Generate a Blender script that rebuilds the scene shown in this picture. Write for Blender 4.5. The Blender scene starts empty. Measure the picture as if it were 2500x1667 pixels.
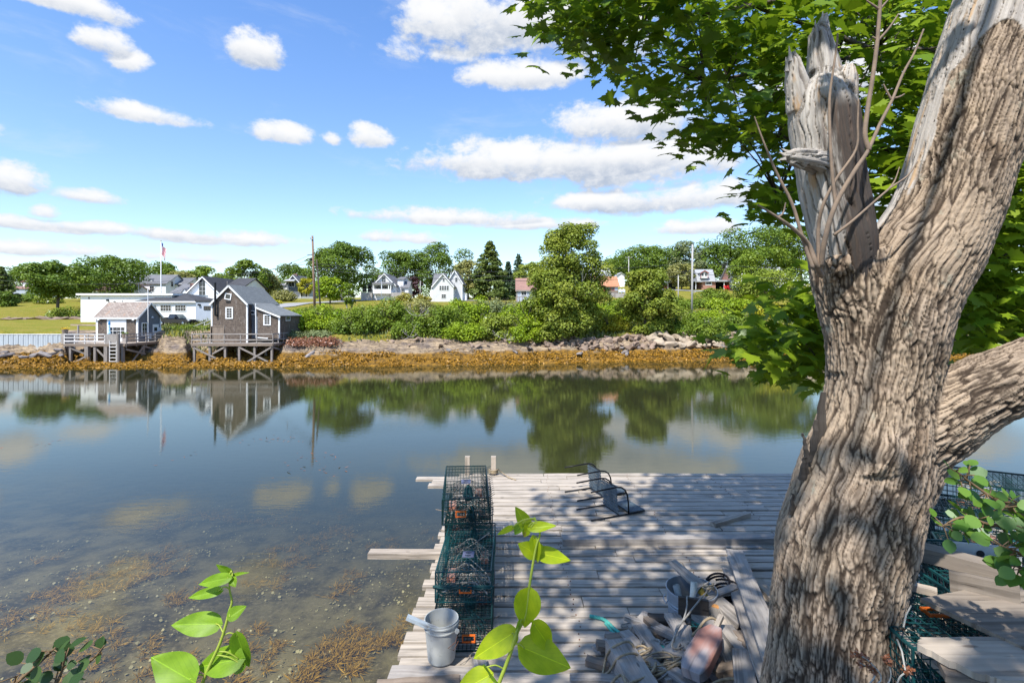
import bpy, bmesh, math, random
import numpy as np
from mathutils import Vector, Matrix, noise
rad = math.radians
RNG = random.Random(11)
NR = np.random.default_rng(5)
COL = bpy.context.scene.collection
F, CX, HY, CZ = 1250.0, 1250.0, 765.0, 6.0
SUN = Vector((-0.36, -0.62, 1.0)).normalized()      # towards the sun


def P(px, py, D):
    """a point at depth D on the sight line through a photo pixel"""
    return Vector(((px - CX) / F * D, D, CZ + (HY - py) / F * D))


def G(px, py, z):
    """a point on the level plane at height z"""
    D = F * (CZ - z) / (py - HY)
    return Vector(((px - CX) / F * D, D, z))


def tag(o, label=None, cat=None, group=None, kind=None):
    if label: o['label'] = label
    if cat: o['category'] = cat
    if group: o['group'] = group
    if kind: o['kind'] = kind
    return o


def thing(name, label, cat, loc=(0, 0, 0), rz=0.0, group=None):
    o = bpy.data.objects.new(name, None)
    COL.objects.link(o)
    o.location = loc
    o.rotation_euler = (0, 0, rz)
    o.empty_display_size = 0.2
    return tag(o, label, cat, group)


def link(name, me, parent=None, loc=None, rz=None):
    o = bpy.data.objects.new(name, me)
    COL.objects.link(o)
    if parent: o.parent = parent
    if loc is not None: o.location = loc
    if rz is not None: o.rotation_euler = (0, 0, rz)
    return o


def copy_tree(o, parent=None):
    c = o.copy()
    COL.objects.link(c)
    if parent: c.parent = parent
    for ch in o.children:
        copy_tree(ch, c)
    return c


class MB:
    """collects boxes, bars, tubes and prisms into one mesh, with a grain coordinate per vertex"""

    def __init__(s):
        s.v, s.f, s.g, s.mi, s.m = [], [], [], [], 0

    def add(s, verts, faces, grain=None):
        b = len(s.v)
        s.v += [tuple(v) for v in verts]
        s.g += grain if grain else [(v[0], v[1] + v[2], 0.0) for v in verts]
        s.f += [tuple(i + b for i in f) for f in faces]
        s.mi += [s.m] * len(faces)

    def hexa(s, c, gr=None):
        s.add(c, [(0, 3, 2, 1), (4, 5, 6, 7), (0, 1, 5, 4), (1, 2, 6, 5), (2, 3, 7, 6), (3, 0, 4, 7)], gr)

    def box(s, x0, x1, y0, y1, z0, z1):
        c = [(x0, y0, z0), (x1, y0, z0), (x1, y1, z0), (x0, y1, z0), (x0, y0, z1), (x1, y0, z1), (x1, y1, z1), (x0, y1, z1)]
        r = RNG.random() * 50
        dx, dy, dz = x1 - x0, y1 - y0, z1 - z0
        ax = 0 if dx >= dy and dx >= dz else (1 if dy >= dz else 2)
        o = [i for i in range(3) if i != ax]
        s.hexa(c, [(v[ax], v[o[0]] + v[o[1]], r) for v in c])

    def bar(s, p0, p1, w, h, up=(0, 0, 1), n=1, jit=0.0, taper=1.0):
        """board from p0 to p1, w wide, h thick along up"""
        p0, p1, up = Vector(p0), Vector(p1), Vector(up)
        d = p1 - p0
        L = d.length
        if L < 1e-6: return
        t = d / L
        b = t.cross(up)
        if b.length < 1e-4: b = t.cross(Vector((1, 0, 0)))
        b.normalize()
        u = b.cross(t).normalized()
        r = RNG.random() * 50
        V, Gr, Fc = [], [], []
        for i in range(n + 1):
            k = i / n
            c = p0 + d * k
            sc = 1 + (taper - 1) * k
            jw = RNG.uniform(-jit, jit)
            jh = RNG.uniform(-jit, jit) * .5
            for (a, e) in ((-1, -1), (1, -1), (1, 1), (-1, 1)):
                V.append(c + b * (a * w / 2 * sc + jw) + u * (e * h / 2 * sc + jh))
                Gr.append((L * k, a * w / 2 + e * h / 2, r))
        for i in range(n):
            o = i * 4
            for j in range(4):
                k = (j + 1) % 4
                Fc.append((o + j, o + k, o + 4 + k, o + 4 + j))
        Fc += [(3, 2, 1, 0), tuple(n * 4 + j for j in range(4))]
        s.add(V, Fc, Gr)

    def tube(s, pts, r, n=6, cap=True):
        pts = [Vector(p) for p in pts]
        m = len(pts)
        rs = r if isinstance(r, (list, tuple)) else [r] * m
        ref = Vector((0.3, 0.1, 1)).normalized()
        V, Gr, Fc = [], [], []
        L = 0
        pb = None
        rid = RNG.random() * 50
        for i, p in enumerate(pts):
            if i: L += (p - pts[i - 1]).length
            t = (pts[min(i + 1, m - 1)] - pts[max(i - 1, 0)])
            if t.length < 1e-9: t = Vector((0, 0, 1))
            t.normalize()
            b = (pb - t * pb.dot(t)) if pb else t.cross(ref)
            if b.length < 1e-3: b = t.cross(Vector((1, 0, 0)))
            b.normalize(); pb = b
            u = t.cross(b)
            for j in range(n):
                a = 2 * math.pi * j / n
                V.append(p + (b * math.cos(a) + u * math.sin(a)) * rs[i])
                Gr.append((L, abs(a - math.pi) * rs[i] * 2, rid))
        for i in range(m - 1):
            for j in range(n):
                k = (j + 1) % n
                Fc.append((i * n + j, i * n + k, (i + 1) * n + k, (i + 1) * n + j))
        if cap:
            Fc += [tuple(range(n - 1, -1, -1)), tuple((m - 1) * n + j for j in range(n))]
        s.add(V, Fc, Gr)

    def prism(s, poly, axis, a0, a1):
        """poly in the plane across axis ('x': (y,z), 'y': (x,z), 'z': (x,y)), run from a0 to a1"""
        def mk(u, v, a):
            return (a, u, v) if axis == 'x' else ((u, a, v) if axis == 'y' else (u, v, a))
        n = len(poly)
        V = [mk(u, v, a0) for u, v in poly] + [mk(u, v, a1) for u, v in poly]
        Fc = [tuple(range(n - 1, -1, -1)), tuple(range(n, 2 * n))]
        Fc += [(i, (i + 1) % n, n + (i + 1) % n, n + i) for i in range(n)]
        s.add(V, Fc)

    def lathe(s, prof, c=(0, 0, 0), n=32, sx=1.0, sy=1.0):
        V, Fc = [], []
        for (r, z) in prof:
            for j in range(n):
                a = 2 * math.pi * j / n
                V.append((c[0] + r * sx * math.cos(a), c[1] + r * sy * math.sin(a), c[2] + z))
        for i in range(len(prof) - 1):
            for j in range(n):
                k = (j + 1) % n
                Fc.append((i * n + j, i * n + k, (i + 1) * n + k, (i + 1) * n + j))
        s.add(V, Fc)

    def mesh(s, name, mats, smooth=False, bevel=0.0):
        me = bpy.data.meshes.new(name)
        me.from_pydata(s.v, [], s.f)
        for m in (mats if isinstance(mats, (list, tuple)) else [mats]): me.materials.append(m)
        me.polygons.foreach_set('material_index', s.mi)
        at = me.attributes.new('grain', 'FLOAT_VECTOR', 'POINT')
        at.data.foreach_set('vector', np.array(s.g, dtype=np.float32).ravel())
        bm = bmesh.new(); bm.from_mesh(me)
        bmesh.ops.recalc_face_normals(bm, faces=bm.faces)
        if bevel > 0:
            bmesh.ops.bevel(bm, geom=list(bm.edges), offset=bevel, segments=1, affect='EDGES', clamp_overlap=True)
        bm.to_mesh(me); bm.free()
        if smooth:
            me.polygons.foreach_set('use_smooth', [True] * len(me.polygons))
        me.update()
        return me

    def build(s, name, mats, parent=None, smooth=False, loc=None, rz=None, bevel=0.0):
        return link(name, s.mesh(name, mats, smooth, bevel), parent, loc, rz)


def np_mesh(name, co, faces_flat, k, mats, attrs=None, smooth=False, starts=None):
    """co (N,3); faces_flat flat vertex ids, k corners each"""
    me = bpy.data.meshes.new(name)
    co = np.asarray(co, dtype=np.float32)
    me.vertices.add(len(co)); me.vertices.foreach_set('co', co.ravel())
    fl = np.asarray(faces_flat, dtype=np.int32).ravel()
    nf = len(fl) // k
    me.loops.add(len(fl)); me.loops.foreach_set('vertex_index', fl)
    me.polygons.add(nf); me.polygons.foreach_set('loop_start', np.arange(nf, dtype=np.int32) * k)
    for m in (mats if isinstance(mats, (list, tuple)) else [mats]): me.materials.append(m)
    if smooth: me.polygons.foreach_set('use_smooth', np.ones(nf, dtype=bool))
    for nm, arr in (attrs or {}).items():
        arr = np.asarray(arr, dtype=np.float32)
        if arr.ndim == 1:
            at = me.attributes.new(nm, 'FLOAT', 'POINT'); at.data.foreach_set('value', arr)
        else:
            at = me.attributes.new(nm, 'FLOAT_VECTOR', 'POINT'); at.data.foreach_set('vector', arr.ravel())
    me.update(calc_edges=True)
    return me


# ---------------------------------------------------------------- leaves
def unit(a):
    return a / np.maximum(np.linalg.norm(a, axis=-1, keepdims=True), 1e-9)


def leaves(name, pos, nrm, tip, size, mats, shape, tint=None):
    """one face per leaf; shape = list of (across, along, lift) of unit size"""
    pos = np.asarray(pos, float); n = unit(np.asarray(nrm, float)); t = np.asarray(tip, float)
    t = unit(t - n * np.sum(t * n, axis=1, keepdims=True))
    b = np.cross(n, t)
    sh = np.asarray(shape, float); k = len(sh)
    size = np.asarray(size, float).reshape(-1, 1, 1)
    co = pos[:, None, :] + size * (sh[None, :, 0:1] * b[:, None, :] + sh[None, :, 1:2] * t[:, None, :] + sh[None, :, 2:3] * n[:, None, :])
    N = len(pos)
    if tint is None: tint = NR.random(N)
    return np_mesh(name, co.reshape(-1, 3), np.arange(N * k), k, mats, {'tint': np.repeat(tint, k)})


DIAMOND = [(0, 0, 0), (.42, .45, .08), (0, 1, -.05), (-.42, .45, .08)]
OVAL = [(0, 0, 0), (.3, .2, .03), (.36, .55, .04), (0, 1, -.06), (-.36, .55, .04), (-.3, .2, .03)]
_half = [(.03, .0), (.2, -.04), (.42, -.13), (.38, .06), (.58, .17), (.4, .26), (.52, .46), (.34, .42), (.27, .52), (.2, .48), (.17, .7), (.09, .74)]
MAPLE = [(x, y, -.22 * x * x - .12 * y * y) for x, y in _half] + [(0, 1, -.14)] + [(-x, y, -.22 * x * x - .12 * y * y) for x, y in reversed(_half)]
BLADE = [(-.04, 0, 0), (.04, 0, 0), (.05, .5, .1), (0, 1, 0), (-.05, .5, .1)]


def rand_unit(n):
    return unit(NR.normal(size=(n, 3)))


def blob_leaves(blobs, n, up=.5, shell=.45, squash=None):
    """positions and normals of n leaves over the blobs (x,y,z,rx,ry,rz)"""
    B = np.asarray(blobs, float)
    w = (B[:, 3] * B[:, 5]); w = w / w.sum()
    idx = NR.choice(len(B), n, p=w)
    d = rand_unit(n)
    d[:, 2] = np.where((d[:, 2] < -.3) & (NR.random(n) < .55), -d[:, 2], d[:, 2])
    r = shell + (1.05 - shell) * NR.random(n) ** .6
    pos = B[idx, :3] + d * r[:, None] * B[idx, 3:6]
    nrm = unit(d * .7 + np.array([0, 0, up]) + rand_unit(n) * .65)
    tip = rand_unit(n) + np.array([0, 0, -.5]) + d * .4
    return pos, nrm, tip, idx


def smooth01(x):
    x = min(max(x, 0.0), 1.0)
    return x * x * (3 - 2 * x)
# ---------------------------------------------------------------- materials
class NT:
    def __init__(s, name):
        s.mat = bpy.data.materials.new(name); s.mat.use_nodes = True
        s.t = s.mat.node_tree; s.t.nodes.clear()
        s.out = s.n('ShaderNodeOutputMaterial')

    def n(s, typ, **kw):
        nd = s.t.nodes.new(typ)
        for k, v in kw.items():
            setattr(nd, k, v)
        return nd

    def lk(s, a, b):
        s.t.links.new(a, b)

    def set(s, nd, sock, val):
        if hasattr(val, 'is_output') or isinstance(val, bpy.types.NodeSocket):
            s.lk(val, nd.inputs[sock])
        else:
            nd.inputs[sock].default_value = val

    def math(s, op, a, b=None, c=None, clamp=False):
        nd = s.n('ShaderNodeMath', operation=op); nd.use_clamp = clamp
        s.set(nd, 0, a)
        if b is not None: s.set(nd, 1, b)
        if c is not None: s.set(nd, 2, c)
        return nd.outputs[0]

    def mix(s, f, a, b, blend='MIX'):
        nd = s.n('ShaderNodeMix', data_type='RGBA', blend_type=blend)
        s.set(nd, 0, f)
        s.set(nd, 6, a if isinstance(a, bpy.types.NodeSocket) else (*a, 1))
        s.set(nd, 7, b if isinstance(b, bpy.types.NodeSocket) else (*b, 1))
        return nd.outputs[2]

    def ramp(s, v, lo, hi):
        nd = s.n('ShaderNodeMapRange'); nd.clamp = True; nd.interpolation_type = 'SMOOTHSTEP'
        s.set(nd, 0, v); s.set(nd, 1, lo); s.set(nd, 2, hi)
        return nd.outputs[0]

    def noise(s, vec, scale, detail=4, rough=.55, dist=0.0, out=0):
        nd = s.n('ShaderNodeTexNoise')
        if vec is not None: s.lk(vec, nd.inputs['Vector'])
        nd.inputs['Scale'].default_value = scale; nd.inputs['Detail'].default_value = detail
        nd.inputs['Roughness'].default_value = rough; nd.inputs['Distortion'].default_value = dist
        return nd.outputs[out]

    def voronoi(s, vec, scale, feature='F1', out='Distance'):
        nd = s.n('ShaderNodeTexVoronoi', feature=feature)
        if vec is not None: s.lk(vec, nd.inputs['Vector'])
        nd.inputs['Scale'].default_value = scale
        return nd.outputs[out]

    def coord(s, kind='Object'):
        return s.n('ShaderNodeTexCoord').outputs[kind]

    def attr(s, name, out='Vector'):
        return s.n('ShaderNodeAttribute', attribute_name=name).outputs[out]

    def stretch(s, vec, sc, loc=(0, 0, 0)):
        nd = s.n('ShaderNodeMapping'); s.lk(vec, nd.inputs[0])
        nd.inputs['Scale'].default_value = sc; nd.inputs['Location'].default_value = loc
        return nd.outputs[0]

    def sep(s, vec):
        nd = s.n('ShaderNodeSeparateXYZ'); s.lk(vec, nd.inputs[0]); return nd.outputs

    def comb(s, x, y, z=0.0):
        nd = s.n('ShaderNodeCombineXYZ')
        for i, v in enumerate((x, y, z)): s.set(nd, i, v)
        return nd.outputs[0]

    def bump(s, h, strength=.5, dist=.01):
        nd = s.n('ShaderNodeBump'); s.lk(h, nd.inputs['Height'])
        nd.inputs['Strength'].default_value = strength; nd.inputs['Distance'].default_value = dist
        return nd.outputs[0]

    def principled(s, col, rough=.7, metal=0.0, normal=None, spec=.3):
        nd = s.n('ShaderNodeBsdfPrincipled')
        s.set(nd, 'Base Color', col if isinstance(col, bpy.types.NodeSocket) else (*col, 1))
        s.set(nd, 'Roughness', rough); s.set(nd, 'Metallic', metal)
        nd.inputs['Specular IOR Level'].default_value = spec
        if normal is not None: s.lk(normal, nd.inputs['Normal'])
        return nd.outputs[0]

    def done(s, shader):
        s.lk(shader, s.out.inputs['Surface']); return s.mat


def mat(name, c1, c2=None, scale=6.0, rough=.7, metal=0.0, bump=0.0, spec=.3, stretch=(1, 1, 1), coord='Object', c3=None):
    t = NT(name)
    v = t.stretch(t.coord(coord), stretch)
    c2 = c2 or tuple(x * .8 for x in c1)
    nz = t.noise(v, scale, 6, .6)
    col = t.mix(t.ramp(nz, .32, .68), c1, c2)
    if c3:
        col = t.mix(t.ramp(t.noise(v, scale * 3.1, 5, .7), .55, .75), col, c3)
    nm = t.bump(t.noise(v, scale * 4, 6, .65), .6, bump) if bump else None
    return t.done(t.principled(col, rough, metal, nm, spec))


def wood(name, c1, c2, dark=(.08, .065, .055), rough=.85, crack=.6, stain=None):
    """weathered boards: streaks, cracks and knots along the grain coordinate of each board"""
    t = NT(name)
    g = t.attr('grain')
    x, y, z = t.sep(g)
    g1 = t.comb(t.math('MULTIPLY', x, 1.3), t.math('MULTIPLY', y, 26.0), t.math('MULTIPLY', z, 7.3))
    g2 = t.comb(t.math('MULTIPLY', x, 2.6), t.math('MULTIPLY', y, 70.0), t.math('MULTIPLY', z, 3.1))
    g3 = t.comb(t.math('MULTIPLY', x, 2.0), t.math('MULTIPLY', y, 5.0), t.math('MULTIPLY', z, 5.7))
    big = t.noise(g1, 1.0, 5, .6, .6)
    fine = t.noise(g2, 1.0, 6, .7, .3)
    blot = t.noise(g3, 1.6, 4, .6)
    wn = t.n('ShaderNodeTexWhiteNoise', noise_dimensions='1D'); t.lk(z, wn.inputs['W'])
    col = t.mix(t.ramp(big, .3, .7), c1, c2)
    col = t.mix(t.math('MULTIPLY', t.ramp(blot, .45, .75), .55), col, tuple(a * .62 for a in c2))
    col = t.mix(t.math('MULTIPLY', wn.outputs['Value'], .35), col, tuple(a * .7 for a in c1))
    stq = t.noise(t.comb(t.math('MULTIPLY', x, .9), t.math('MULTIPLY', y, 15.0), t.math('MULTIPLY', z, 9.1)), 1.0, 4, .6, .4)
    col = t.mix(t.math('MULTIPLY', t.ramp(stq, .52, .66), .62), col, tuple(a * .42 for a in c2))
    kn = t.voronoi(t.comb(t.math('MULTIPLY', x, 2.4), t.math('MULTIPLY', y, 8.0), z), 1.0)
    col = t.mix(t.math('MULTIPLY', t.ramp(kn, .11, .05), .75), col, dark)
    if stain: col = t.mix(t.ramp(t.noise(g3, .8, 3, .5), .49, .62), col, stain)
    cr = t.ramp(fine, .60, .72)
    col = t.mix(t.math('MULTIPLY', cr, crack), col, dark)
    h = t.math('SUBTRACT', t.math('MULTIPLY', big, .5), cr)
    return t.done(t.principled(col, rough, 0, t.bump(h, .7, .004), .2))


def leafmat(name, c1, c2, trans=.35, gloss=.06, rough=.45, hue=None):
    t = NT(name)
    k = t.attr('tint', 'Fac')
    col = t.mix(k, c1, c2)
    if hue: col = t.mix(t.ramp(k, .86, .95), col, hue)
    d = t.n('ShaderNodeBsdfDiffuse'); t.lk(col, d.inputs[0])
    tr = t.n('ShaderNodeBsdfTranslucent')
    t.lk(t.mix(.5, col, (.16, .22, .01)), tr.inputs[0])
    m = t.n('ShaderNodeMixShader'); m.inputs[0].default_value = trans
    t.lk(d.outputs[0], m.inputs[1]); t.lk(tr.outputs[0], m.inputs[2])
    gl = t.n('ShaderNodeBsdfGlossy'); gl.inputs['Roughness'].default_value = rough
    gl.inputs[0].default_value = (.9, .95, 1, 1)
    m2 = t.n('ShaderNodeMixShader'); m2.inputs[0].default_value = gloss
    t.lk(m.outputs[0], m2.inputs[1]); t.lk(gl.outputs[0], m2.inputs[2])
    return t.done(m2.outputs[0])


def shingle(name, c1, c2, mortar, w=.16, h=.13, roof=False, rough=.85, spots=None):
    t = NT(name)
    tc = t.n('ShaderNodeTexCoord')
    x, y, z = t.sep(tc.outputs['Object'])
    if roof:
        nx, ny, nz = t.sep(tc.outputs['Normal'])
        u = t.math('ADD', t.math('MULTIPLY', x, t.math('ABSOLUTE', ny)), t.math('MULTIPLY', y, t.math('ABSOLUTE', nx)))
    else:
        u = t.math('ADD', x, y)
    v = t.comb(u, z)
    br = t.n('ShaderNodeTexBrick'); t.lk(v, br.inputs['Vector'])
    br.inputs['Color1'].default_value = (*c1, 1); br.inputs['Color2'].default_value = (*c2, 1)
    br.inputs['Mortar'].default_value = (*mortar, 1); br.inputs['Scale'].default_value = 1
    br.inputs['Mortar Size'].default_value = .012; br.inputs['Mortar Smooth'].default_value = .4
    br.inputs['Brick Width'].default_value = w; br.inputs['Row Height'].default_value = h; br.inputs['Bias'].default_value = 0
    col = br.outputs['Color']
    big = t.noise(v, .9, 5, .65)
    col = t.mix(t.math('MULTIPLY', t.ramp(big, .4, .7), .4), col, tuple(a * .75 for a in c2))
    if spots: col = t.mix(t.ramp(t.noise(t.comb(t.math('MULTIPLY', u, 3.0), t.math('MULTIPLY', z, .7)), 1.3, 4, .6), .56, .72), col, spots)
    return t.done(t.principled(col, rough, 0, t.bump(br.outputs['Fac'], -.5, .02), .15))


def clapboard(name, c1, c2, h=.14, rough=.6):
    t = NT(name)
    x, y, z = t.sep(t.coord())
    fr = t.math('FRACT', t.math('DIVIDE', z, h))
    line = t.ramp(fr, .12, .0)
    nz = t.noise(t.coord(), .6, 4, .6)
    col = t.mix(t.ramp(nz, .35, .7), c1, c2)
    col = t.mix(t.math('MULTIPLY', line, .25), col, tuple(a * .6 for a in c2))
    return t.done(t.principled(col, rough, 0, t.bump(fr, .4, .01), .3))


WHITE = (.78, .78, .77)
M = {}
M['white'] = mat('white_paint', (.8, .8, .79), (.7, .7, .68), 1.2, .55)
M['clap_white'] = clapboard('white_clapboard', (.8, .8, .8), (.74, .74, .73))
M['clap_grey'] = clapboard('pale_grey_clapboard', (.62, .62, .61), (.55, .55, .55))
M['clap_blue'] = clapboard('blue_grey_siding', (.4, .44, .5), (.34, .38, .44))
M['roof_grey'] = shingle('grey_asphalt_roof', (.2, .2, .21), (.16, .16, .165), (.11, .11, .11), .3, .14, True)
M['roof_dark'] = shingle('charcoal_asphalt_roof', (.085, .085, .09), (.065, .065, .07), (.045, .045, .045), .3, .14, True)
M['roof_light'] = shingle('pale_grey_roof', (.42, .43, .44), (.36, .37, .38), (.26, .26, .27), .3, .14, True)
M['roof_red'] = shingle('terracotta_roof', (.5, .25, .14), (.42, .2, .11), (.3, .14, .08), .3, .16, True)
M['roof_brown'] = shingle('brown_red_roof', (.34, .2, .16), (.28, .165, .135), (.2, .11, .09), .3, .16, True)
M['roof_cedar'] = shingle('weathered_cedar_roof', (.4, .34, .29), (.24, .19, .16), (.13, .1, .085), .22, .12, True, spots=(.34, .2, .13))
M['roof_shed'] = shingle('grey_green_asphalt_roof', (.25, .26, .255), (.19, .2, .2), (.12, .125, .12), .26, .11, True)
M['cedar'] = shingle('weathered_cedar_shingles', (.21, .165, .13), (.12, .094, .077), (.045, .036, .03), .17, .13, spots=(.3, .265, .235))
M['cedar_grey'] = shingle('grey_shingles', (.2, .22, .25), (.155, .17, .195), (.08, .085, .1), .2, .12)
M['brick'] = shingle('red_brick', (.42, .17, .11), (.34, .13, .085), (.4, .34, .3), .22, .075)
M['stone'] = shingle('field_stone', (.42, .39, .36), (.33, .3, .28), (.2, .18, .17), .4, .25)
M['glass'] = mat('window_glass', (.03, .035, .045), (.02, .024, .03), 1.0, .08, 0, 0, .6)
M['dark'] = mat('dark_opening', (.02, .02, .02), (.03, .03, .03), 2, .9)
M['grey_wood'] = wood('silver_grey_wood', (.42, .38, .34), (.29, .26, .235), (.1, .085, .075))
M['deck_wood'] = wood('weathered_deck_boards', (.55, .475, .39), (.36, .31, .255), (.07, .052, .042), crack=.9)
M['barn_wood'] = wood('brown_grey_barn_board', (.31, .26, .21), (.19, .155, .125), (.05, .038, .03), crack=.8)
M['pale_wood'] = wood('sun_bleached_wood', (.5, .425, .345), (.36, .30, .24), (.16, .12, .09))
M['brown_wood'] = wood('brown_weathered_wood', (.3, .235, .18), (.21, .165, .13), (.06, .045, .035))
M['dark_wood'] = wood('dark_soaked_wood', (.1, .085, .072), (.065, .055, .048), (.02, .018, .016))
M['pile_wood'] = wood('weathered_piling', (.34, .3, .265), (.22, .19, .165), (.06, .05, .04))
M['white_wood'] = wood('worn_white_painted_wood', (.76, .74, .71), (.66, .63, .6), (.3, .26, .22), crack=.35)
M['buoy_wood'] = wood('worn_buoy_paint', (.46, .40, .385), (.34, .295, .29), (.16, .12, .11), stain=(.37, .18, .14))
M['iron'] = mat('black_iron', (.015, .015, .017), (.03, .03, .032), 20, .45, .6)
M['steel'] = mat('galvanised_steel', (.42, .45, .48), (.3, .33, .36), 5, .5, .25, .002)
M['rust'] = mat('rusty_iron', (.2, .08, .04), (.09, .05, .035), 12, .9)
M['asphalt'] = mat('asphalt_road', (.34, .33, .32), (.28, .275, .27), 1.5, .9)
M['concrete'] = mat('stained_concrete', (.55, .5, .43), (.4, .33, .24), 1.1, .9, 0, .01, c3=(.36, .22, .1))
M['pole'] = wood('brown_utility_pole', (.3, .2, .14), (.22, .14, .1), (.06, .04, .03))
M['pole_grey'] = wood('grey_utility_pole', (.5, .48, .46), (.4, .385, .37), (.2, .18, .17))
M['wire'] = mat('power_line', (.06, .06, .065), (.05, .05, .055), 3, .7)
M['blue'] = mat('blue_canvas', (.02, .17, .42), (.03, .24, .5), 8, .8)
M['aqua'] = mat('aqua_striped_canvas', (.2, .5, .66), (.6, .75, .8), 9, .8, stretch=(.3, .3, 1))
M['orange_wood'] = mat('orange_painted_wood', (.62, .3, .1), (.52, .24, .08), 5, .6)
M['red'] = mat('red_paint', (.55, .03, .03), (.45, .02, .025), 5, .5)
M['maroon'] = mat('maroon_paint', (.3, .06, .05), (.25, .05, .045), 5, .6)
M['seat_blue'] = mat('pale_blue_paint', (.55, .62, .68), (.5, .57, .63), 5, .6)
M['car_paint'] = mat('black_car_paint', (.012, .014, .02), (.016, .018, .024), 3, .18, .3, 0, .6)
M['tyre'] = mat('tyre_rubber', (.02, .02, .02), (.03, .03, .03), 8, .9)
M['chrome'] = mat('chrome', (.6, .6, .62), (.5, .5, .52), 4, .2, 1.0)
M['lamp'] = mat('headlight_lens', (.7, .7, .7), (.6, .6, .62), 4, .1, 0, 0, .6)
M['flower'] = mat('yellow_flowers', (.75, .5, .02), (.6, .4, .02), 8, .8)
M['trap'] = mat('dark_green_coated_wire', (.006, .034, .032), (.005, .022, .025), 9, .4)
M['trap_blue'] = mat('blue_green_coated_wire', (.012, .08, .08), (.009, .05, .06), 9, .4)
M['trap_black'] = mat('black_coated_wire', (.012, .013, .02), (.02, .02, .03), 9, .4)
M['vent_orange'] = mat('orange_plastic', (.75, .17, .02), (.62, .12, .02), 9, .5)
M['vent_grey'] = mat('blue_grey_plastic', (.12, .13, .2), (.09, .1, .16), 9, .5)
M['twine'] = mat('pale_twine', (.42, .4, .36), (.28, .27, .24), 20, .9)
M['rope_tan'] = mat('tan_rope', (.42, .33, .21), (.27, .21, .14), 30, .95, 0, .002)
M['rope_grey'] = mat('grey_rope', (.36, .34, .31), (.24, .225, .2), 30, .95, 0, .002)
M['rope_teal'] = mat('teal_rope', (.12, .5, .4), (.07, .36, .3), 30, .85, 0, .002)
M['rope_black'] = mat('black_rope', (.018, .016, .02), (.03, .028, .03), 30, .9, 0, .003)
M['bucket'] = mat('scuffed_white_plastic', (.44, .45, .43), (.36, .38, .37), 5, .5, 0, 0, .35, c3=(.27, .27, .24))
M['bucket_stain'] = mat('teal_paint_stain', (.35, .6, .55), (.55, .68, .65), 12, .6)
M['stick'] = wood('chipped_blue_painted_wood', (.42, .5, .56), (.2, .19, .19), (.1, .075, .06), stain=(.13, .09, .07))
M['pvc'] = mat('white_pvc', (.68, .68, .6), (.6, .6, .52), 6, .4)
M['brass'] = mat('ochre_pipe', (.42, .3, .06), (.33, .23, .05), 6, .4)
M['weave'] = mat('blue_grey_webbing', (.1, .14, .17), (.06, .085, .105), 12, .7)
M['net'] = mat('dark_teal_netting', (.01, .09, .1), (.008, .06, .07), 12, .8)


def water_mat():
    t = NT('harbour_water')
    tc = t.coord('Object')
    far = t.attr('murk', 'Fac')
    w1 = t.noise(t.stretch(tc, (1.0, 2.6, 1)), 1.5, 3, .5)
    w2 = t.noise(t.stretch(tc, (1.6, 4.2, 1), (3, 7, 0)), 6.0, 2, .5)
    w3 = t.noise(t.stretch(tc, (.2, .5, 1), (1, 9, 0)), .5, 2, .5)
    h = t.math('ADD', t.math('MULTIPLY', w1, .55), t.math('ADD', t.math('MULTIPLY', w2, .13), t.math('MULTIPLY', w3, .7)))
    nrm = t.bump(h, 1.0, .0032)
    tr = t.n('ShaderNodeBsdfTransparent'); tr.inputs[0].default_value = (.86, .85, .76, 1)
    df = t.n('ShaderNodeBsdfDiffuse'); df.inputs[0].default_value = (.031, .034, .014, 1)
    mx = t.n('ShaderNodeMixShader')
    cl = t.noise(t.stretch(tc, (.35, .35, 1)), .55, 4, .6)
    fac = t.math('ADD', far, t.math('MULTIPLY', t.math('SUBTRACT', cl, .5), .35), clamp=True)
    t.lk(fac, mx.inputs[0]); t.lk(tr.outputs[0], mx.inputs[1]); t.lk(df.outputs[0], mx.inputs[2])
    fr = t.n('ShaderNodeFresnel'); fr.inputs['IOR'].default_value = 1.53; t.lk(nrm, fr.inputs['Normal'])
    gl = t.n('ShaderNodeBsdfGlossy'); gl.inputs['Roughness'].default_value = .015; t.lk(nrm, gl.inputs['Normal'])
    gl.inputs[0].default_value = (1, 1, .95, 1)
    m2 = t.n('ShaderNodeMixShader'); t.lk(fr.outputs[0], m2.inputs[0])
    t.lk(mx.outputs[0], m2.inputs[1]); t.lk(gl.outputs[0], m2.inputs[2])
    return t.done(m2.outputs[0])


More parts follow.
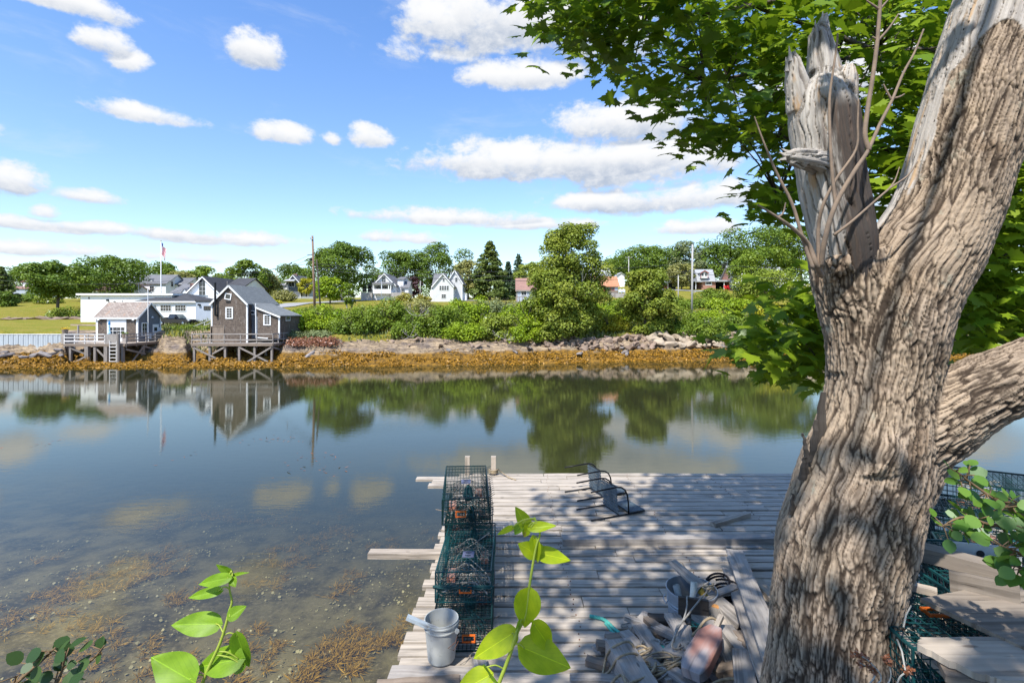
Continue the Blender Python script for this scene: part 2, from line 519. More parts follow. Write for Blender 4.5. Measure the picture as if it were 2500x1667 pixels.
def ground_mat():
    """far bank: weed-covered rock near the water, bare ledge above it, rough grass higher"""
    t = NT('shore_ground')
    tc = t.coord('Object')
    x, y, z = t.sep(tc)
    gz = t.attr('zone', 'Fac')          # 0 lawn .. 1 rock
    n1 = t.noise(tc, .35, 6, .65); n2 = t.noise(tc, 2.5, 6, .7)
    grass = t.mix(t.ramp(n1, .35, .65), (.19, .19, .022), (.26, .21, .04))
    grass = t.mix(t.math('MULTIPLY', t.ramp(n2, .45, .7), .6), grass, (.105, .125, .014))
    rs = t.noise(t.stretch(tc, (.35, .35, 3.4)), 1.6, 6, .7, .8)
    rock = t.mix(t.ramp(rs, .34, .62), (.12, .09, .065), (.42, .315, .20))
    rock = t.mix(t.math('MULTIPLY', t.ramp(t.noise(tc, .5, 4, .6), .45, .7), .7), rock, (.15, .125, .12))
    cr = t.voronoi(t.stretch(tc, (.5, .5, 1.6)), 1.3, 'DISTANCE_TO_EDGE')
    rock = t.mix(t.math('MULTIPLY', t.ramp(cr, .05, .0), .6), rock, (.06, .045, .036))
    weed = t.mix(t.ramp(n2, .35, .65), (.30, .16, .025), (.09, .055, .02))
    zz = t.math('ADD', z, t.math('MULTIPLY', t.math('SUBTRACT', n1, .5), 1.2))
    c = t.mix(t.ramp(zz, 1.05, 1.4), weed, rock)
    c = t.mix(t.ramp(t.math('ADD', gz, t.math('MULTIPLY', t.math('SUBTRACT', n2, .5), .3)), .5, .42), c, grass)
    hh = t.math('ADD', t.math('MULTIPLY', rs, .7), t.math('MULTIPLY', n2, .5))
    return t.done(t.principled(c, .9, 0, t.bump(hh, .9, .3), .1))


def seabed_mat():
    t = NT('seabed')
    tc = t.coord('Object')
    n1 = t.noise(t.stretch(tc, (1.2, .8, 1)), 1.1, 6, .65)
    n2 = t.noise(tc, 9, 5, .7)
    c = t.mix(t.ramp(n1, .35, .65), (.25, .215, .115), (.075, .062, .032))
    c = t.mix(t.math('MULTIPLY', t.ramp(n2, .5, .7), .7), c, (.34, .29, .19))
    return t.done(t.principled(c, .95, 0, t.bump(n2, .6, .03), .1))


M['water'] = water_mat(); M['ground'] = ground_mat(); M['seabed'] = seabed_mat()
M['soil'] = mat('leaf_litter_soil', (.1, .08, .055), (.06, .05, .035), 4, .95, 0, .03, c3=(.12, .12, .04))
M['rock_tan'] = mat('tan_granite', (.46, .37, .265), (.32, .255, .185), 1.6, .9, 0, .04, c3=(.17, .13, .11))
M['rock_red'] = mat('reddish_rock', (.32, .235, .17), (.2, .145, .11), 1.6, .9, 0, .04, c3=(.33, .24, .19))
M['rock_grey'] = mat('grey_rock', (.28, .25, .23), (.2, .175, .165), 1.6, .9, 0, .04, c3=(.12, .1, .1))
M['leaf_maple'] = leafmat('maple_leaf', (.11, .22, .012), (.30, .41, .018), .5, .04, .4)
M['leaf_oak'] = leafmat('deep_green_leaf', (0.085, 0.149, 0.02), (0.161, 0.228, 0.028), .25, .015)
M['leaf_mid'] = leafmat('mid_green_leaf', (0.113, 0.184, 0.02), (0.227, 0.298, 0.031), .28, .015)
M['leaf_bright'] = leafmat('bright_green_leaf', (0.189, 0.298, 0.017), (0.34, 0.429, 0.022), .3, .015)
M['leaf_yellow'] = leafmat('yellow_green_leaf', (0.378, 0.385, 0.028), (0.567, 0.49, 0.042), .3, .015)
M['leaf_birch'] = leafmat('birch_leaf', (0.17, 0.236, 0.028), (0.321, 0.35, 0.049), .3, .015)
M['leaf_olive'] = leafmat('olive_leaf', (0.227, 0.236, 0.063), (0.378, 0.35, 0.119), .25, .015)
M['leaf_silver'] = leafmat('dull_grey_green_leaf', (0.151, 0.193, 0.084), (0.265, 0.298, 0.126), .2, .015)
M['leaf_conifer'] = leafmat('conifer_needles', (.075, .115, .028), (.15, .18, .04), .12, .01)
M['leaf_spruce'] = leafmat('blue_green_needles', (0.038, 0.07, 0.036), (0.085, 0.123, 0.056), .1, .015)
M['leaf_purple'] = leafmat('purple_leaf', (.06, .015, .018), (.1, .025, .025), .2)
M['leaf_rust'] = leafmat('rust_brown_needles', (.24, .075, .035), (.3, .13, .06), .1)
M['leaf_flower'] = leafmat('shrub_with_white_blossom', (0.17, 0.228, 0.028), (0.284, 0.333, 0.042), .25, .015, hue=(.7, .7, .6))
M['leaf_gold'] = leafmat('golden_shrub_leaf', (.3, .3, .02), (.45, .36, .03), .3)
M['leaf_poplar'] = leafmat('poplar_leaf', (.06, .17, .02), (.18, .32, .04), .4, .03)
M['leaf_dark'] = leafmat('dark_green_leaf', (.025, .065, .02), (.06, .11, .03), .3, .02)  # dark green small leaves of the corner twig
M['weed'] = leafmat('orange_rockweed', (.085, .05, .012), (.5, .25, .024), .15, .02)
M['weed_sub'] = leafmat('brown_sea_weed', (.2, .12, .018), (.6, .37, .05), .2, .01)
M['grassblade'] = leafmat('meadow_grass', (.11, .16, .02), (.24, .24, .06), .3)
M['shell'] = leafmat('pale_shells_and_pebbles', (.3, .27, .15), (.66, .6, .34), .1)
M['birchbark'] = mat('birch_bark', (.5, .47, .42), (.34, .3, .27), 3, .8, c3=(.1, .09, .08))
M['treebark'] = mat('tree_bark', (.13, .105, .085), (.08, .065, .055), 4, .9, 0, .03)
M['deadwood'] = mat('bleached_driftwood', (.5, .46, .42), (.36, .33, .3), 4, .9)
# ---------------------------------------------------------------- terrain, water, sky, camera
SH_PX = [-900, 0, 430, 700, 1250, 1500, 1850, 2500, 3400]
SH_D = [55, 56, 56.6, 57.5, 60.0, 63.0, 66.0, 68.0, 70.0]
ZD = [-30, -12, 0, 2, 4.5, 7, 12, 18, 30, 45, 70, 105, 170, 300, 2200]
Z_L = [-3.2, -2.2, 0, .55, 1.3, 2.9, 3.6, 4.0, 4.5, 5.2, 7.3, 10.6, 12.5, 13, 13]
Z_M = [-3.2, -2.2, 0, .6, 1.5, 2.4, 3.3, 4.4, 6.4, 7.9, 9.3, 11, 12.5, 13, 13]
Z_R = [-3.2, -2.2, 0, .6, 1.6, 2.6, 3.4, 4.4, 6.5, 8.6, 11.6, 15, 20, 24, 24]


def shore(a):
    return float(np.interp(CX + F * a, SH_PX, SH_D))


def tz(X, Y, rough=False):
    a = X / max(Y, 1)
    px = CX + F * a
    s = Y - shore(a) + .8 * noise.noise(Vector((X * .11, 3.3, 0))) + .5 * noise.noise(Vector((X * .4, 1.3, 0)))
    zl, zm, zr = (float(np.interp(s, ZD, z)) for z in (Z_L, Z_M, Z_R))
    wl = smooth01((600 - px) / 160); wr = smooth01((px - 1250) / 300)
    z = zl * wl + zr * wr + zm * (1 - wl - wr) if wl + wr <= 1 else zl
    k = max(smooth01((px - 150) / 25) * smooth01((405 - px) / 25), smooth01((448 - px) / -20) * smooth01((700 - px) / 30))
    if k > 0 and 0 < s < 16: z *= 1 - .9 * k * smooth01(s / 2) * (1 - smooth01((s - 5) / 8))
    if s > 14: z += .25 * noise.noise(Vector((X * .06, Y * .06, 5)))
    if rough and -1 < s < 13:
        k = smooth01((s + 1) / 3) * smooth01((13 - s) / 4)
        q = noise.fractal(Vector((X * .22, Y * .9, z * .6)), .9, 2.1, 5)
        ledge = math.floor((z + q * .5) / .5) * .5
        z += k * (.35 * q + .45 * (ledge - z) + .24 * noise.noise(Vector((X * 1.4, Y * 1.9, 2))) + .16 * noise.noise(Vector((X * 3.1, Y * 3.3, 7))))
    return z


def build_ground():
    A = np.concatenate([np.linspace(-2.6, -1.12, 24)[:-1], np.linspace(-1.12, .62, 620), np.linspace(.62, 2.6, 40)[1:]])
    S = np.concatenate([np.linspace(-30, -2, 14)[:-1], np.linspace(-2, 15, 96), np.linspace(15, 120, 70)[1:], np.array([150, 200, 300, 500, 900, 2200])])
    V, Zn = [], []
    for a in A:
        sh = shore(a); px = CX + F * a
        for s in S:
            Y = sh + s; X = a * Y
            V.append((X, Y, tz(X, Y, True)))
            edge = 8.0
            if px < 165: edge = 6.0
            elif px < 405 or 448 < px < 700: edge = 13.0
            elif px < 640: edge = 9.0
            elif px > 1300: edge = 8.5
            r = 1.0 if s < edge else max(0.0, 1 - (s - edge) / 1.2)
            if 170 < px < 420 and 22 < s < 25: r = .8      # low ledge under the white building
            Zn.append(r)
    nA, nS = len(A), len(S)
    i, j = np.meshgrid(np.arange(nA - 1), np.arange(nS - 1), indexing='ij')
    q = np.stack([i * nS + j, (i + 1) * nS + j, (i + 1) * nS + j + 1, i * nS + j + 1], -1)
    me = np_mesh('ground', V, q.ravel(), 4, M['ground'], {'zone': Zn}, smooth=True)
    tag(link('ground', me), kind='structure')


def bed_z(X, Y):
    d = Y + X * .18 + 1.4 * noise.noise(Vector((X * .12, Y * .12, 1)))
    z = -.32 - .13 * max(0, d - 9) ** 1.02
    z = max(z, -3.0)
    return z + .10 * noise.noise(Vector((X * .5, Y * .5, 4))) + .05 * noise.noise(Vector((X * 1.7, Y * 1.7, 8)))


def near_bank_z(X, Y):
    """the bank the camera stands on, falling away under the dock"""
    y = Y - .25 * max(0, X - 1.5)
    z = float(np.interp(y, [-20, 0, 1.2, 2.0, 3.0, 4.0, 5.5, 8, 11], [5.0, 4.5, 4.25, 3.5, 2.6, 1.7, .6, -.5, -1.0]))
    return z + .08 * noise.noise(Vector((X, Y, 1))) + .03 * noise.noise(Vector((X * 4, Y * 4, 1)))


def grid(name, x0, x1, nx, y0, y1, ny, fz, m, attr=None):
    xs, ys = np.linspace(x0, x1, nx), np.linspace(y0, y1, ny)
    V = [(x, y, fz(x, y)) for x in xs for y in ys]
    i, j = np.meshgrid(np.arange(nx - 1), np.arange(ny - 1), indexing='ij')
    q = np.stack([i * ny + j, (i + 1) * ny + j, (i + 1) * ny + j + 1, i * ny + j + 1], -1)
    at = {attr[0]: [attr[1](v[0], v[1]) for v in V]} if attr else None
    return link(name, np_mesh(name, V, q.ravel(), 4, m, at, True))


def murk(X, Y):
    d = Y + X * .18
    return min(.93, max(.06, .06 + .87 * smooth01((d - 6.5) / 15.0)))


build_ground()
tag(grid('seabed', -70, 90, 160, 3, 80, 120, bed_z, M['seabed']), kind='structure')
tag(grid('near_bank', -14, 16, 120, -12, 11, 100, near_bank_z, M['soil']), kind='structure')
tag(grid('water', -160, 190, 140, 2.0, 92, 120, lambda x, y: 0.0, M['water'], ('murk', murk)), kind='structure')


def strip(name, pts, w0, m, lift=.05):
    """a road following the ground; pts (px,py,D), width in metres"""
    V, f = [], []
    P3 = []
    for k in range(len(pts) - 1):
        for u in np.linspace(0, 1, 14)[:-1]:
            P3.append(np.array(pts[k]) * (1 - u) + np.array(pts[k + 1]) * u)
    P3.append(np.array(pts[-1]))
    for i, p in enumerate(P3):
        X, Y = (p[0] - CX) / F * p[1], p[1]
        q = P3[min(i + 1, len(P3) - 1)]; r = P3[max(i - 1, 0)]
        d = np.array([(q[0] - CX) / F * q[1] - (r[0] - CX) / F * r[1], q[1] - r[1]]); d /= np.linalg.norm(d)
        n = np.array([-d[1], d[0]])
        for s in np.linspace(-1, 1, 5):
            x, y = X + n[0] * s * w0 / 2, Y + n[1] * s * w0 / 2
            V.append((x, y, tz(x, y) + lift))
    for i in range(len(P3) - 1):
        for s in range(4):
            o = i * 5 + s
            f += [o, o + 1, o + 6, o + 5]
    me = np_mesh(name, V, f, 4, m, None, True)
    return tag(link(name, me), kind='structure')


strip('road', [(640, 92), (690, 96), (760, 108), (860, 122), (930, 124), (1050, 122), (1180, 124)], 5.0, M['asphalt'], .12)
strip('driveway', [(1600, 146), (1660, 141), (1700, 139), (1740, 140)], 4.0, M['asphalt'], .12)

# ---- camera
cam = bpy.data.cameras.new('camera'); co = bpy.data.objects.new('camera', cam); COL.objects.link(co)
co.location = (0, 0, CZ); co.rotation_euler = (rad(90), 0, 0)
cam.sensor_width = 36; cam.lens = 18; cam.shift_y = -(833.5 - HY) / 2500
cam.clip_start = .05; cam.clip_end = 6000
sc = bpy.context.scene; sc.camera = co
# ---- sun and sky
sl = bpy.data.lights.new('sun', 'SUN'); so = bpy.data.objects.new('sun', sl); COL.objects.link(so)
sl.energy = 4.6; sl.angle = rad(.9); sl.color = (1, .955, .88)
so.rotation_euler = SUN.to_track_quat('Z', 'Y').to_euler(); so.location = (-20, -30, 60)
w = bpy.data.worlds.new('World'); sc.world = w; w.use_nodes = True
W = NT.__new__(NT); W.mat = None; W.t = w.node_tree; W.t.nodes.clear()
W.out = W.n('ShaderNodeOutputWorld')
sky = W.n('ShaderNodeTexSky', sky_type='NISHITA'); sky.sun_disc = False
sky.sun_elevation = math.asin(SUN.z); sky.sun_rotation = math.atan2(SUN.x, SUN.y)
sky.altitude = 0; sky.air_density = 1.0; sky.dust_density = .4; sky.ozone_density = 1.6
dirv = W.coord('Generated')
dx, dy, dz = W.sep(dirv)
az = W.math('ARCTAN2', dx, dy)
el = W.math('ARCSINE', dz)
# clouds: (px, py, half width px, half height px, strength)
CL = [(150, 0, 190, 45, 1.1), (240, 105, 75, 50, 1.0), (300, 150, 70, 45, .95), (620, 128, 72, 66, 1.0), (360, 282, 150, 30, .95),
      (690, 330, 85, 36, 1.0), (905, 338, 60, 38, 1.05), (810, 342, 45, 22, .6), (1150, 60, 160, 105, 1.15), (1320, 40, 170, 130, 1.1), (1060, 130, 130, 45, .85), (1290, 190, 170, 44, 1.15), (1480, 85, 150, 120, .9),
      (1540, 300, 190, 70, 1.05), (1300, 400, 280, 62, 1.2), (1520, 410, 230, 75, 1.2), (1160, 400, 110, 50, 1.1), (1620, 490, 250, 48, 1.1), (1450, 495, 140, 30, 1.0),
      (1075, 533, 230, 26, 1.0), (1320, 550, 170, 22, .9), (30, 445, 90, 55, 1.05), (215, 483, 95, 24, .9), (112, 522, 50, 26, 1.0), (110, 552, 260, 24, .95),
      (330, 566, 260, 22, .9), (560, 586, 260, 26, .85), (980, 583, 110, 24, .85), (1720, 556, 170, 26, .85), (90, 610, 240, 26, .8), (420, 630, 200, 18, .6),
      (2050, 180, 260, 130, 1.0), (2250, 480, 220, 90, .9), (-250, 300, 260, 90, 1.0), (2700, 250, 260, 130, 1.0), (700, -240, 300, 130, 1.0), (1500, -320, 320, 120, 1.0), (150, -330, 300, 90, .9)]
nb = W.noise(W.comb(az, W.math('MULTIPLY', el, 1.7)), 9.0, 8, .62, .25)
nb2 = W.noise(W.comb(az, W.math('MULTIPLY', el, 1.5), 3.0), 26.0, 6, .65, .2)
nz = W.math('ADD', W.math('MULTIPLY', W.math('SUBTRACT', nb, .5), 3.4), W.math('MULTIPLY', W.math('SUBTRACT', nb2, .5), 1.9))
field = None; shade = None
for (px, py, rx, ry, st) in CL:
    a0 = math.atan((px - CX) / F); e0 = math.atan((HY - py) / math.hypot(F, px - CX))
    ca = 1 / (1 + ((px - CX) / F) ** 2)
    ra = rx / F * ca; re = ry / math.hypot(F, px - CX) * math.cos(e0) ** 2
    ux = W.math('DIVIDE', W.math('SUBTRACT', az, a0), ra)
    uy = W.math('DIVIDE', W.math('SUBTRACT', el, e0), re)
    uf = W.math('MAXIMUM', uy, W.math('MULTIPLY', uy, -1.55))
    d2 = W.math('ADD', W.math('MULTIPLY', ux, ux), W.math('MULTIPLY', uf, uf))
    f = W.math('SUBTRACT', st + .03, W.math('MULTIPLY', d2, .9))
    g = W.math('SUBTRACT', f, W.math('MULTIPLY', uy, 0.0))
    field = f if field is None else W.math('SMOOTH_MAX', field, f, .25)
    lowpart = W.math('MULTIPLY', W.ramp(uy, .3, -.5), W.ramp(f, -.5, .0))
    k = 1.25 if ry > 46 else .8
    lowpart = W.math('MULTIPLY', lowpart, k)
    shade = lowpart if shade is None else W.math('MAXIMUM', shade, lowpart)
dens = W.math('ADD', field, nz)
cover = W.math('MULTIPLY', W.ramp(dens, -.14, .74), .98)
core = W.ramp(dens, .25, 1.1)
wisp = W.math('MULTIPLY', W.ramp(W.noise(W.comb(az, W.math('MULTIPLY', el, 3.5), 7.0), 5.0, 7, .62, .4), .52, .8), .22)
cover = W.math('MAXIMUM', cover, wisp)
ccol = W.mix(core, (.86, .91, .99), (1.0, 1.0, 1.0))
shn = W.math('MULTIPLY', shade, W.ramp(nb2, .95, .2))
ccol = W.mix(W.math('MULTIPLY', shn, .95, clamp=True), ccol, (.50, .57, .69))
bg = W.n('ShaderNodeBackground'); bg.inputs[1].default_value = .15
tint = W.mix(1.0, sky.outputs[0], W.mix(W.ramp(el, .02, .62), (.94, .985, 1.02), (.74, .97, 1.26)), 'MULTIPLY')
W.lk(tint, bg.inputs[0])
bc = W.n('ShaderNodeBackground'); W.lk(ccol, bc.inputs[0]); bc.inputs[1].default_value = .66
ms = W.n('ShaderNodeMixShader'); W.lk(cover, ms.inputs[0]); W.lk(bg.outputs[0], ms.inputs[1]); W.lk(bc.outputs[0], ms.inputs[2])
W.lk(ms.outputs[0], W.out.inputs[0])
try:
    w.cycles.sampling_method = 'MANUAL'; w.cycles.sample_map_resolution = 512
except Exception: pass
vs = sc.view_settings
vs.view_transform = 'Standard'; vs.look = 'None'; vs.exposure = .62; vs.gamma = 1; vs.use_curve_mapping = False
sc.render.engine = 'CYCLES'
cy = sc.cycles
cy.max_bounces = 8; cy.diffuse_bounces = 3; cy.glossy_bounces = 3; cy.transmission_bounces = 4; cy.transparent_max_bounces = 12
cy.caustics_reflective = False; cy.caustics_refractive = False
cy.use_denoising = True
cy.sample_clamp_indirect = 6
# ---------------------------------------------------------------- buildings on the far shore
class House:
    def __init__(s, name, label, cat, px, D, base_z, group=None):
        s.D, s.bz = D, base_z
        s.x = (px - CX) / F * D
        s.o = thing(name, label, cat, (s.x, D, base_z), 0, group)

    def lx(s, px, dy=0.0): return (px - CX) / F * (s.D + dy) - s.x

    def lz(s, py, dy=0.0): return CZ + (HY - py) / F * (s.D + dy) - s.bz

    def vol(s, x0, x1, y0, y1, z0, ze, zr, axis, wm, rm, over=.3, t=.14, trim=None, z_left=None):
        w, r = MB(), MB()
        if axis == 'y':
            xm = (x0 + x1) / 2; m = (zr - ze) / (x1 - xm)
            w.prism([(x0, z0), (x1, z0), (x1, ze), (xm, zr), (x0, ze)], 'y', y0, y1)
            lo = [(x0 - over, ze - over * m + .012), (xm, zr + .012), (x1 + over, ze - over * m + .012)]
            r.prism(lo + [(a, b + t) for a, b in reversed(lo)], 'y', y0 - over, y1 + over)
            if trim:
                tr = MB()
                for sx in (-1, 1):
                    xe = xm + sx * (x1 - xm + over * .8)
                    tr.bar((xe, y0 - over - .02, ze - over * .8 * m - .06), (xm, y0 - over - .02, zr - .06), .05, .2, (0, 0, 1))
                for xx in (x0, x1):
                    tr.box(xx - .09, xx + .09, y0 - .03, y0 + .15, z0, ze - .02)
                tr.build('trim', trim, s.o)
        elif axis == 'x':
            ym = (y0 + y1) / 2; m = (zr - ze) / (y1 - ym)
            w.prism([(y0, z0), (y1, z0), (y1, ze), (ym, zr), (y0, ze)], 'x', x0, x1)
            lo = [(y0 - over, ze - over * m + .012), (ym, zr + .012), (y1 + over, ze - over * m + .012)]
            r.prism(lo + [(a, b + t) for a, b in reversed(lo)], 'x', x0 - over, x1 + over)
            if trim:
                tr = MB()
                for sy in (-1, 1):
                    ye = ym + sy * (y1 - ym + over * .8)
                    tr.bar((x1 + over + .02, ye, ze - over * .8 * m - .04), (x1 + over + .02, ym, zr - .04), .05, .2, (0, 0, 1))
                tr.box(x0 - over, x1 + over, y0 - over - .05, y0 - over - .01, ze - over * m - .1, ze - over * m + .12)
                for xx in (x0, x1):
                    tr.box(xx - .12, xx + .12, y0 - .04, y0 + .12, z0, ze - .02)
                tr.box(x1 - .1, x1 + .04, y1 - .14, y1 + .04, z0, ze - .02)
                tr.build('trim', trim, s.o)
        elif axis == 'shed':        # high on the left, falling to the right
            w.prism([(x0, z0), (x1, z0), (x1, ze), (x0, zr)], 'y', y0, y1)
            m = (zr - ze) / (x1 - x0)
            lo = [(x0, zr + .012), (x1 + over, ze - over * m + .012)]
            r.prism(lo + [(a, b + t) for a, b in reversed(lo)], 'y', y0 - over, y1 + over)
            if trim:
                tr = MB()
                tr.bar((x0, y0 - over - .02, zr - .08), (x1 + over, y0 - over - .02, ze - over * m - .08), .05, .18)
                for xx in (x0, x1): tr.box(xx - .09, xx + .09, y0 - .03, y0 + .1, z0, ze - .05)
                tr.build('trim', trim, s.o)
        elif axis == 'front':       # lean-to falling towards the viewer
            w.prism([(y0, z0), (y1, z0), (y1, zr), (y0, ze)], 'x', x0, x1)
            m = (zr - ze) / (y1 - y0)
            lo = [(y0 - over, ze - over * m + .012), (y1, zr + .012)]
            r.prism(lo + [(a, b + t) for a, b in reversed(lo)], 'x', x0 - over, x1 + over)
        elif axis == 'flat':
            w.box(x0, x1, y0, y1, z0, ze)
            r.box(x0 - over, x1 + over, y0 - over, y1 + over, ze + .003, ze + .3)
        elif axis == 'hip':
            w.box(x0, x1, y0, y1, z0, ze)
            hd = (y1 - y0) / 2 + over; ym = (y0 + y1) / 2
            a, b, c, d = x0 - over, x1 + over, y0 - over, y1 + over
            r.add([(a, c, ze + .01), (b, c, ze + .01), (b, d, ze + .01), (a, d, ze + .01), (a + hd, ym, zr), (b - hd, ym, zr),
                   (a, c, ze + .16), (b, c, ze + .16), (b, d, ze + .16), (a, d, ze + .16)],
                  [(3, 2, 1, 0), (0, 1, 7, 6), (1, 2, 8, 7), (2, 3, 9, 8), (3, 0, 6, 9), (6, 7, 5, 4), (7, 8, 5), (8, 9, 4, 5), (9, 6, 4)])
        w.build('wall', wm, s.o)
        return r.build('roof', rm, s.o)

    def win(s, face, u, z, w, h, at, nx=2, ny=2, frame='white', case=.1, tilt=0.0, name='window', pane='glass', mun=.035):
        """window centred at u along the face and z up; at = position of the face plane"""
        b, g = MB(), MB()
        def bx(m, u0, u1, z0, z1, p0, p1):
            if face == 'f': m.box(u0, u1, at - p1, at - p0, z0, z1)
            else: m.box(at + p0, at + p1, u0, u1, z0, z1)
        u0, u1, z0, z1 = u - w / 2, u + w / 2, z - h / 2, z + h / 2
        bx(b, u0 - case, u0, z0 - case, z1 + case, -.01, .06); bx(b, u1, u1 + case, z0 - case, z1 + case, -.01, .06)
        bx(b, u0, u1, z1, z1 + case, -.01, .06); bx(b, u0, u1, z0 - case, z0, -.01, .075)
        for i in range(1, nx): bx(b, u0 + w * i / nx - mun / 2, u0 + w * i / nx + mun / 2, z0, z1, .01, .04)
        for j in range(1, ny): bx(b, u0, u1, z0 + h * j / ny - mun / 2, z0 + h * j / ny + mun / 2, .012, .042)
        bx(g, u0, u1, z0, z1, .002, .018)
        if tilt:
            c = Vector((u, at, z)); Rm = Matrix.Translation(c) @ Matrix.Rotation(tilt, 4, 'Y') @ Matrix.Translation(-c)
            for m_ in (b, g): m_.v = [tuple(Rm @ Vector(v)) for v in m_.v]
        o = b.build(name, M[frame], s.o)
        g.build('pane', M[pane], o)
        return o

    def door(s, face, u, z0, w, h, at, m='white', lite=None):
        b = MB()
        def bx(mm, u0, u1, za, zb, p0, p1):
            if face == 'f': mm.box(u0, u1, at - p1, at - p0, za, zb)
            else: mm.box(at + p0, at + p1, u0, u1, za, zb)
        bx(b, u - w / 2 - .1, u + w / 2 + .1, z0 + h, z0 + h + .1, -.01, .07)
        bx(b, u - w / 2 - .1, u - w / 2, z0, z0 + h, -.01, .07); bx(b, u + w / 2, u + w / 2 + .1, z0, z0 + h, -.01, .07)
        bx(b, u - w / 2, u + w / 2, z0, z0 + h, .0, .03)
        o = b.build('door', M[m], s.o)
        hd = MB(); bx(hd, u + w / 2 - .12, u + w / 2 - .06, z0 + 1.0, z0 + 1.08, .03, .08); hd.build('handle', M['iron'], o)
        if lite:
            g = MB(); bx(g, u - lite[0] / 2, u + lite[0] / 2, z0 + lite[1], z0 + lite[1] + lite[2], .032, .04); g.build('pane', M['glass'], o)
        return o

    def chimney(s, x, y, z0, z1, w=.6, m='brick'):
        b = MB(); b.box(x - w / 2, x + w / 2, y - w / 2, y + w / 2, z0, z1 - .15); b.box(x - w / 2 - .06, x + w / 2 + .06, y - w / 2 - .06, y + w / 2 + .06, z1 - .149, z1)
        return b.build('chimney', M[m], s.o)


def part(name, m, parent, fn, **kw):
    b = MB(); fn(b); return b.build(name, M[m] if isinstance(m, str) else m, parent, **kw)


# ---- tower-like shingled house on its wharf
DZ = 2.4
h = House('shingled_house', 'tall weathered cedar shingle house with steep gable and lean-to standing on a timber wharf', 'house', 560, 63.0, DZ)
xa, xb = h.lx(517), h.lx(603)
ze, zr = h.lz(740), h.lz(697)
h.vol(xa, xb, 0, 8.2, 0, ze, zr, 'y', M['cedar'], M['roof_shed'], .22, .12, M['white'])
xc = h.lx(625); xd = h.lx(680)
zl, zt = h.lz(771), h.lz(741) + .02
h.vol(xc, xd, .15, 6.2, .55, zl, zl + (zt - zl) * (xd - xc) / (xd - xb), 'shed', M['cedar'], M['roof_shed'], .25, .12, M['white'])
h.vol(xb + .01, xc - .01, 1.1, 6.2, .5, zl + (zt - zl) * (xd - xc) / (xd - xb), zt, 'shed', M['cedar_grey'], M['roof_shed'], .0, .12)
h.win('f', h.lx(560), h.lz(764), .62, 1.15, 0, 2, 4, case=.15)
h.win('f', h.lx(557), h.lz(724), .58, .55, 0, 1, 1, case=.11, tilt=rad(10))
h.win('f', h.lx(651), h.lz(781), .62, 1.05, .15, 2, 4, case=.15)
h.win('f', h.lx(615, 1), h.lz(763), .5, .32, 1.1, 1, 1, case=.09, tilt=rad(5))
h.win('r', 2.6, h.lz(777), 1.1, .5, xd, 2, 1, case=.1)
h.door('f', h.lx(531), .05, 1.5, 1.9, 0, 'brown_wood')
def pipe(b):
    b.tube([(h.lx(528.5), -.28, h.lz(769)), (h.lx(528.5), -.28, h.lz(691))], .12, 10); b.tube([(h.lx(528.5), -.28, h.lz(770)), (h.lx(532), .02, h.lz(770))], .1, 8)
    b.lathe([(.0, h.lz(689)), (.2, h.lz(691)), (.2, h.lz(692)), (.0, h.lz(692))], (h.lx(528.5), -.28, 0), 10)
part('stove_pipe', 'iron', h.o, pipe)
def gut(b):
    b.tube([(h.lx(624), .05, h.lz(741)), (h.lx(624.5), .05, h.lz(815)), (h.lx(629), -.1, h.lz(824)), (h.lx(655), -.1, h.lz(826))], .07, 6)
part('drain_pipe', 'white', h.o, gut)
part('window_vent', 'dark', h.o, lambda b: b.box(h.lx(552), h.lx(563), -.06, -.005, h.lz(739), h.lz(735)))
part('roof_finial', 'grey_wood', h.o, lambda b: b.box(h.lx(556), h.lx(557.2), -.2, -.12, zr, zr + .5)); part('roof_finial', 'grey_wood', h.o, lambda b: b.box(h.lx(632), h.lx(633), 7.9, 8.0, zr - .2, zr + .5))


def wharf(name, label, X0, X1, Y0, Y1, z, posts, rails, braces, zlow=-.8, group=None, deckmat='grey_wood'):
    o = thing(name, label, 'wharf', (X0, Y0, 0), 0, group)
    W_, Dp = X1 - X0, Y1 - Y0
    d = MB(); n = int(Dp / .16)
    for i in range(n):
        d.box(0, W_, i * .16, i * .16 + .15, z - .05, z + RNG.uniform(-.004, .004))
    d.build('deck', M[deckmat], o)
    f = MB()
    f.box(-.02, W_ + .02, -.12, -.003, z - .32, z - .02); f.box(W_ + .003, W_ + .1, 0, Dp, z - .3, z - .03); f.box(-.1, -.003, 0, Dp, z - .3, z - .03)
    for yy in np.arange(1.2, Dp, 1.6): f.box(0, W_, yy, yy + .2, z - .33, z - .055)
    f.build('joists', M['brown_wood'], o)
    for (x, y, w) in posts:
        b = MB(); b.bar((x, y, zlow), (x, y, z - .33), w, w, (1, 0, 0), 4, .01); b.build('post', M['pile_wood'], o)
    for (x0, y0, z0, x1, y1, z1) in braces:
        b = MB(); b.bar((x0, y0, z0), (x1, y1, z1), .06, .2, (0, 0, 1)); b.build('brace', M['pile_wood'], o)
    for (p0, p1, n, m, levels) in rails:
        b = MB(); p0, p1 = Vector(p0), Vector(p1)
        for L, hh in levels: b.bar(p0 + Vector((0, 0, L)), p1 + Vector((0, 0, L)), .06, hh, (0, 0, 1))
        for i in range(n + 1):
            q = p0.lerp(p1, i / n) + Vector((0, .07, 0)); b.bar(q + Vector((0, 0, -.45)), q + Vector((0, 0, levels[0][0] - .07)), .1, .1, (1, 0, 0))
        b.build('railing', M[m], o)
    return o


def X_(px, D): return (px - CX) / F * D


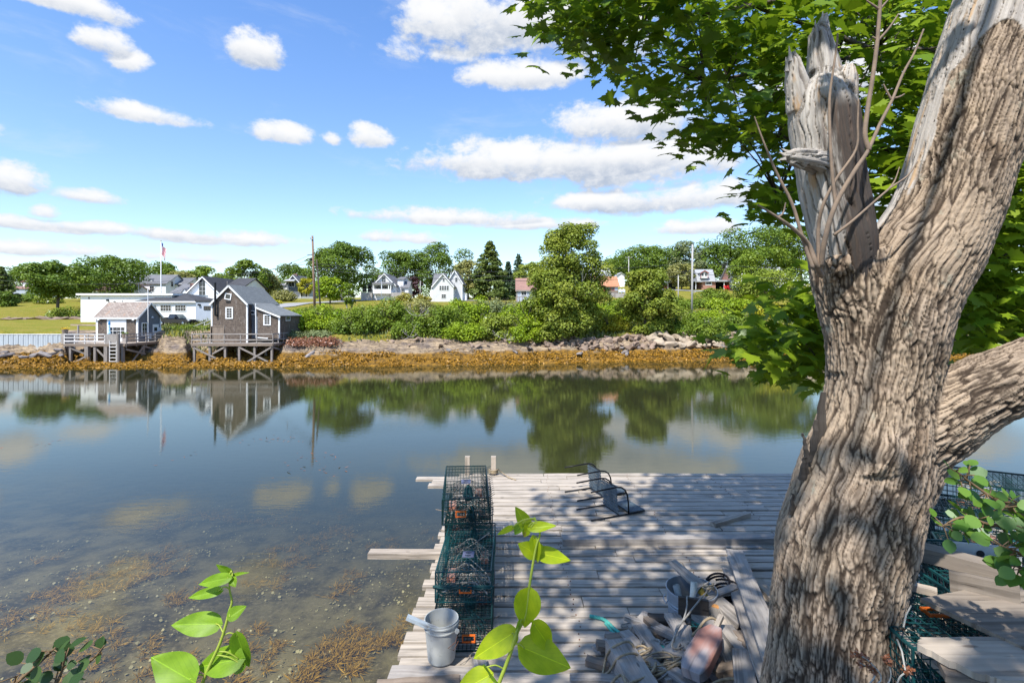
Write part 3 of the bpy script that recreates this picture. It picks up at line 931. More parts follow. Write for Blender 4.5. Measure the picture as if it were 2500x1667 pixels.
X0, X1, Y0, Y1 = X_(468, 61.5), X_(666, 61.5), 61.5, 70.5
pp = [X_(p, 61.5) - X0 for p in (473, 511, 548.6, 583, 620.5, 662.5)]
posts = [(x, .15, .24) for x in pp] + [(x, 3.0, .24) for x in (pp[0] + 2.2, pp[2], pp[4], X1 - X0 - .1)] + [(X1 - X0 - .1, 5.5, .22)]
zr_ = 1.12
br = [(pp[0], -.02, 1.9, pp[1] + 1.75, -.02, .15), (pp[2], -.02, 1.95, pp[1] - .2, .3, .9), (pp[3], -.02, 1.95, pp[5] - .4, -.02, .2), (pp[5], -.06, 1.95, pp[3] + 1.0, -.06, .15), (X1 - X0, .2, 1.9, X1 - X0, 4.2, 1.0)]
WD = X1 - X0
wharf('timber_wharf', 'grey timber wharf with cross braces carrying the tall shingled house', X0, X1, Y0, Y1, DZ, posts,
      [((0, -.02, DZ), (WD, -.02, DZ), 5, 'grey_wood', [(zr_, .12), (.42, .14)]), ((WD, 0, DZ), (WD, 4.2, DZ), 3, 'grey_wood', [(zr_, .12), (.42, .14)]), ((.0, 0, DZ), (.0, 5.5, DZ), 3, 'grey_wood', [(zr_, .1), (.5, .1)])], br)

# ---- shack on the left wharf
h = House('fishing_shack', 'low shingled fishing shack with cedar roof and white double doors on the left wharf', 'shack', 290, 65.0, DZ)
xa, xb = h.lx(237), h.lx(335)
ze, zr = h.lz(773), 4.95
h.vol(xa, xb, 0, 4.3, 0, ze, zr, 'x', M['cedar'], M['roof_cedar'], .25, .12, M['white'])
b = MB(); b.prism([(.004, 0), (4.296, 0), (4.296, ze), (2.15, zr - .012), (.004, ze)], 'x', xb - .01, xb + .02); b.build('gable_wall', M['cedar_grey'], h.o)
dd = MB(); dx0, dx1 = h.lx(262), h.lx(309); zt = ze - .02
dd.box(dx0, dx1, -.06, -.005, .02, zt - .1); dd.box(dx0 - .12, dx1 + .12, -.09, -.062, zt - .12, zt)
do = dd.build('double_door', M['white'], h.o)
for u in (277, 296):
    b = MB(); g = MB(); c = h.lx(u); w_ = .5
    for i in range(3): b.box(c - w_ + i * w_ - .03, c - w_ + i * w_ + .03, -.1, -.065, .5, 1.85)
    for z_ in (.5, .95, 1.4, 1.85): b.box(c - w_, c + w_, -.098, -.066, z_ - .03, z_ + .03)
    o = b.build('window', M['white'], do); g.box(c - w_, c + w_, -.075, -.062, .5, 1.85); g.build('pane', M['glass'], h.o)
h.win('r', 1.25, 1.55, .85, 1.5, xb + .02, 2, 3, case=.12)
h.door('r', 3.3, .05, .9, 2.0, xb + .02, 'white', (.6, 1.2, .5))
def lampfn(x, y, z):
    return lambda b: (b.lathe([(.02, .16), (.05, .14), (.16, .0), (.15, -.01)], (x, y, z), 10), b.tube([(x, y, z + .15), (x - .02, y + .12, z + .22), (x - .05, y + .2, z + .1)], .02, 5))
part('wall_lamp', 'white', h.o, lampfn(xb + .25, 2.4, ze - .15))
part('wall_lamp', 'white', h.o, lampfn(xa + .35, -.22, ze - .45))
part('wall_lamp', 'white', h.o, lampfn(xb - .35, -.22, ze - .45))
part('meter_box', 'white', h.o, lambda b: b.box(xb + .03, xb + .2, 3.95, 4.2, 1.2, 1.7)); part('meter_box', 'white', h.o, lambda b: b.box(xb + .03, xb + .2, 2.05, 2.3, .3, .9))
m_ = thing('antenna_mast', 'thin white mast rising beside the gable of the low shack', 'mast', (X_(362, 66.0), 66.0, DZ))
part('pole', 'white', m_, lambda b: b.tube([(0, 0, 0), (-.05, 0, 6.9)], .05, 6))
part('crossarm', 'white', m_, lambda b: b.tube([(-.4, 0, 6.2), (.3, 0, 6.25)], .02, 5))

X0, X1, Y0, Y1 = X_(157, 61), X_(307, 61), 61.0, 71.0
WD = X1 - X0
pp = [(X_(171, 61) - X0, .24), (X_(212, 61) - X0, .42), (X_(231, 61) - X0, .26), (X_(259, 61) - X0, .42), (X_(298.5, 61) - X0, .28)]
posts = [(x, .1, w) for x, w in pp] + [(WD - .1, y, .26) for y in (3, 6, 9)] + [(x, 4.5, .26) for x in (1, 3.6, 5.5)]
br = [(pp[0][0], .0, 1.9, 2.6, .6, .9), (3.0, .2, 1.2, 1.0, .2, .1), (3.6, .1, 1.9, 5.2, .1, .3), (WD - .1, .2, 1.7, WD + .1, 3.2, .9), (WD, 3, 1.9, WD + .05, .9, .1), (WD, 3, 1.9, WD, 6.3, 1.0), (WD, 9, 1.9, WD, 5.5, .6)]
wo = wharf('shack_wharf', 'weathered wharf with white railing and stout pilings under the low shack', X0, X1, Y0, Y1, DZ, posts,
      [((0, -.04, DZ), (WD * .66, -.04, DZ), 4, 'white_wood', [(1.1, .1), (.72, .1), (.3, .14)]), ((WD, 0, DZ), (WD, 10, DZ), 6, 'grey_wood', [(1.1, .1), (.75, .12), (.36, .12)]),
       ((0, 0, DZ), (0, 5, DZ), 3, 'grey_wood', [(1.1, .1), (.6, .12)])], br, deckmat='pale_wood')
part('solid_panel', 'grey_wood', wo, lambda b: [b.box(WD * .67 + i * .17, WD * .67 + i * .17 + .16, -.08, -.04, DZ - .1, DZ + 1.15) for i in range(9)])
part('gate_post', 'white_wood', wo, lambda b: b.box(WD * .67 + 1.6, WD * .67 + 1.76, -.14, .0, DZ - .5, DZ + 1.25))
def ladder(b):
    x = X_(271, 61) - X0
    for dx_ in (0, .82): b.bar((x + dx_, -.22, -.6), (x + dx_, -.2, DZ + .35), .1, .07, (1, 0, 0))
    for z_ in np.arange(-.1, DZ + .4, .42): b.bar((x, -.25, z_), (x + .82, -.25, z_), .06, .09)
l_ = MB(); ladder(l_); lo = l_.build('ladder', M['white_wood'], None, loc=(X0, Y0, 0)); tag(lo, 'pale wooden ladder going down to the water from the shack wharf', 'ladder')
p_ = MB(); p_.tube([(0, 0, -.8), (.02, 0, 1.5), (0, 0, 3.6)], [.17, .16, .15], 8); po = p_.build('mooring_post', M['pile_wood'], None, loc=(X_(290, 60.7), 60.6, 0)); tag(po, 'thick round mooring post beside the wharf ladder', 'post')
# things on the wharf
u = thing('patio_umbrella', 'closed blue and aqua patio umbrella standing before the white doors', 'umbrella', (X_(267, 63.3), 63.3, DZ))
part('pole', 'white', u, lambda b: b.tube([(0, 0, 0), (0, 0, 2.3)], .025, 6))
part('base', 'concrete', u, lambda b: b.lathe([(0, .001), (.26, .001), (.26, .06), (.05, .12), (0, .12)], n=14))
part('canopy', 'aqua', u, lambda b: b.lathe([(.02, .95), (.17, 1.02), (.19, 1.15), (.12, 1.4), (.1, 1.75), (.11, 2.1), (.1, 2.2)], n=12))
part('canopy_top', 'blue', u, lambda b: b.lathe([(.11, 2.19), (.14, 2.3), (.1, 2.5), (.03, 2.7), (.0, 2.75)], n=12))
def planter(name, label, x, y, z, flower=True, s=1.0):
    o = thing(name, label, 'planter', (x, y, z))
    part('tub', 'brown_wood', o, lambda b: b.lathe([(0, .0), (.26 * s, .0), (.34 * s, .5 * s), (.3 * s, .5 * s), (.28 * s, .42 * s), (0, .42 * s)], n=12))
    ps = NR.normal(size=(90, 3)) * np.array([.17, .17, .07]) * s + np.array([0, 0, .55 * s])
    link('flowers', leaves('flowers', ps, rand_unit(90) + [0, 0, .8], rand_unit(90), np.full(90, .13 * s), M['flower' if flower else 'leaf_mid'], DIAMOND), o)
planter('flower_tub', 'wooden tub of yellow flowers at the corner of the shack wharf', X_(159, 61.4), 61.4, DZ + 1.2)
pd = MB(); pd.box(-.3, .3, -.25, .25, 0, 1.2); tag(pd.build('tub_stand', M['grey_wood'], None, loc=(X_(159, 61.4), 61.4, DZ)), 'square grey stand under the tub of yellow flowers', 'stand')
planter('plant_tub', 'brown tub planted beside the grey gable door of the shack', X_(386, 69.5), 69.5, DZ, False, 1.3)
planter('plant_pot', 'small plant pot on the wharf beside the white double doors', X_(305, 64.0), 64.0, DZ + .55, False)
ps_ = MB(); ps_.box(-.2, .2, -.2, .2, 0, .55); tag(ps_.build('pot_stool', M['grey_wood'], None, loc=(X_(305, 64.0), 64.0, DZ)), 'little stool carrying the plant pot by the white doors', 'stool')
def adirondack(name, label, loc, rz, m, group=None, s=1.0):
    o = thing(name, label, 'chair', loc, rz, group)
    def back(b):
        for i in range(5):
            x = (i - 2) * .13; hgt = 1.12 - abs(i - 2) * .07
            b.bar((x, .28, .32), (x * 1.15, .56, hgt), .12, .025, (0, 1, 0))
    part('backrest', m, o, back)
    part('seat', m, o, lambda b: [b.bar((-.3, -.3 + i * .12, .38 - i * .025), (.3, -.3 + i * .12, .38 - i * .025), .11, .025) for i in range(6)])
    for sx in (-1, 1):
        part('armrest', m, o, lambda b: b.bar((sx * .4, -.38, .56), (sx * .4, .45, .58), .14, .03))
        part('leg', m, o, lambda b: (b.bar((sx * .34, -.32, 0), (sx * .34, -.32, .54), .1, .04, (1, 0, 0)),))
        part('leg', m, o, lambda b: (b.bar((sx * .3, .62, .02), (sx * .3, -.3, .38), .1, .04, (0, 0, 1)),))
    return o
adirondack('garden_chair', 'orange wooden garden chair at the shore end of the shack wharf', (X_(406, 70.2), 70.2, DZ), rad(25), 'orange_wood').scale = (1.35, 1.35, 1.35)
adirondack('garden_chair', 'orange wooden low chair seen through the railing beyond the shack', (X_(396, 68.6), 68.6, DZ), rad(-30), 'orange_wood').scale = (1.2, 1.2, 1.0)
st = thing('shore_stairs', 'wooden stairs with white handrails climbing from the shack wharf to the lawn', 'stairs', (X1 - .2, 71.0, DZ))
for sx in (0, 1.2):
    part('handrail', 'white_wood', st, lambda b: (b.bar((.2 + sx * .4, sx + .1, 1.05), (3.2 + sx * .4, 3.4 + sx, 3.0), .07, .12), [b.bar((.2 + sx * .4 + k * 1.0, sx + .1 + k * 1.1, .65 * k), (.2 + sx * .4 + k, sx + .1 + k * 1.1, 1.05 + .65 * k), .09, .09, (1, 0, 0)) for k in range(4)]))
part('treads', 'grey_wood', st, lambda b: [b.bar((.15 + k * .3, .1 + k * .33, .1 + k * .2), (.6 + k * .3, 1.3 + k * .33, .1 + k * .2), .3, .05) for k in range(10)])

# ---- sea wall and lawn posts
s = thing('sea_wall', 'long pale sheet sea wall on a stained concrete footing left of the wharf', 'wall', (X_(-160, 62), 62.0, 0))
L_ = X_(155, 62) - X_(-160, 62)
part('panel', mat('pale_ribbed_sheet', (.44, .48, .5), (.36, .4, .43), .8, .5, stretch=(3, 1, .4)), s, lambda b: [b.box(i * .3, i * .3 + .26, -.02 - (i % 2) * .03, .04, 1.85, 3.42) for i in range(int(L_ / .3))])
part('footing', 'concrete', s, lambda b: [b.box(i * 3.9, i * 3.9 + 3.88, -.25 - (i % 3) * .04, .6, -.2, 1.84) for i in range(int(L_ / 3.9))])
part('cap', 'white', s, lambda b: b.box(0, L_, -.09, .3, 3.423, 3.5))
part('end_panel', 'grey_wood', s, lambda b: b.box(L_ + .003, L_ + .1, -.1, 1.6, .3, 3.55))
q = MB(); q.bar((0, 0, -.3), (0, 0, 2.1), .16, .16, (1, 0, 0), 3, .006); tag(q.build('lawn_post', M['grey_wood'], None, loc=(X_(191, 66), 66, tz(X_(191, 66), 66))), 'lone grey post on the lawn behind the white wharf railing', 'post')

# ---- white buildings
Dw = 86.0
h = House('flat_roof_building', 'long white building with flat roof and blank end wall above the lawn', 'building', 300, Dw, tz(X_(280, Dw), Dw) - .3)
h.vol(h.lx(197), h.lx(420), 0, 9, -.5, h.lz(721), 0, 'flat', M['clap_white'], M['white'], .45)
part('floodlight', 'iron', h.o, lambda b: (b.box(h.lx(262), h.lx(266), -.3, -.01, h.lz(735), h.lz(731)), b.box(h.lx(279), h.lx(282), -.2, -.01, h.lz(737), h.lz(735))))
part('wall_vent', 'roof_grey', h.o, lambda b: (b.box(h.lx(216), h.lx(219), -.06, -.01, h.lz(730), h.lz(725)), b.box(h.lx(298), h.lx(300), -.06, -.01, h.lz(736), h.lz(734))))
Dg = 84.0
h = House('white_garage', 'low white garage with dark hip roof and paned windows behind the black pickup', 'garage', 440, Dg, tz(X_(440, Dg), Dg) - .3)
xa, xb = h.lx(330), h.lx(478); zt = h.lz(738)
h.vol(xa, xb, 0, 10, -.5, zt, h.lz(716, 6), 'hip', M['clap_white'], M['roof_dark'], .35)
for u in (376, 405, 441):
    h.win('f', h.lx(u), h.lz(752), 1.7 if u > 380 else .8, .95, 0, 4, 2, case=.08)
part('fascia', 'white', h.o, lambda b: b.box(xa - .36, xb + .36, -.4, -.355, zt - .06, zt + .17))
h2 = House('garage_wing', 'blue grey garage wing with a dark roof between the pickup and the tall house', 'garage', 500, Dg - 2, tz(X_(500, Dg), Dg) - .4)
h2.vol(h2.lx(478) + .02, h2.lx(533), 0, 9, -.5, h2.lz(737), 0, 'flat', M['clap_blue'], M['roof_dark'], .1)
h2.win('f', h2.lx(507), h2.lz(752), 1.15, .55, 0, 3, 1, case=.04, frame='dark', pane='glass')
part('wall_lamp', 'iron', h2.o, lambda b: b.box(h2.lx(485), h2.lx(490), -.3, -.01, h2.lz(746), h2.lz(742)))
Db = 97.0
h = House('gabled_white_house', 'white house with wide front gable and charcoal roof rising behind the garage', 'house', 500, Db, 5.5)
xa, xb = h.lx(455), h.lx(540)
h.vol(xa, xb, 0, 16, -1, h.lz(718), h.lz(676), 'y', M['clap_white'], M['roof_dark'], .5, .18, M['white'])
h.win('f', h.lx(494), h.lz(700), 1.2, 3.2, 0, 2, 4, case=.1)
h.vol(h.lx(520), h.lx(560), 5, 14, -1, h.lz(700, 5), h.lz(679, 7), 'x', M['clap_white'], M['roof_dark'], .4, .18)
h.vol(h.lx(410), h.lx(458), 1, 9, -1, h.lz(715), h.lz(692), 'x', M['clap_white'], M['roof_grey'], .3, .15)
h.chimney(h.lx(442), 4, h.lz(710), h.lz(689), 1.0)
h.vol(h.lx(440), h.lx(451), .6, 2.5, 2, h.lz(712), h.lz(706), 'y', M['white'], M['roof_grey'], .15, .1)

Dh = 140.0
h = House('dormered_white_house', 'large white house with grey roof and two dormers beyond the flagpole', 'house', 350, Dh, tz(X_(350, Dh), Dh) - .5)
xa, xb = h.lx(306), h.lx(405)
h.vol(xa, xb, 0, 9.5, -1, h.lz(692), h.lz(672, 4.7), 'x', M['clap_white'], M['roof_grey'], .4, .15)
for u in (331, 362): h.vol(h.lx(u - 6), h.lx(u + 6), 1.0, 4.5, h.lz(694), h.lz(686), h.lz(680), 'y', M['clap_white'], M['roof_grey'], .3, .12); h.win('f', h.lx(u), h.lz(690), .8, .9, 1.0, 2, 2, case=.08)
for u in (322, 348, 371): h.win('f', h.lx(u), h.lz(705), 1.1, 1.4, 0, 2, 2, case=.1)
for y_ in (2.5, 6.5): h.win('r', y_, h.lz(692), .9, 1.4, xb, 1, 2, case=.1)
h.vol(h.lx(402), h.lx(432), 4, 12, -1, h.lz(692), h.lz(675), 'x', M['clap_white'], M['roof_grey'], .4, .15)
h.win('f', h.lx(416), h.lz(697), .9, 1.4, 4, 1, 2, case=.1)
Dp = 132.0
h = House('porch_house', 'low brown roofed house with a long porch half hidden by trees', 'house', 262, Dp, tz(X_(262, Dp), Dp) - .3)
h.vol(h.lx(222), h.lx(312), 2, 8, -1, h.lz(708), h.lz(699, 3), 'x', M['clap_grey'], M['roof_brown'], .3)
h.vol(h.lx(220), h.lx(314), 0, 1.95, h.lz(710), h.lz(709), h.lz(705), 'front', M['white'], M['roof_brown'], .2)
part('porch_post', 'white', h.o, lambda b: [b.box(h.lx(u) - .08, h.lx(u) + .08, .1, .26, -1, h.lz(710)) for u in (228, 244, 260, 276, 292, 308)])
for u in (238, 255, 272): h.win('f', h.lx(u), h.lz(717), .9, 1.0, 2, 2, 2)
Df = 175.0
h = House('far_white_house', 'small white house with arched gable window among trees at far left', 'house', 62, Df, tz(X_(62, Df), Df) - .8)
xa, xb = h.lx(42), h.lx(78)
h.vol(xa, xb, 2, 9, -1, h.lz(688), h.lz(681), 'y', M['clap_white'], M['roof_brown'], .5, .2)
h.vol(h.lx(76), h.lx(95), 3, 9, -1, h.lz(691), h.lz(684), 'x', M['clap_white'], M['roof_brown'], .4, .2)
h.vol(h.lx(30), h.lx(80), -2, 2, -1, h.lz(706), h.lz(700), 'front', M['clap_blue'], M['roof_brown'], .3)
h.win('f', h.lx(56), h.lz(694), 1.6, 1.6, 2, 2, 2)
h.win('f', h.lx(43), h.lz(712), 1.0, .8, -2, 2, 1)

Dc = 150.0
h = House('grey_gabled_cottage', 'small grey cottage with white gable boards and red chimney left of the brown utility pole', 'cottage', 716, Dc, tz(X_(716, Dc), Dc) - .5)
h.vol(h.lx(700), h.lx(733), 0, 9, -1, h.lz(691), h.lz(672), 'y', M['cedar_grey'], M['roof_grey'], .5, .2, M['white'])
h.vol(h.lx(668), h.lx(700) - .02, 1, 7, -1, h.lz(697), h.lz(691), 'x', M['clap_grey'], M['roof_grey'], .3)
h.vol(h.lx(733) + .02, h.lx(752), 1, 8, -1, h.lz(697), h.lz(690), 'x', M['clap_grey'], M['roof_dark'], .3)
h.chimney(h.lx(715), 2, h.lz(680), h.lz(668), .9)
h.vol(h.lx(700), h.lx(722), -1.6, -.02, h.lz(688), h.lz(687), h.lz(683), 'front', M['white'], M['roof_light'], .2)
h.win('f', h.lx(712), h.lz(694), 1.6, 1.3, 0, 2, 1)
part('fence_rail', 'clap_grey', h.o, lambda b: [b.box(h.lx(703) + i * .25, h.lx(703) + i * .25 + .12, -3, -2.95, -1, .9) for i in range(36)])
Dn = 165.0
h = House('hidden_grey_cottage', 'grey roofed cottage glimpsed between the utility pole and the big oak', 'cottage', 765, Dn, tz(X_(765, Dn), Dn) - .5)
h.vol(h.lx(752), h.lx(800), 0, 8, -1, h.lz(697), h.lz(688), 'x', M['clap_grey'], M['roof_grey'], .4); h.win('f', h.lx(790), h.lz(703), 1.2, 1.2, 0)

Dv = 122.0
h = House('white_porch_cottage', 'white gabled cottage with screened upper porch over a white garage door', 'cottage', 930, Dv, tz(X_(930, Dv), Dv) - 1.2)
zb_ = h.lz(732); xa, xb = h.lx(909), h.lx(960)
h.vol(xa, xb, 1.6, 12, h.lz(716), h.lz(693), h.lz(667), 'y', M['clap_white'], M['roof_grey'], .45, .18, M['white'])
h.vol(xb + .02, h.lx(975), 4.5, 14, -1, h.lz(679), h.lz(671), 'x', M['clap_white'], M['roof_grey'], .3)
h.vol(h.lx(907), xa - .0, 5, 11, -1, h.lz(690), h.lz(668, 3), 'x', M['clap_white'], M['roof_grey'], .3)
h.vol(h.lx(880), h.lx(907), 7, 13, -1, h.lz(693), h.lz(681, 2), 'x', M['clap_white'], M['roof_dark'], .3)
h.win('f', h.lx(890, 7), h.lz(705, 7), .9, 1.5, 7, 1, 2); h.win('f', h.lx(903, 7), h.lz(705, 7), .9, 1.5, 7, 1, 2)
h.win('f', h.lx(933), h.lz(682), .9, 1.4, 1.6, 2, 2)
h.vol(h.lx(912), h.lx(956), -.6, 1.58, h.lz(696), h.lz(694), h.lz(689), 'front', M['white'], M['roof_grey'], .2)
part('porch_wall', 'clap_white', h.o, lambda b: (b.box(h.lx(912), h.lx(956), -.6, -.5, h.lz(716), h.lz(706)), b.box(h.lx(912), h.lx(956), -.6, 1.55, h.lz(717), h.lz(716) - .003)))
part('porch_post', 'white', h.o, lambda b: [b.box(h.lx(u) - .09, h.lx(u) + .09, -.59, -.42, h.lz(706), h.lz(696)) for u in (912.8, 933, 950, 955.2)])
for u in (922, 944): h.win('f', h.lx(u), h.lz(701), 1.9, 1.0, 1.6, 2, 1, frame='roof_grey')
part('lower_wall', 'clap_white', h.o, lambda b: b.box(h.lx(912), h.lx(952), 1.0, 1.58, -1, h.lz(717) - .01))
h.door('f', h.lx(931), zb_, 3.2, 1.35, 1.0, 'white')
for u in (917, 946): h.win('f', h.lx(u), h.lz(721), .55, .7, 1.0, 1, 2)
for y_ in (6, 9): h.win('r', y_, h.lz(690), .8, 1.5, h.lx(975), 1, 2)
h.vol(h.lx(980, 4), h.lx(997, 4), 4, 9, -1, h.lz(700), h.lz(684), 'x', M['clap_white'], M['roof_grey'], .3); h.win('f', h.lx(984, 4), h.lz(711), .9, 1.3, 4)
w_ = thing('retaining_wall', 'field stone retaining wall beside the white porch cottage', 'wall', (X_(880, 121), 121, tz(X_(880, 121), 121)))
part('stones', 'stone', w_, lambda b: (b.box(0, 2.6, .4, 1.2, -1, 2.0), b.box(7.2, 11.5, .4, 1.2, -1, 2.0)))

Dy = 118.0
h = House('grey_clapboard_house', 'pale grey clapboard house with two stepped front gables and a row of four windows', 'house', 1085, Dy, tz(X_(1085, Dy), Dy) - .8)
xa, xb = h.lx(1054), h.lx(1106)
h.vol(h.lx(1057), xb, 0, 5, -1, h.lz(697), h.lz(668), 'y', M['clap_grey'], M['roof_grey'], .35, .16, M['white'])
h.vol(h.lx(1054), h.lx(1080), 2.5, 9, -1, h.lz(694, 2), h.lz(669, 5), 'x', M['clap_grey'], M['roof_grey'], .3)
h.vol(h.lx(1092, 5), h.lx(1128, 5), 5.02, 14, -1, h.lz(689, 5), h.lz(660, 5), 'y', M['clap_grey'], M['roof_grey'], .35, .16, M['white'])
for i in range(4): h.win('f', h.lx(1075.5 + i * 5.8), h.lz(703), .45, .95, 0, 1, 2, case=.05)
h.win('f', h.lx(1083), h.lz(683), .45, .7, 0, 1, 2, case=.06); h.win('f', h.lx(1080.5), h.lz(723), .45, .85, 0, 1, 2, case=.05); h.win('f', h.lx(1086), h.lz(723), .45, .85, 0, 1, 2, case=.05)
h.win('f', h.lx(1114, 5), h.lz(683, 5), .5, 1.0, 5.02, 1, 2, case=.06); h.win('f', h.lx(1102.5, 5), h.lz(668, 5), .4, .5, 5.02, 1, 1, case=.06)
for y_ in (1.2, 2.6): h.win('r', y_, h.lz(700), .7, 1.5, xb, 1, 2)
h.win('r', 7, h.lz(702, 5), 1.4, 1.4, h.lx(1128, 5), 3, 1)
h.vol(h.lx(1128, 5) + .02, h.lx(1138, 5), 6, 10, -1, h.lz(716), h.lz(712), 'shed', M['clap_white'], M['white'], .15)
part('porch_post', 'white', h.o, lambda b: (b.box(h.lx(1050.5), h.lx(1051.5), 1.2, 1.4, h.lz(709), h.lz(697)), b.box(h.lx(1049), h.lx(1057) - .01, .6, 2.4, -1, h.lz(709))))

Dr = 105.0
h = House('brown_roof_cottage', 'weathered cottage with brown red roof and raised porch beside the birch', 'cottage', 1285, Dr, tz(X_(1285, Dr), Dr) + .6)
h.vol(h.lx(1262), h.lx(1312), 0, 6, -.5, h.lz(707), h.lz(681, 3), 'x', M['clap_blue'], M['roof_brown'], .3, .15, M['grey_wood'])
h.win('f', h.lx(1279), h.lz(714), 1.0, 1.1, 0)
h.chimney(h.lx(1293), 3, h.lz(686), h.lz(676), .7); h.chimney(h.lx(1325), 4, h.lz(700), h.lz(665), .9)
part('porch', 'brown_wood', h.o, lambda b: (b.box(h.lx(1258), h.lx(1284), -2.2, -.02, -.2, 0), [b.box(h.lx(1259) + i * .65, h.lx(1259) + i * .65 + .12, -2.2, -2.08, -2.5, .9) for i in range(4)], b.box(h.lx(1258), h.lx(1284), -2.22, -2.12, .85, .95)))
Do = 118.0
h = House('terracotta_roof_cottage', 'cottage with terracotta orange roof, pink window trim and wooden front steps', 'cottage', 1460, Do, tz(X_(1460, Do), Do) + .3)
h.vol(h.lx(1437), h.lx(1509), 0, 6, -1.2, h.lz(698), h.lz(677, 3), 'x', M['clap_blue'], M['roof_red'], .35, .16)
part('stone_base', 'stone', h.o, lambda b: b.box(h.lx(1445), h.lx(1509), -.08, -.01, -1.5, h.lz(716)))
part('porch_siding', 'brown_wood', h.o, lambda b: b.box(h.lx(1480), h.lx(1508.5), -.06, -.012, h.lz(715), h.lz(709)))
h.door('f', h.lx(1473), h.lz(714), .9, 1.4, 0, 'maroon', (.5, .6, .6))
for u in (1487, 1495): h.win('f', h.lx(u), h.lz(704), .75, .75, 0, 1, 1, frame='maroon', case=.12)
h.win('f', h.lx(1463), h.lz(704), .6, 1.0, 0, 1, 2, frame='maroon')
part('steps', 'orange_wood', h.o, lambda b: [b.box(h.lx(1468), h.lx(1479), -.3 - i * .3, -.03 - i * .3, h.lz(715) - i * .28 - .1, h.lz(715) - i * .28) for i in range(6)])
part('stair_rail', 'white', h.o, lambda b: (b.bar((h.lx(1479.5), -.1, h.lz(709)), (h.lx(1479.5), -1.9, h.lz(709) - 1.6), .06, .08), b.box(h.lx(1479), h.lx(1480), -1.95, -1.85, h.lz(729), h.lz(722))))
for i, u in enumerate((1514, 1522)):
    adirondack('lawn_chair', ['pale blue lawn chair nearest the orange roofed cottage', 'pale blue lawn chair a step further from the orange roofed cottage'][i], (X_(u, 117), 117, tz(X_(u, 117), 117) + .9), rad(-15), 'seat_blue', 'lawn chairs by the orange roofed cottage')
tr_ = MB(); tr_.box(-1.6, 1.8, -.8, .8, -1.5, .9); tag(tr_.build('stone_terrace', M['stone'], None, loc=(X_(1518, 117), 117, tz(X_(1518, 117), 117))), 'low field stone terrace under two pale blue chairs', 'terrace')
Dk = 170.0
h = House('pale_roof_house', 'house with long pale grey roof behind the orange roofed cottage', 'house', 1470, Dk, tz(X_(1470, Dk), Dk) - 1)
h.vol(h.lx(1440), h.lx(1490), 0, 8, -3, h.lz(672), h.lz(652), 'x', M['clap_white'], M['roof_light'], .3); h.win('f', h.lx(1480), h.lz(678), 1.2, 1.2, 0)
h.vol(h.lx(1498), h.lx(1515), -6, 0, -3, h.lz(676), h.lz(669), 'y', M['clap_white'], M['roof_light'], .4)
Dj = 150.0
h = House('red_gable_garage', 'small garage with red gable and dark open doorway up the slope', 'garage', 1640, Dj, tz(X_(1640, Dj), Dj) - .2)
h.vol(h.lx(1631), h.lx(1650), 0, 6, -.5, h.lz(690), h.lz(683), 'y', M['maroon'], M['roof_light'], .5, .2, M['white'])
part('doorway', 'dark', h.o, lambda b: b.box(h.lx(1633), h.lx(1648), -.03, -.005, -.5, h.lz(691)))
Dq = 148.0
h = House('gambrel_house', 'brick house with steep pale roof, white dormer and dark carport on the hill', 'house', 1725, Dq, tz(X_(1725, Dq), Dq) - .2)
h.vol(h.lx(1713), h.lx(1747), 0, 8, -1, h.lz(687), h.lz(680), 'x', M['brick'], M['roof_light'], .6)
rb = MB(); lo_ = [(0.2, h.lz(686)), (2.4, h.lz(656)), (7, h.lz(656)), (8.4, h.lz(686))]; rb.prism(lo_, 'x', h.lx(1703), h.lx(1748)); rb.build('roof', M['roof_light'], h.o)
h.vol(h.lx(1710), h.lx(1727), -.4, 3, h.lz(679), h.lz(666), h.lz(661), 'y', M['white'], M['roof_light'], .3, .15, M['maroon'])
for u in (1714, 1722): h.win('f', h.lx(u), h.lz(670), .55, .9, -.4, 1, 2, case=.06)
h.win('f', h.lx(1730), h.lz(691), 1.5, .9, 0, 2, 1, case=.2)
part('carport_roof', 'roof_light', h.o, lambda b: (b.box(h.lx(1694), h.lx(1712), -1, 6, h.lz(689), h.lz(687)), b.box(h.lx(1748) + .1, h.lx(1782), -1, 6, h.lz(688), h.lz(684))))
part('carport_back', 'dark', h.o, lambda b: (b.box(h.lx(1696), h.lx(1712), 4, 4.2, -1, h.lz(689)), b.box(h.lx(1748) + .1, h.lx(1782), 4, 4.2, -1, h.lz(688))))
part('carport_post', 'white', h.o, lambda b: [b.box(h.lx(u) - .1, h.lx(u) + .1, -.6, -.4, -1, h.lz(688.5)) for u in (1697, 1766, 1780)])
for i, u in enumerate((1774, 1782)):
    adirondack('lawn_chair', ['bright red lawn chair close to the dark carport', 'bright red lawn chair at the outer edge of the lawn'][i], (X_(u, 144), 144, tz(X_(u, 144), 144) + .05), rad(20), 'red', 'red lawn chairs by the carport').scale = (1.3,) * 3
Dl = 146.0
h = House('hillside_white_house', 'white trimmed house with pale roof and pillared porch half hidden by the big trees', 'house', 1850, Dl, tz(X_(1850, Dl), Dl) - .2)
h.vol(h.lx(1790), h.lx(1830), 0, 8, -1, h.lz(676), h.lz(651, 4), 'x', M['brick'], M['roof_light'], .4, .18, M['white'])
h.vol(h.lx(1782), h.lx(1797), -2, 0, -1, h.lz(677), h.lz(667), 'y', M['clap_blue'], M['roof_light'], .4, .15, M['white'])
h.vol(h.lx(1818), h.lx(1827), .3, 3, h.lz(668), h.lz(661), h.lz(657), 'y', M['white'], M['roof_light'], .2)
h.vol(h.lx(1832), h.lx(1925), 2, 9, -1, h.lz(672), h.lz(653, 4), 'x', M['clap_white'], M['roof_light'], .4, .18)
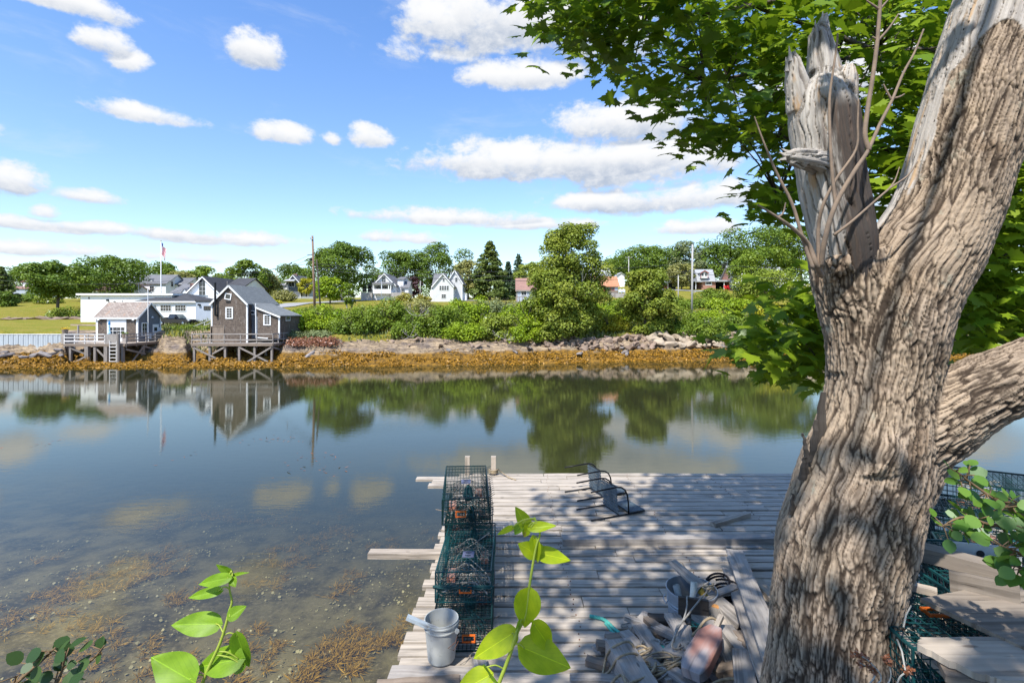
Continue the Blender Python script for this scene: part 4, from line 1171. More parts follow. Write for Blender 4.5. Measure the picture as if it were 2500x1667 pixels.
for u in (1795, 1803): h.win('f', h.lx(u), h.lz(684), .7, 1.3, 0, 1, 2, case=.1)
for u in (1845, 1865, 1885): h.win('f', h.lx(u), h.lz(680), 1.2, 1.2, 2, 2, 2)

# ---- black pickup
t = thing('pickup_truck', 'black pickup truck parked before the white garage windows', 'pickup', (X_(432, 79.5), 79.5, tz(X_(432, 79.5), 79.5) - .05), rad(-9))
body = MB()
body.prism([(-2.9, .5), (-2.95, 1.05), (-.75, 1.1), (.75, 1.12), (2.35, 1.02), (2.8, .9), (2.85, .5), (2.3, .42), (-2.4, .42)], 'y', -.95, .95)
body.build('body', M['car_paint'], t, bevel=.05)
cab = MB(); cab.add([(-.85, -.9, 1.09), (1.0, -.9, 1.09), (.35, -.76, 1.8), (-.65, -.76, 1.8), (-.85, .9, 1.09), (1.0, .9, 1.09), (.35, .76, 1.8), (-.65, .76, 1.8)], [(0, 1, 2, 3), (7, 6, 5, 4), (0, 3, 7, 4), (1, 5, 6, 2), (3, 2, 6, 7), (0, 4, 5, 1)])
cab.build('cab', M['car_paint'], t, bevel=.05)
sw = MB(); sw.add([(-.6, -.905, 1.2), (.65, -.905, 1.2), (.27, -.80, 1.72), (-.52, -.80, 1.72)], [(0, 1, 2, 3)]); sw.v = [(x, y - .02, z) for x, y, z in sw.v]; sw.build('side_window', M['glass'], t)
ws = MB(); ws.add([(1.02, -.78, 1.16), (1.02, .78, 1.16), (.44, .66, 1.76), (.44, -.66, 1.76)], [(0, 1, 2, 3)]); ws.v = [(x + .03, y, z + .02) for x, y, z in ws.v]; ws.build('windscreen', mat('windscreen_glass', (.12, .15, .15), (.09, .12, .12), 2, .05, 0, 0, .8), t)
part('bed_wall', 'car_paint', t, lambda b: (b.box(-2.93, -.9, -.95, -.87, 1.05, 1.32), b.box(-2.93, -.9, .87, .95, 1.05, 1.32), b.box(-2.95, -2.87, -.87, .87, 1.05, 1.32)), bevel=.02)
part('mirror', 'car_paint', t, lambda b: b.box(.55, .72, -1.2, -.93, 1.15, 1.38), bevel=.03)
part('bumper', 'iron', t, lambda b: b.box(2.75, 3.0, -.98, .98, .42, .72), bevel=.05)
part('grille', 'iron', t, lambda b: b.box(2.72, 2.9, -.6, .6, .74, .96), bevel=.02)
for y_ in (-.78, .78): part('headlight', 'lamp', t, lambda b: b.box(2.62, 2.88, y_ - .17, y_ + .17, .76, .95), bevel=.04)
for x_ in (-1.85, 1.85):
    for y_ in (-.9, .9):
        wb = MB(); ty = MB(); R_ = .41
        ty.lathe([(.22, -.12), (.38, -.13), (.41, -.08), (.41, .08), (.38, .13), (.22, .12)], n=20); ty.v = [(x, z, y) for x, y, z in ty.v]
        wb.lathe([(0, -.06), (.1, -.1), (.22, -.08), (.22, .08), (0, .06)], n=16); wb.v = [(x, z, y) for x, y, z in wb.v]
        wo_ = ty.build('wheel', M['tyre'], t, True, loc=(x_, y_, R_)); wb.build('rim', M['chrome'], wo_)
# ---------------------------------------------------------------- trees, shrubs, rocks, weed, poles
def taper_limb(b, p, d, L, r, depth, spread=.6):
    """a forked limb"""
    p = Vector(p); d = Vector(d).normalized()
    pts = [p]; k = 4
    for i in range(k):
        d = (d + Vector((RNG.uniform(-.18, .18), RNG.uniform(-.18, .18), .06))).normalized()
        pts.append(pts[-1] + d * L / k)
    b.tube(pts, [r * (1 - .12 * i) for i in range(k + 1)], 6)
    if depth > 0:
        for _ in range(2 + (RNG.random() < .5)):
            nd = (d + Vector((RNG.uniform(-1, 1), RNG.uniform(-1, 1), RNG.uniform(-.1, .6))) * spread).normalized()
            taper_limb(b, pts[RNG.choice((2, 3, 4))], nd, L * .72, r * .52, depth - 1, spread)


def tree(name, label, px, top, wpx, D, kind, leafm, n=3600, ls=.42, cat='tree', group=None, low=.25, bark='treebark', trunk_px=None, base_px=None, lean=0.0, blobs_n=None):
    X, Y = X_(px, D), D
    zb = tz(X, Y) - .15
    H = CZ + (HY - top) / F * D - zb; Wd = wpx / F * D
    o = thing(name, label, cat, (X, Y, zb), 0, group)
    z0 = H * low; B = []
    if kind == 'round':
        nb_ = blobs_n or 34
        for i in range(nb_):
            d = rand_unit(1)[0]; rr = .40 + .34 * RNG.random()
            hz = (H - z0) / 2
            bz = z0 + hz + d[2] * hz * .74
            k = 1 - .42 * max(0, (bz - z0 - hz) / hz) ** 2 - .22 * max(0, -(bz - z0 - hz) / hz)
            r = Wd * RNG.uniform(.13, .22)
            B.append((d[0] * Wd * rr * .92 * k + lean * (bz / H) * Wd, d[1] * Wd * rr * .85 * k, min(bz, H - r * .8), r, r, r * RNG.uniform(.6, .85)))
    elif kind == 'conifer':
        nb_ = blobs_n or 46
        for i in range(nb_):
            k = (i + .5) / nb_; zz = z0 + (H - z0) * k ** .9
            a = i * 2.4 + RNG.uniform(-.4, .4); rad_ = Wd / 2 * (1 - k) ** .75 * RNG.uniform(.45, .95)
            r = max(Wd * .06, Wd * .19 * (1 - k * .7))
            B.append((math.cos(a) * rad_, math.sin(a) * rad_, zz - .05 * rad_, r, r, r * .38))
        B.append((0, 0, H * .96, Wd * .05, Wd * .05, H * .05))
    elif kind == 'airy':
        nb_ = blobs_n or 34
        for i in range(nb_):
            k = RNG.random(); zz = z0 + (H - z0) * (.04 + .93 * k)
            a = RNG.uniform(0, 6.28); ww = Wd / 2 * (1 - .5 * abs(k - .4) ** 1.4 * 2) * math.sqrt(RNG.uniform(.02, .95))
            r = Wd * RNG.uniform(.09, .17)
            B.append((math.cos(a) * ww + lean * k * Wd, math.sin(a) * ww, min(zz, H - r * .6), r, r, r * RNG.uniform(.55, .9)))
    elif kind == 'shrub':
        nb_ = blobs_n or 20
        for i in range(nb_):
            a = RNG.uniform(0, 6.28); q = math.sqrt(RNG.random()); hh = math.sqrt(max(0, 1 - q * q * .85))
            r = Wd * RNG.uniform(.11, .19)
            B.append((math.cos(a) * q * Wd * .42, math.sin(a) * q * Wd * .3, max(r * .2, RNG.uniform(.12, 1) * hh * (H - r * .6)), r, r, r * .75))
    if kind == 'shrub':
        n = int(n)
    if kind != 'shrub': n = int(n * 1.9)
    pos, nrm, tip, bi = blob_leaves(B, n, .55, .35 if kind == 'shrub' else .45)
    pos[:, 2] = np.maximum(pos[:, 2], .05)
    sz = ls * (.5 + .95 * NR.random(n) ** 1.4)
    tint = np.clip(NR.random(n) * .45 + .55 * NR.random(len(B))[bi], 0, 1)
    link('crown', leaves('crown', pos, nrm, tip, sz, M[leafm], DIAMOND, tint), o)
    b = MB()
    if kind == 'conifer':
        b.tube([(0, 0, -.3), (0, 0, H * .5), (0, 0, H * .97)], [H * .022, H * .014, .03], 7)
    elif kind == 'shrub':
        for i in range(7):
            a = RNG.uniform(0, 6.28); taper_limb(b, (math.cos(a) * .2, math.sin(a) * .2, -.1), (math.cos(a) * .6, math.sin(a) * .6, 1), H * .55, .05, 1)
    else:
        r0 = max(.12, H * .025)
        n_tr = 2 if kind == 'airy' else 1
        for q in range(n_tr):
            ox = (q - .5) * .6 * (n_tr - 1)
            b.tube([(ox, 0, -.3), (ox * 1.4, 0, H * low * .6), (ox * 2 + lean * .3 * Wd, .1, H * max(low, .3) * 1.25)], [r0 * 1.25, r0, r0 * .8], 8)
            for i in range(6):
                a = i * 1.05 + RNG.uniform(-.3, .3)
                taper_limb(b, (ox * 1.7 + lean * .2 * Wd, .05, H * max(low, .25) * RNG.uniform(.8, 1.2)), (math.cos(a) * .75, math.sin(a) * .75, 1), H * .2, r0 * .36, 2)
    b.build('stems' if kind == 'shrub' else 'trunk', M[bark], o, True)
    return o


TREES = [
    ('spruce_tree', 'dark spruce at the left edge of the view beside the small far white house', 4, 652, 62, 140, 'conifer', 'leaf_conifer', 3000, .5),
    ('broadleaf_tree', 'rounded tree behind the small white house with the arched window', 52, 648, 84, 205, 'round', 'leaf_oak', 2600, .7),
    ('broadleaf_tree', 'shady tree filling the gap right of the small far white house', 92, 640, 60, 185, 'round', 'leaf_oak', 2600, .65),
    ('maple_tree', 'broad maple with a forked trunk on the lawn left of the flat roofed building', 141, 634, 118, 112, 'round', 'leaf_oak', 6500, .45),
    ('broadleaf_tree', 'wide dark tree overhanging the low porch house', 268, 622, 150, 128, 'round', 'leaf_oak', 6500, .5),
    ('broadleaf_tree', 'dark tree filling the gap between the lawn maple and the porch house', 205, 655, 80, 150, 'round', 'leaf_oak', 3000, .5),
    ('broadleaf_tree', 'low rounded tree above the roof of the dormered white house', 350, 631, 100, 200, 'round', 'leaf_oak', 3000, .7),
    ('broadleaf_tree', 'tree showing just right of the flagpole above the white roofs', 412, 640, 74, 195, 'round', 'leaf_oak', 2600, .65),
    ('broadleaf_tree', 'dull olive tree right of the dormered white house', 440, 660, 62, 165, 'round', 'leaf_olive', 2400, .55),
    ('broadleaf_tree', 'bright crowned tree behind the wide white gable', 502, 648, 66, 190, 'round', 'leaf_mid', 2600, .65),
    ('broadleaf_tree', 'low tree line piece between the white gable and the oval tree', 555, 664, 70, 210, 'round', 'leaf_mid', 2200, .7),
    ('oval_tree', 'tall oval tree rising directly behind the tall shingled house', 604, 633, 72, 140, 'round', 'leaf_mid', 4200, .5),
    ('broadleaf_tree', 'small olive tree between the oval tree and the grey cottage', 655, 664, 50, 145, 'round', 'leaf_olive', 2400, .5),
    ('broadleaf_tree', 'spreading tree behind the grey cottage with the red chimney', 718, 642, 92, 195, 'round', 'leaf_oak', 3200, .65),
    ('small_tree', 'little yellow green tree touching the left side of the brown pole', 748, 674, 30, 150, 'round', 'leaf_yellow', 1400, .4),
    ('oak_tree', 'largest oak standing alone right of the brown utility pole', 836, 586, 118, 122, 'round', 'leaf_oak', 7000, .46),
    ('small_tree', 'young bright tree in front of the big oak near the road', 806, 671, 62, 103, 'round', 'leaf_bright', 2800, .36),
    ('young_tree', 'thin pale stemmed sapling by the road under the big oak', 853, 690, 28, 92, 'airy', 'leaf_mid', 700, .3),
    ('broadleaf_tree', 'open branched tree behind the white porch cottage', 966, 611, 102, 160, 'round', 'leaf_oak', 4800, .55),
    ('broadleaf_tree', 'dense round tree behind the pale grey clapboard house', 1076, 588, 112, 155, 'round', 'leaf_oak', 6000, .52),
    ('purple_tree', 'dark purple leaved tree between the two white gabled houses', 1010, 673, 34, 145, 'round', 'leaf_purple', 1800, .4),
    ('broadleaf_tree', 'olive tree touching the right side of the grey clapboard house', 1143, 632, 70, 142, 'round', 'leaf_olive', 3400, .48),
    ('pine_tree', 'tall layered pine between the grey house and the brown roof cottage', 1196, 591, 104, 130, 'conifer', 'leaf_conifer', 7000, .55),
    ('spruce_tree', 'narrow blue green spruce behind the brown roof cottage', 1266, 622, 52, 170, 'conifer', 'leaf_spruce', 2800, .55),
    ('spruce_tree', 'low dark spruce left of the narrow spruce behind the brown roof cottage', 1240, 640, 46, 180, 'conifer', 'leaf_spruce', 2400, .6),
    ('broadleaf_tree', 'pale green tree above the brown roof cottage beside the birch', 1302, 634, 64, 165, 'round', 'leaf_birch', 2600, .55),
    ('broadleaf_tree', 'low tree behind the pale roofed house on the hill', 1478, 645, 70, 205, 'round', 'leaf_oak', 2400, .65),
    ('broadleaf_tree', 'spreading tree left of the white utility pole on the hill', 1580, 597, 140, 175, 'round', 'leaf_oak', 6500, .6),
    ('broadleaf_tree', 'further tree behind the small cross arm pole on the hill', 1520, 620, 90, 195, 'round', 'leaf_oak', 3400, .65),
    ('poplar_tree', 'feathery grey green tree behind the top of the white pole', 1672, 588, 92, 172, 'airy', 'leaf_silver', 4500, .5),
    ('cedar_tree', 'drooping olive tree left of the white pole above the red gable garage', 1664, 638, 58, 146, 'round', 'leaf_olive', 3000, .45),
    ('broadleaf_tree', 'dark rounded tree just right of the white pole behind the gambrel house', 1762, 592, 110, 172, 'round', 'leaf_oak', 4800, .58),
    ('broadleaf_tree', 'huge rounded tree crowning the hill above the pillared white house', 1828, 550, 180, 178, 'round', 'leaf_oak', 8000, .62),
    ('broadleaf_tree', 'light green tree overlapping the pillared white house', 1868, 600, 130, 140, 'round', 'leaf_mid', 6000, .48),
    ('broadleaf_tree', 'tall tree beside the dead stub of the foreground trunk', 1955, 548, 150, 172, 'round', 'leaf_mid', 6500, .6),
    ('broadleaf_tree', 'tree showing in the fork of the foreground trunk', 2140, 552, 190, 168, 'round', 'leaf_mid', 6000, .6),
    ('broadleaf_tree', 'hillside tree hidden mostly by the foreground trunk', 2330, 570, 190, 165, 'round', 'leaf_oak', 5000, .6),
    ('birch_tree', 'tall white stemmed birch growing on the rocks at the middle of the far shore', 1396, 552, 184, 71, 'airy', 'leaf_birch', 26000, .27, 110),
    ('birch_tree', 'lower leaning birch in front of the tall white stemmed birch', 1352, 655, 168, 69, 'airy', 'leaf_birch', 17000, .26, 80),
    ('bushy_tree', 'bushy pyramid shaped tree right of the birches above the riprap', 1584, 660, 145, 74, 'airy', 'leaf_birch', 18000, .27, 84),
    ('hawthorn_tree', 'grey green hawthorn in front of the pillared white house', 1872, 655, 130, 100, 'round', 'leaf_flower', 5000, .36),
]
for i, r in enumerate(TREES):
    nm, lab, px, top, wpx, D, kind, lm, n, ls = r[:10]
    low = {'round': .1, 'conifer': .05, 'airy': .06}[kind]
    if 'birch' in nm or nm == 'bushy_tree': low = .02
    if nm == 'maple_tree': low = .3
    tree(nm, lab, px, top, wpx, D, kind, lm, n, ls, 'tree', 'trees of the far shore', low, 'birchbark' if 'birch' in nm or nm == 'young_tree' else 'treebark', blobs_n=r[10] if len(r) > 10 else None)
SHRUBS = [
    ('tall meadow brush growing on the bank between the two wharves', 462, 797, 80, 71.5, 'leaf_mid', 3000, .26),
    ('feathery light brush left of the tall shingled house', 425, 800, 60, 72.5, 'grassblade', 2200, .28),
    ('clump of pale brush below the black pickup', 505, 794, 46, 73, 'leaf_olive', 1800, .26),
    ('bright green shrub pressed against the lean-to of the shingled house', 738, 752, 120, 71.5, 'leaf_bright', 6500, .24),
    ('bright green shrub below the foot of the brown utility pole', 800, 745, 120, 73, 'leaf_bright', 6500, .24),
    ('shrub with deep green leaves below the big oak', 868, 752, 120, 70, 'leaf_mid', 6500, .24),
    ('tall rounded shrub in front of the white porch cottage', 945, 733, 130, 74, 'leaf_mid', 7000, .24),
    ('olive shrub with loose top in front of the clipped golden hedge', 1010, 728, 110, 78, 'leaf_olive', 5500, .24),
    ('shrub behind the dead branches on the ledge', 1015, 765, 120, 69, 'leaf_mid', 6000, .24),
    ('darker shrub below the pale grey clapboard house', 1090, 742, 120, 71, 'leaf_mid', 6500, .24),
    ('vivid yellow green shrub between the clapboard house and the pine', 1150, 722, 120, 75, 'leaf_bright', 6500, .25),
    ('grey olive spreading shrub below the tall pine', 1215, 716, 130, 84, 'leaf_silver', 5000, .28),
    ('shrub dotted with white blossom left of the birches', 1215, 765, 110, 70, 'leaf_flower', 6000, .24),
    ('low bright shrub at the rock edge below the clapboard house', 1130, 785, 110, 68, 'leaf_bright', 4500, .22),
    ('upright vivid green bush standing against the leaning birch', 1308, 716, 104, 69, 'leaf_bright', 7500, .24),
    ('low vivid bush at the foot of the birches', 1285, 775, 90, 67.5, 'leaf_bright', 4500, .22),
    ('yellowish brush in the gap right of the tall birch', 1490, 765, 80, 75, 'leaf_yellow', 3600, .24),
    ('rounded shrub below the white utility pole', 1670, 760, 110, 75, 'leaf_mid', 5500, .24),
    ('bright bush just above the pale boulders of the riprap', 1720, 772, 130, 72, 'leaf_mid', 7000, .24),
    ('dense bush at the right end of the riprap', 1800, 762, 120, 74, 'leaf_mid', 6500, .24),
    ('yellow leaved thicket above the end of the riprap', 1790, 722, 130, 95, 'leaf_bright', 5500, .3),
    ('golden green thicket beside the hanging maple leaves', 1880, 730, 130, 90, 'leaf_yellow', 5500, .3),
    ('low shrub on the slope below the red lawn chairs', 1745, 700, 100, 110, 'leaf_mid', 3800, .34),
    ('brush on the slope left of the white utility pole', 1600, 735, 130, 96, 'leaf_mid', 4500, .3),
    ('green thicket behind the foreground trunk on the far bank', 1990, 745, 160, 84, 'leaf_mid', 5500, .3),
    ('thicket seen right of the foreground trunk under the limb', 2330, 740, 200, 82, 'leaf_mid', 6500, .3),
    ('lilac bush with white blossom beside the flat roofed building', 160, 748, 84, 100, 'leaf_flower', 3600, .3),
    ('low green shrub on the upper lawn under the lawn maple', 70, 715, 90, 150, 'leaf_mid', 2600, .4),
    ('dark shrub at the left edge of the upper lawn', 8, 705, 60, 130, 'leaf_oak', 2400, .4),
    ('shrub with pale blossom below the far white house', 118, 712, 60, 140, 'leaf_flower', 2200, .4),
    ('garden bush beside the road below the grey cottage', 692, 706, 66, 118, 'leaf_olive', 3000, .32),
    ('golden bush by the road behind the lean-to roof', 664, 724, 40, 100, 'leaf_yellow', 1800, .3),
    ('rounded shrub filling the bank behind the shrub at the foot of the brown pole', 770, 745, 130, 80, 'leaf_mid', 4500, .28),
    ('pale green shrub between the sapling and the white porch cottage', 890, 742, 130, 82, 'leaf_birch', 4500, .28),
    ('shrub below the clipped golden hedges', 1050, 738, 120, 84, 'leaf_mid', 4200, .28),
    ('wide shrub on the bank below the brown roof cottage', 1265, 742, 120, 80, 'leaf_bright', 4500, .28),
    ('shrub on the slope below the orange roofed cottage', 1450, 752, 120, 80, 'leaf_mid', 4500, .28),
    ('bush behind the pyramid shaped tree', 1530, 745, 110, 84, 'leaf_mid', 4200, .28),
    ('wide bush filling the slope behind the pale riprap', 1745, 752, 150, 84, 'leaf_bright', 5000, .28),
    ('thick bush filling the gap between the tall birch and the pyramid shaped tree', 1470, 730, 140, 84, 'leaf_bright', 6000, .28),
    ('thick bush on the slope below the red gable garage', 1635, 722, 130, 98, 'leaf_mid', 5000, .3),
    ('hedge like bush on the slope right of the white pole', 1725, 728, 120, 100, 'leaf_mid', 4500, .3),
    ('bush on the slope between the orange roofed cottage and the pyramid tree', 1530, 722, 110, 98, 'leaf_mid', 4500, .3),
    ('silvery juniper spreading low beside the shingled house', 745, 806, 130, 67, 'leaf_silver', 4200, .22),
    ('low rust brown dead juniper on the ledge beside the shingled house', 765, 824, 125, 64.5, 'leaf_rust', 3600, .2),
    ('golden clipped hedge right of the white porch cottage', 988, 713, 46, 117, 'leaf_gold', 2600, .26),
    ('second golden clipped hedge left of the grey clapboard house', 1034, 713, 36, 117, 'leaf_gold', 2200, .26),
]
for lab, px, top, wpx, D, lm, n, ls in SHRUBS:
    if 690 < px < 1500 and D < 80 and top < 790: top -= 10; wpx *= 1.08
    if px > 1580 and D < 80: top -= 8
    tree('shrub', lab, px, top, wpx, D, 'shrub', lm, int(n * 1.15), ls, 'shrub', 'shrubs along the far bank', blobs_n=26)

# the far wood behind the houses reads as one mass
B = []
for i in range(150):
    a = -1.15 + 2.0 * (i + RNG.random()) / 150; D = RNG.uniform(215, 270); x, y = a * D, D; px = CX + F * a
    top = 668 + 14 * noise.noise(Vector((px * .006, 1, 1))) + 8 * noise.noise(Vector((px * .03, 2, 1))) - (34 if px > 1430 else 0) * smooth01((px - 1430) / 160)
    zt = CZ + (HY - top) / F * D; zb = tz(x, y); r = RNG.uniform(4, 6.5)
    for k in range(4):
        B.append((x + RNG.uniform(-3, 3), y + RNG.uniform(-3, 3), zb + (zt - zb) * (k + .6) / 4 - r * .3 * (k == 3), r, r, max(1.5, (zt - zb) / 5)))
pos, nrm, tip, bi = blob_leaves(B, 34000, .55, .5)
tag(link('woodland', leaves('woodland', pos, nrm, tip, NR.uniform(.6, 1.25, len(pos)), M['leaf_oak'], DIAMOND, np.clip(NR.random(len(pos)) * .5 + .25 + .25 * np.sin(pos[:, 0] * .25), 0, 1))), 'distant wood closing the view behind the houses', 'woodland', kind='stuff')

# tall grass along the top of the bank: nobody could count it
n = 26000
pa = NR.uniform(-.95, 1.15, n); sD = np.array([shore(a) for a in pa]) + NR.uniform(8, 30, n) ** 1.0
px_ = CX + F * pa; keep = ~((px_ < 520) & (sD - 56 < 40) & (px_ < 400)) ; pa, sD = pa[keep], sD[keep]
gx = pa * sD; gzz = np.array([tz(x, y) for x, y in zip(gx, sD)])
m_ = len(gx)
me = leaves('grass', np.stack([gx, sD, gzz - .05], 1), rand_unit(m_) * [1, 1, .2], NR.normal(size=(m_, 3)) * [.35, .35, 0] + [0, 0, 1], NR.uniform(.25, .75, m_), M['grassblade'], [(-.12, 0, 0), (.12, 0, 0), (.1, .5, .05), (0, 1, .2), (-.1, .5, .05)])
tag(link('grass', me), 'rough meadow grass along the top of the far bank', 'grass', kind='stuff')

# rockweed on the lower shore
n = 72000
pa = NR.uniform(-1.05, 1.1, n); sD = NR.uniform(-.6, 5.2, n) ** 1.0
sY = np.array([shore(a) for a in pa]) + sD; gx = pa * sY
gzz = np.array([tz(x, y, True) for x, y in zip(gx, sY)])
cl = np.array([noise.noise(Vector((x * .35, y * .7, 3))) for x, y in zip(gx, sY)])
keep = (gzz < 1.0 + .9 * cl) & (gzz > -.2) & (cl > -.28); gx, sY, gzz = gx[keep], sY[keep], gzz[keep]; m_ = len(gx)
me = leaves('rockweed', np.stack([gx, sY, gzz + .06], 1), rand_unit(m_) * .6 + [0, -.35, .9], rand_unit(m_) + [0, -.9, -.3], NR.uniform(.16, .42, m_), M['weed'], [(-.1, 0, 0), (.1, 0, 0), (.16, .5, .05), (0, 1, 0), (-.16, .5, .05)], NR.random(m_) ** .8)
tag(link('rockweed', me), 'orange brown rockweed hanging over the low tide rocks', 'seaweed', kind='stuff')

# ---- boulders
def rock_mesh(seed, flat=.6, m='rock_tan'):
    r = random.Random(seed); bm = bmesh.new()
    for _ in range(20):
        v = Vector((r.gauss(0, 1), r.gauss(0, 1), r.gauss(0, 1))).normalized()
        v = Vector((max(-.72, min(.72, v.x)) * 1.3, max(-.6, min(.6, v.y)), max(-.62, min(.62, v.z)) * flat))
        bm.verts.new(v * .62)
    res = bmesh.ops.convex_hull(bm, input=bm.verts)
    bmesh.ops.delete(bm, geom=list({g for g in list(res['geom_interior']) + list(res['geom_unused']) if isinstance(g, bmesh.types.BMVert)}), context='VERTS')
    bmesh.ops.bevel(bm, geom=list(bm.edges), offset=.035, segments=1, affect='EDGES', clamp_overlap=True)
    me = bpy.data.meshes.new('boulder'); bm.to_mesh(me); bm.free(); me.materials.append(M[m]); return me


RM = {k: [rock_mesh(s + i * 7, fl, k) for i, fl in enumerate((.55, .7, .45, .8, .6))] for s, k in ((3, 'rock_tan'), (40, 'rock_red'), (90, 'rock_grey'))}
RL = {'rock_tan': 'pale tan angular boulder in the riprap heaped along the far shore', 'rock_red': 'reddish broken boulder on the shore below the birches', 'rock_grey': 'dark grey rock lying among orange rockweed at low tide'}
RG = {'rock_tan': 'pale riprap boulders', 'rock_red': 'reddish shore boulders', 'rock_grey': 'grey rocks in the rockweed'}
def boulder(px, s, size, k, sink=.15):
    a = (px - CX) / F; Y = shore(a) + s; X = a * Y
    o = link('boulder', RNG.choice(RM[k])); o.location = (X, Y, tz(X, Y) + size * (.25 - sink))
    o.rotation_euler = (RNG.uniform(-.5, .5), RNG.uniform(-.5, .5), RNG.uniform(0, 6.28))
    o.scale = (size * RNG.uniform(.8, 1.5), size * RNG.uniform(.7, 1.1), size * RNG.uniform(.7, 1.1))
    tag(o, RL[k], 'boulder', RG[k])
for i in range(130): boulder(RNG.uniform(1585, 2080), RNG.uniform(4.2, 8.5), RNG.uniform(.8, 2.0), 'rock_tan')
for i in range(40): boulder(RNG.uniform(2200, 2480), RNG.uniform(4.2, 8.0), RNG.uniform(.8, 1.8), 'rock_tan')
for i in range(100): boulder(RNG.uniform(1330, 1600), RNG.uniform(4.0, 8.0), RNG.uniform(.5, 1.3), 'rock_red')
for i in range(22): boulder(RNG.uniform(930, 1340), RNG.uniform(5.0, 8.0), RNG.uniform(.4, .8), 'rock_red')
for i in range(26): boulder(RNG.choice((RNG.uniform(0, 160), RNG.uniform(690, 1500), RNG.uniform(1500, 1900))), RNG.uniform(2.5, 4.6), RNG.uniform(.4, 1.0), 'rock_grey')

for i in range(16):
    px = RNG.uniform(5, 195); D = 93 + RNG.uniform(-1.5, 1.5); X, Y = X_(px, D), D; s_ = RNG.uniform(.6, 1.6)
    o = link('boulder', RNG.choice(RM['rock_red'])); o.location = (X, Y, tz(X, Y) + .1); o.rotation_euler = (0, RNG.uniform(-.2, .2), RNG.uniform(-.4, .4)); o.scale = (s_ * 1.9, s_, s_ * .8)
    tag(o, 'brown ledge rock in the row between the two levels of the left lawn', 'boulder', 'ledge rocks of the left lawn')
# dead branches on the ledge
def dead(label, px, py, D, L, seed):
    RNG.seed(seed); b = MB(); o_ = P(px, py, D)
    for i in range(4): taper_limb(b, (0, 0, 0), (RNG.uniform(-1, 1), -.5, RNG.uniform(-.3, .35)), L * RNG.uniform(.4, .7), .035, 2, .8)
    tag(b.build('dead_branch', M['deadwood'], None, True, loc=o_), label, 'branch')
dead('bleached dead branches sticking out of the shrubs above the ledge', 1020, 772, 66.5, 2.2, 5)
dead('bare dead branch drooping onto the ledge rocks', 1000, 822, 65.5, 1.8, 8)
dead('tangle of bare grey roots below the blossoming shrub', 1235, 828, 65.5, 1.7, 12)
RNG.seed(77)

# ---- poles, wires, flag
def pole(name, label, px, top, base_py, D, r, m, arms=(), lean=(0, 0)):
    X, Y = X_(px, D), D; zb = tz(X, Y) - .4; H = CZ + (HY - top) / F * D - zb
    o = thing(name, label, 'utility pole', (X, Y, zb))
    part('shaft', m, o, lambda b: b.tube([(0, 0, 0), (lean[0] * .5, 0, H * .5), (lean[0], lean[1], H)], [r * 1.15, r, r * .8], 10), smooth=True)
    for (dz, L) in arms:
        part('crossarm', 'pole_grey', o, lambda b: b.box(lean[0] - L / 2, lean[0] + L / 2, -.12 - r, -r + .01, H - dz - .1, H - dz))
        for k in (-.45, .45):
            part('insulator', 'iron', o, lambda b: b.lathe([(0, 0), (.05, .0), (.06, .08), (.03, .16), (0, .16)], (lean[0] + k * L, -r - .06, H - dz), 8))
    return o, Vector((X + lean[0], Y, zb + H))
po_, ptop = pole('utility_pole', 'tall brown utility pole standing above the shrubs right of the shingled house', 769, 576, 745, 84, .19, 'pole', [(.5, .5)], (-.42, 0))
part('transformer_bracket', 'iron', po_, lambda b: (b.box(-1.2, -.35, -.2, -.1, 10.1, 10.18), b.box(-.75, -.45, -.3, -.05, 9.2, 9.6)))
q = MB(); q.tube([(0, 0, -.5), (-.75, 0, 9.0)], [.14, .11], 8); tag(q.build('brace_pole', M['dark_wood'], None, True, loc=(X_(783, 84), 84.2, tz(X_(783, 84), 84.2))), 'dark slanting brace pole leaning against the tall brown utility pole', 'utility pole')
po2, wtop = pole('utility_pole', 'tall pale grey utility pole below the hillside houses', 1689, 597, 742, 88, .17, 'pole_grey', [], (.12, 0))
part('lamp_arm', 'steel', po2, lambda b: (b.tube([(0, -.1, 4.4), (.9, -.15, 4.75)], .04, 6), b.box(.7, 1.1, -.25, -.05, 4.7, 4.82)))
pole('utility_pole', 'thin pale pole left of the tall grey pole', 1656, 672, 725, 108, .12, 'pole_grey')
pole('utility_pole', 'small far pole with crossarm between the birch and the hill trees', 1535, 626, 652, 160, .15, 'pole_grey', [(.3, 2.2)])
pole('utility_pole', 'far pole with crossarm above the roof of the shingled house', 596, 668, 700, 150, .17, 'pole_grey', [(.3, 1.6)])
pole('utility_pole', 'short thin pole in front of the white porch cottage', 932, 690, 734, 110, .07, 'steel')
pole('utility_pole', 'slim far pole behind the grey cottage', 676, 664, 690, 190, .14, 'pole')
pole('utility_pole', 'slim grey pole on the lawn before the dormered white house', 338, 690, 716, 126, .1, 'pole_grey')
pole('utility_pole', 'grey pole half hidden by the purple leaved tree', 1026, 686, 712, 140, .12, 'pole_grey')
for px, lab in ((1728, 'short white marker post left of the lawn strip above the riprap'), (1812, 'short white marker post right of the lawn strip above the riprap')):
    q = MB(); q.box(-.12, .12, -.12, .12, -.3, 1.0); q.box(-.15, .15, -.15, .15, 1.003, 1.07); D = 79
    tag(q.build('marker_post', M['white'], None, loc=(X_(px, D), D, tz(X_(px, D), D) + .5)), lab, 'post')
def wire(label, a, b, sag, r=.022):
    a, b = Vector(a), Vector(b); pts = []
    for i in range(25):
        u = i / 24; p = a.lerp(b, u); p.z -= sag * 4 * u * (1 - u); pts.append(p)
    q = MB(); q.tube(pts, r, 4); tag(q.build('power_line', M['wire']), label, 'wire')
wire('power line sagging from the brown pole towards the left edge', P(762, 620, 84), P(596, 669, 150), .8, .03)
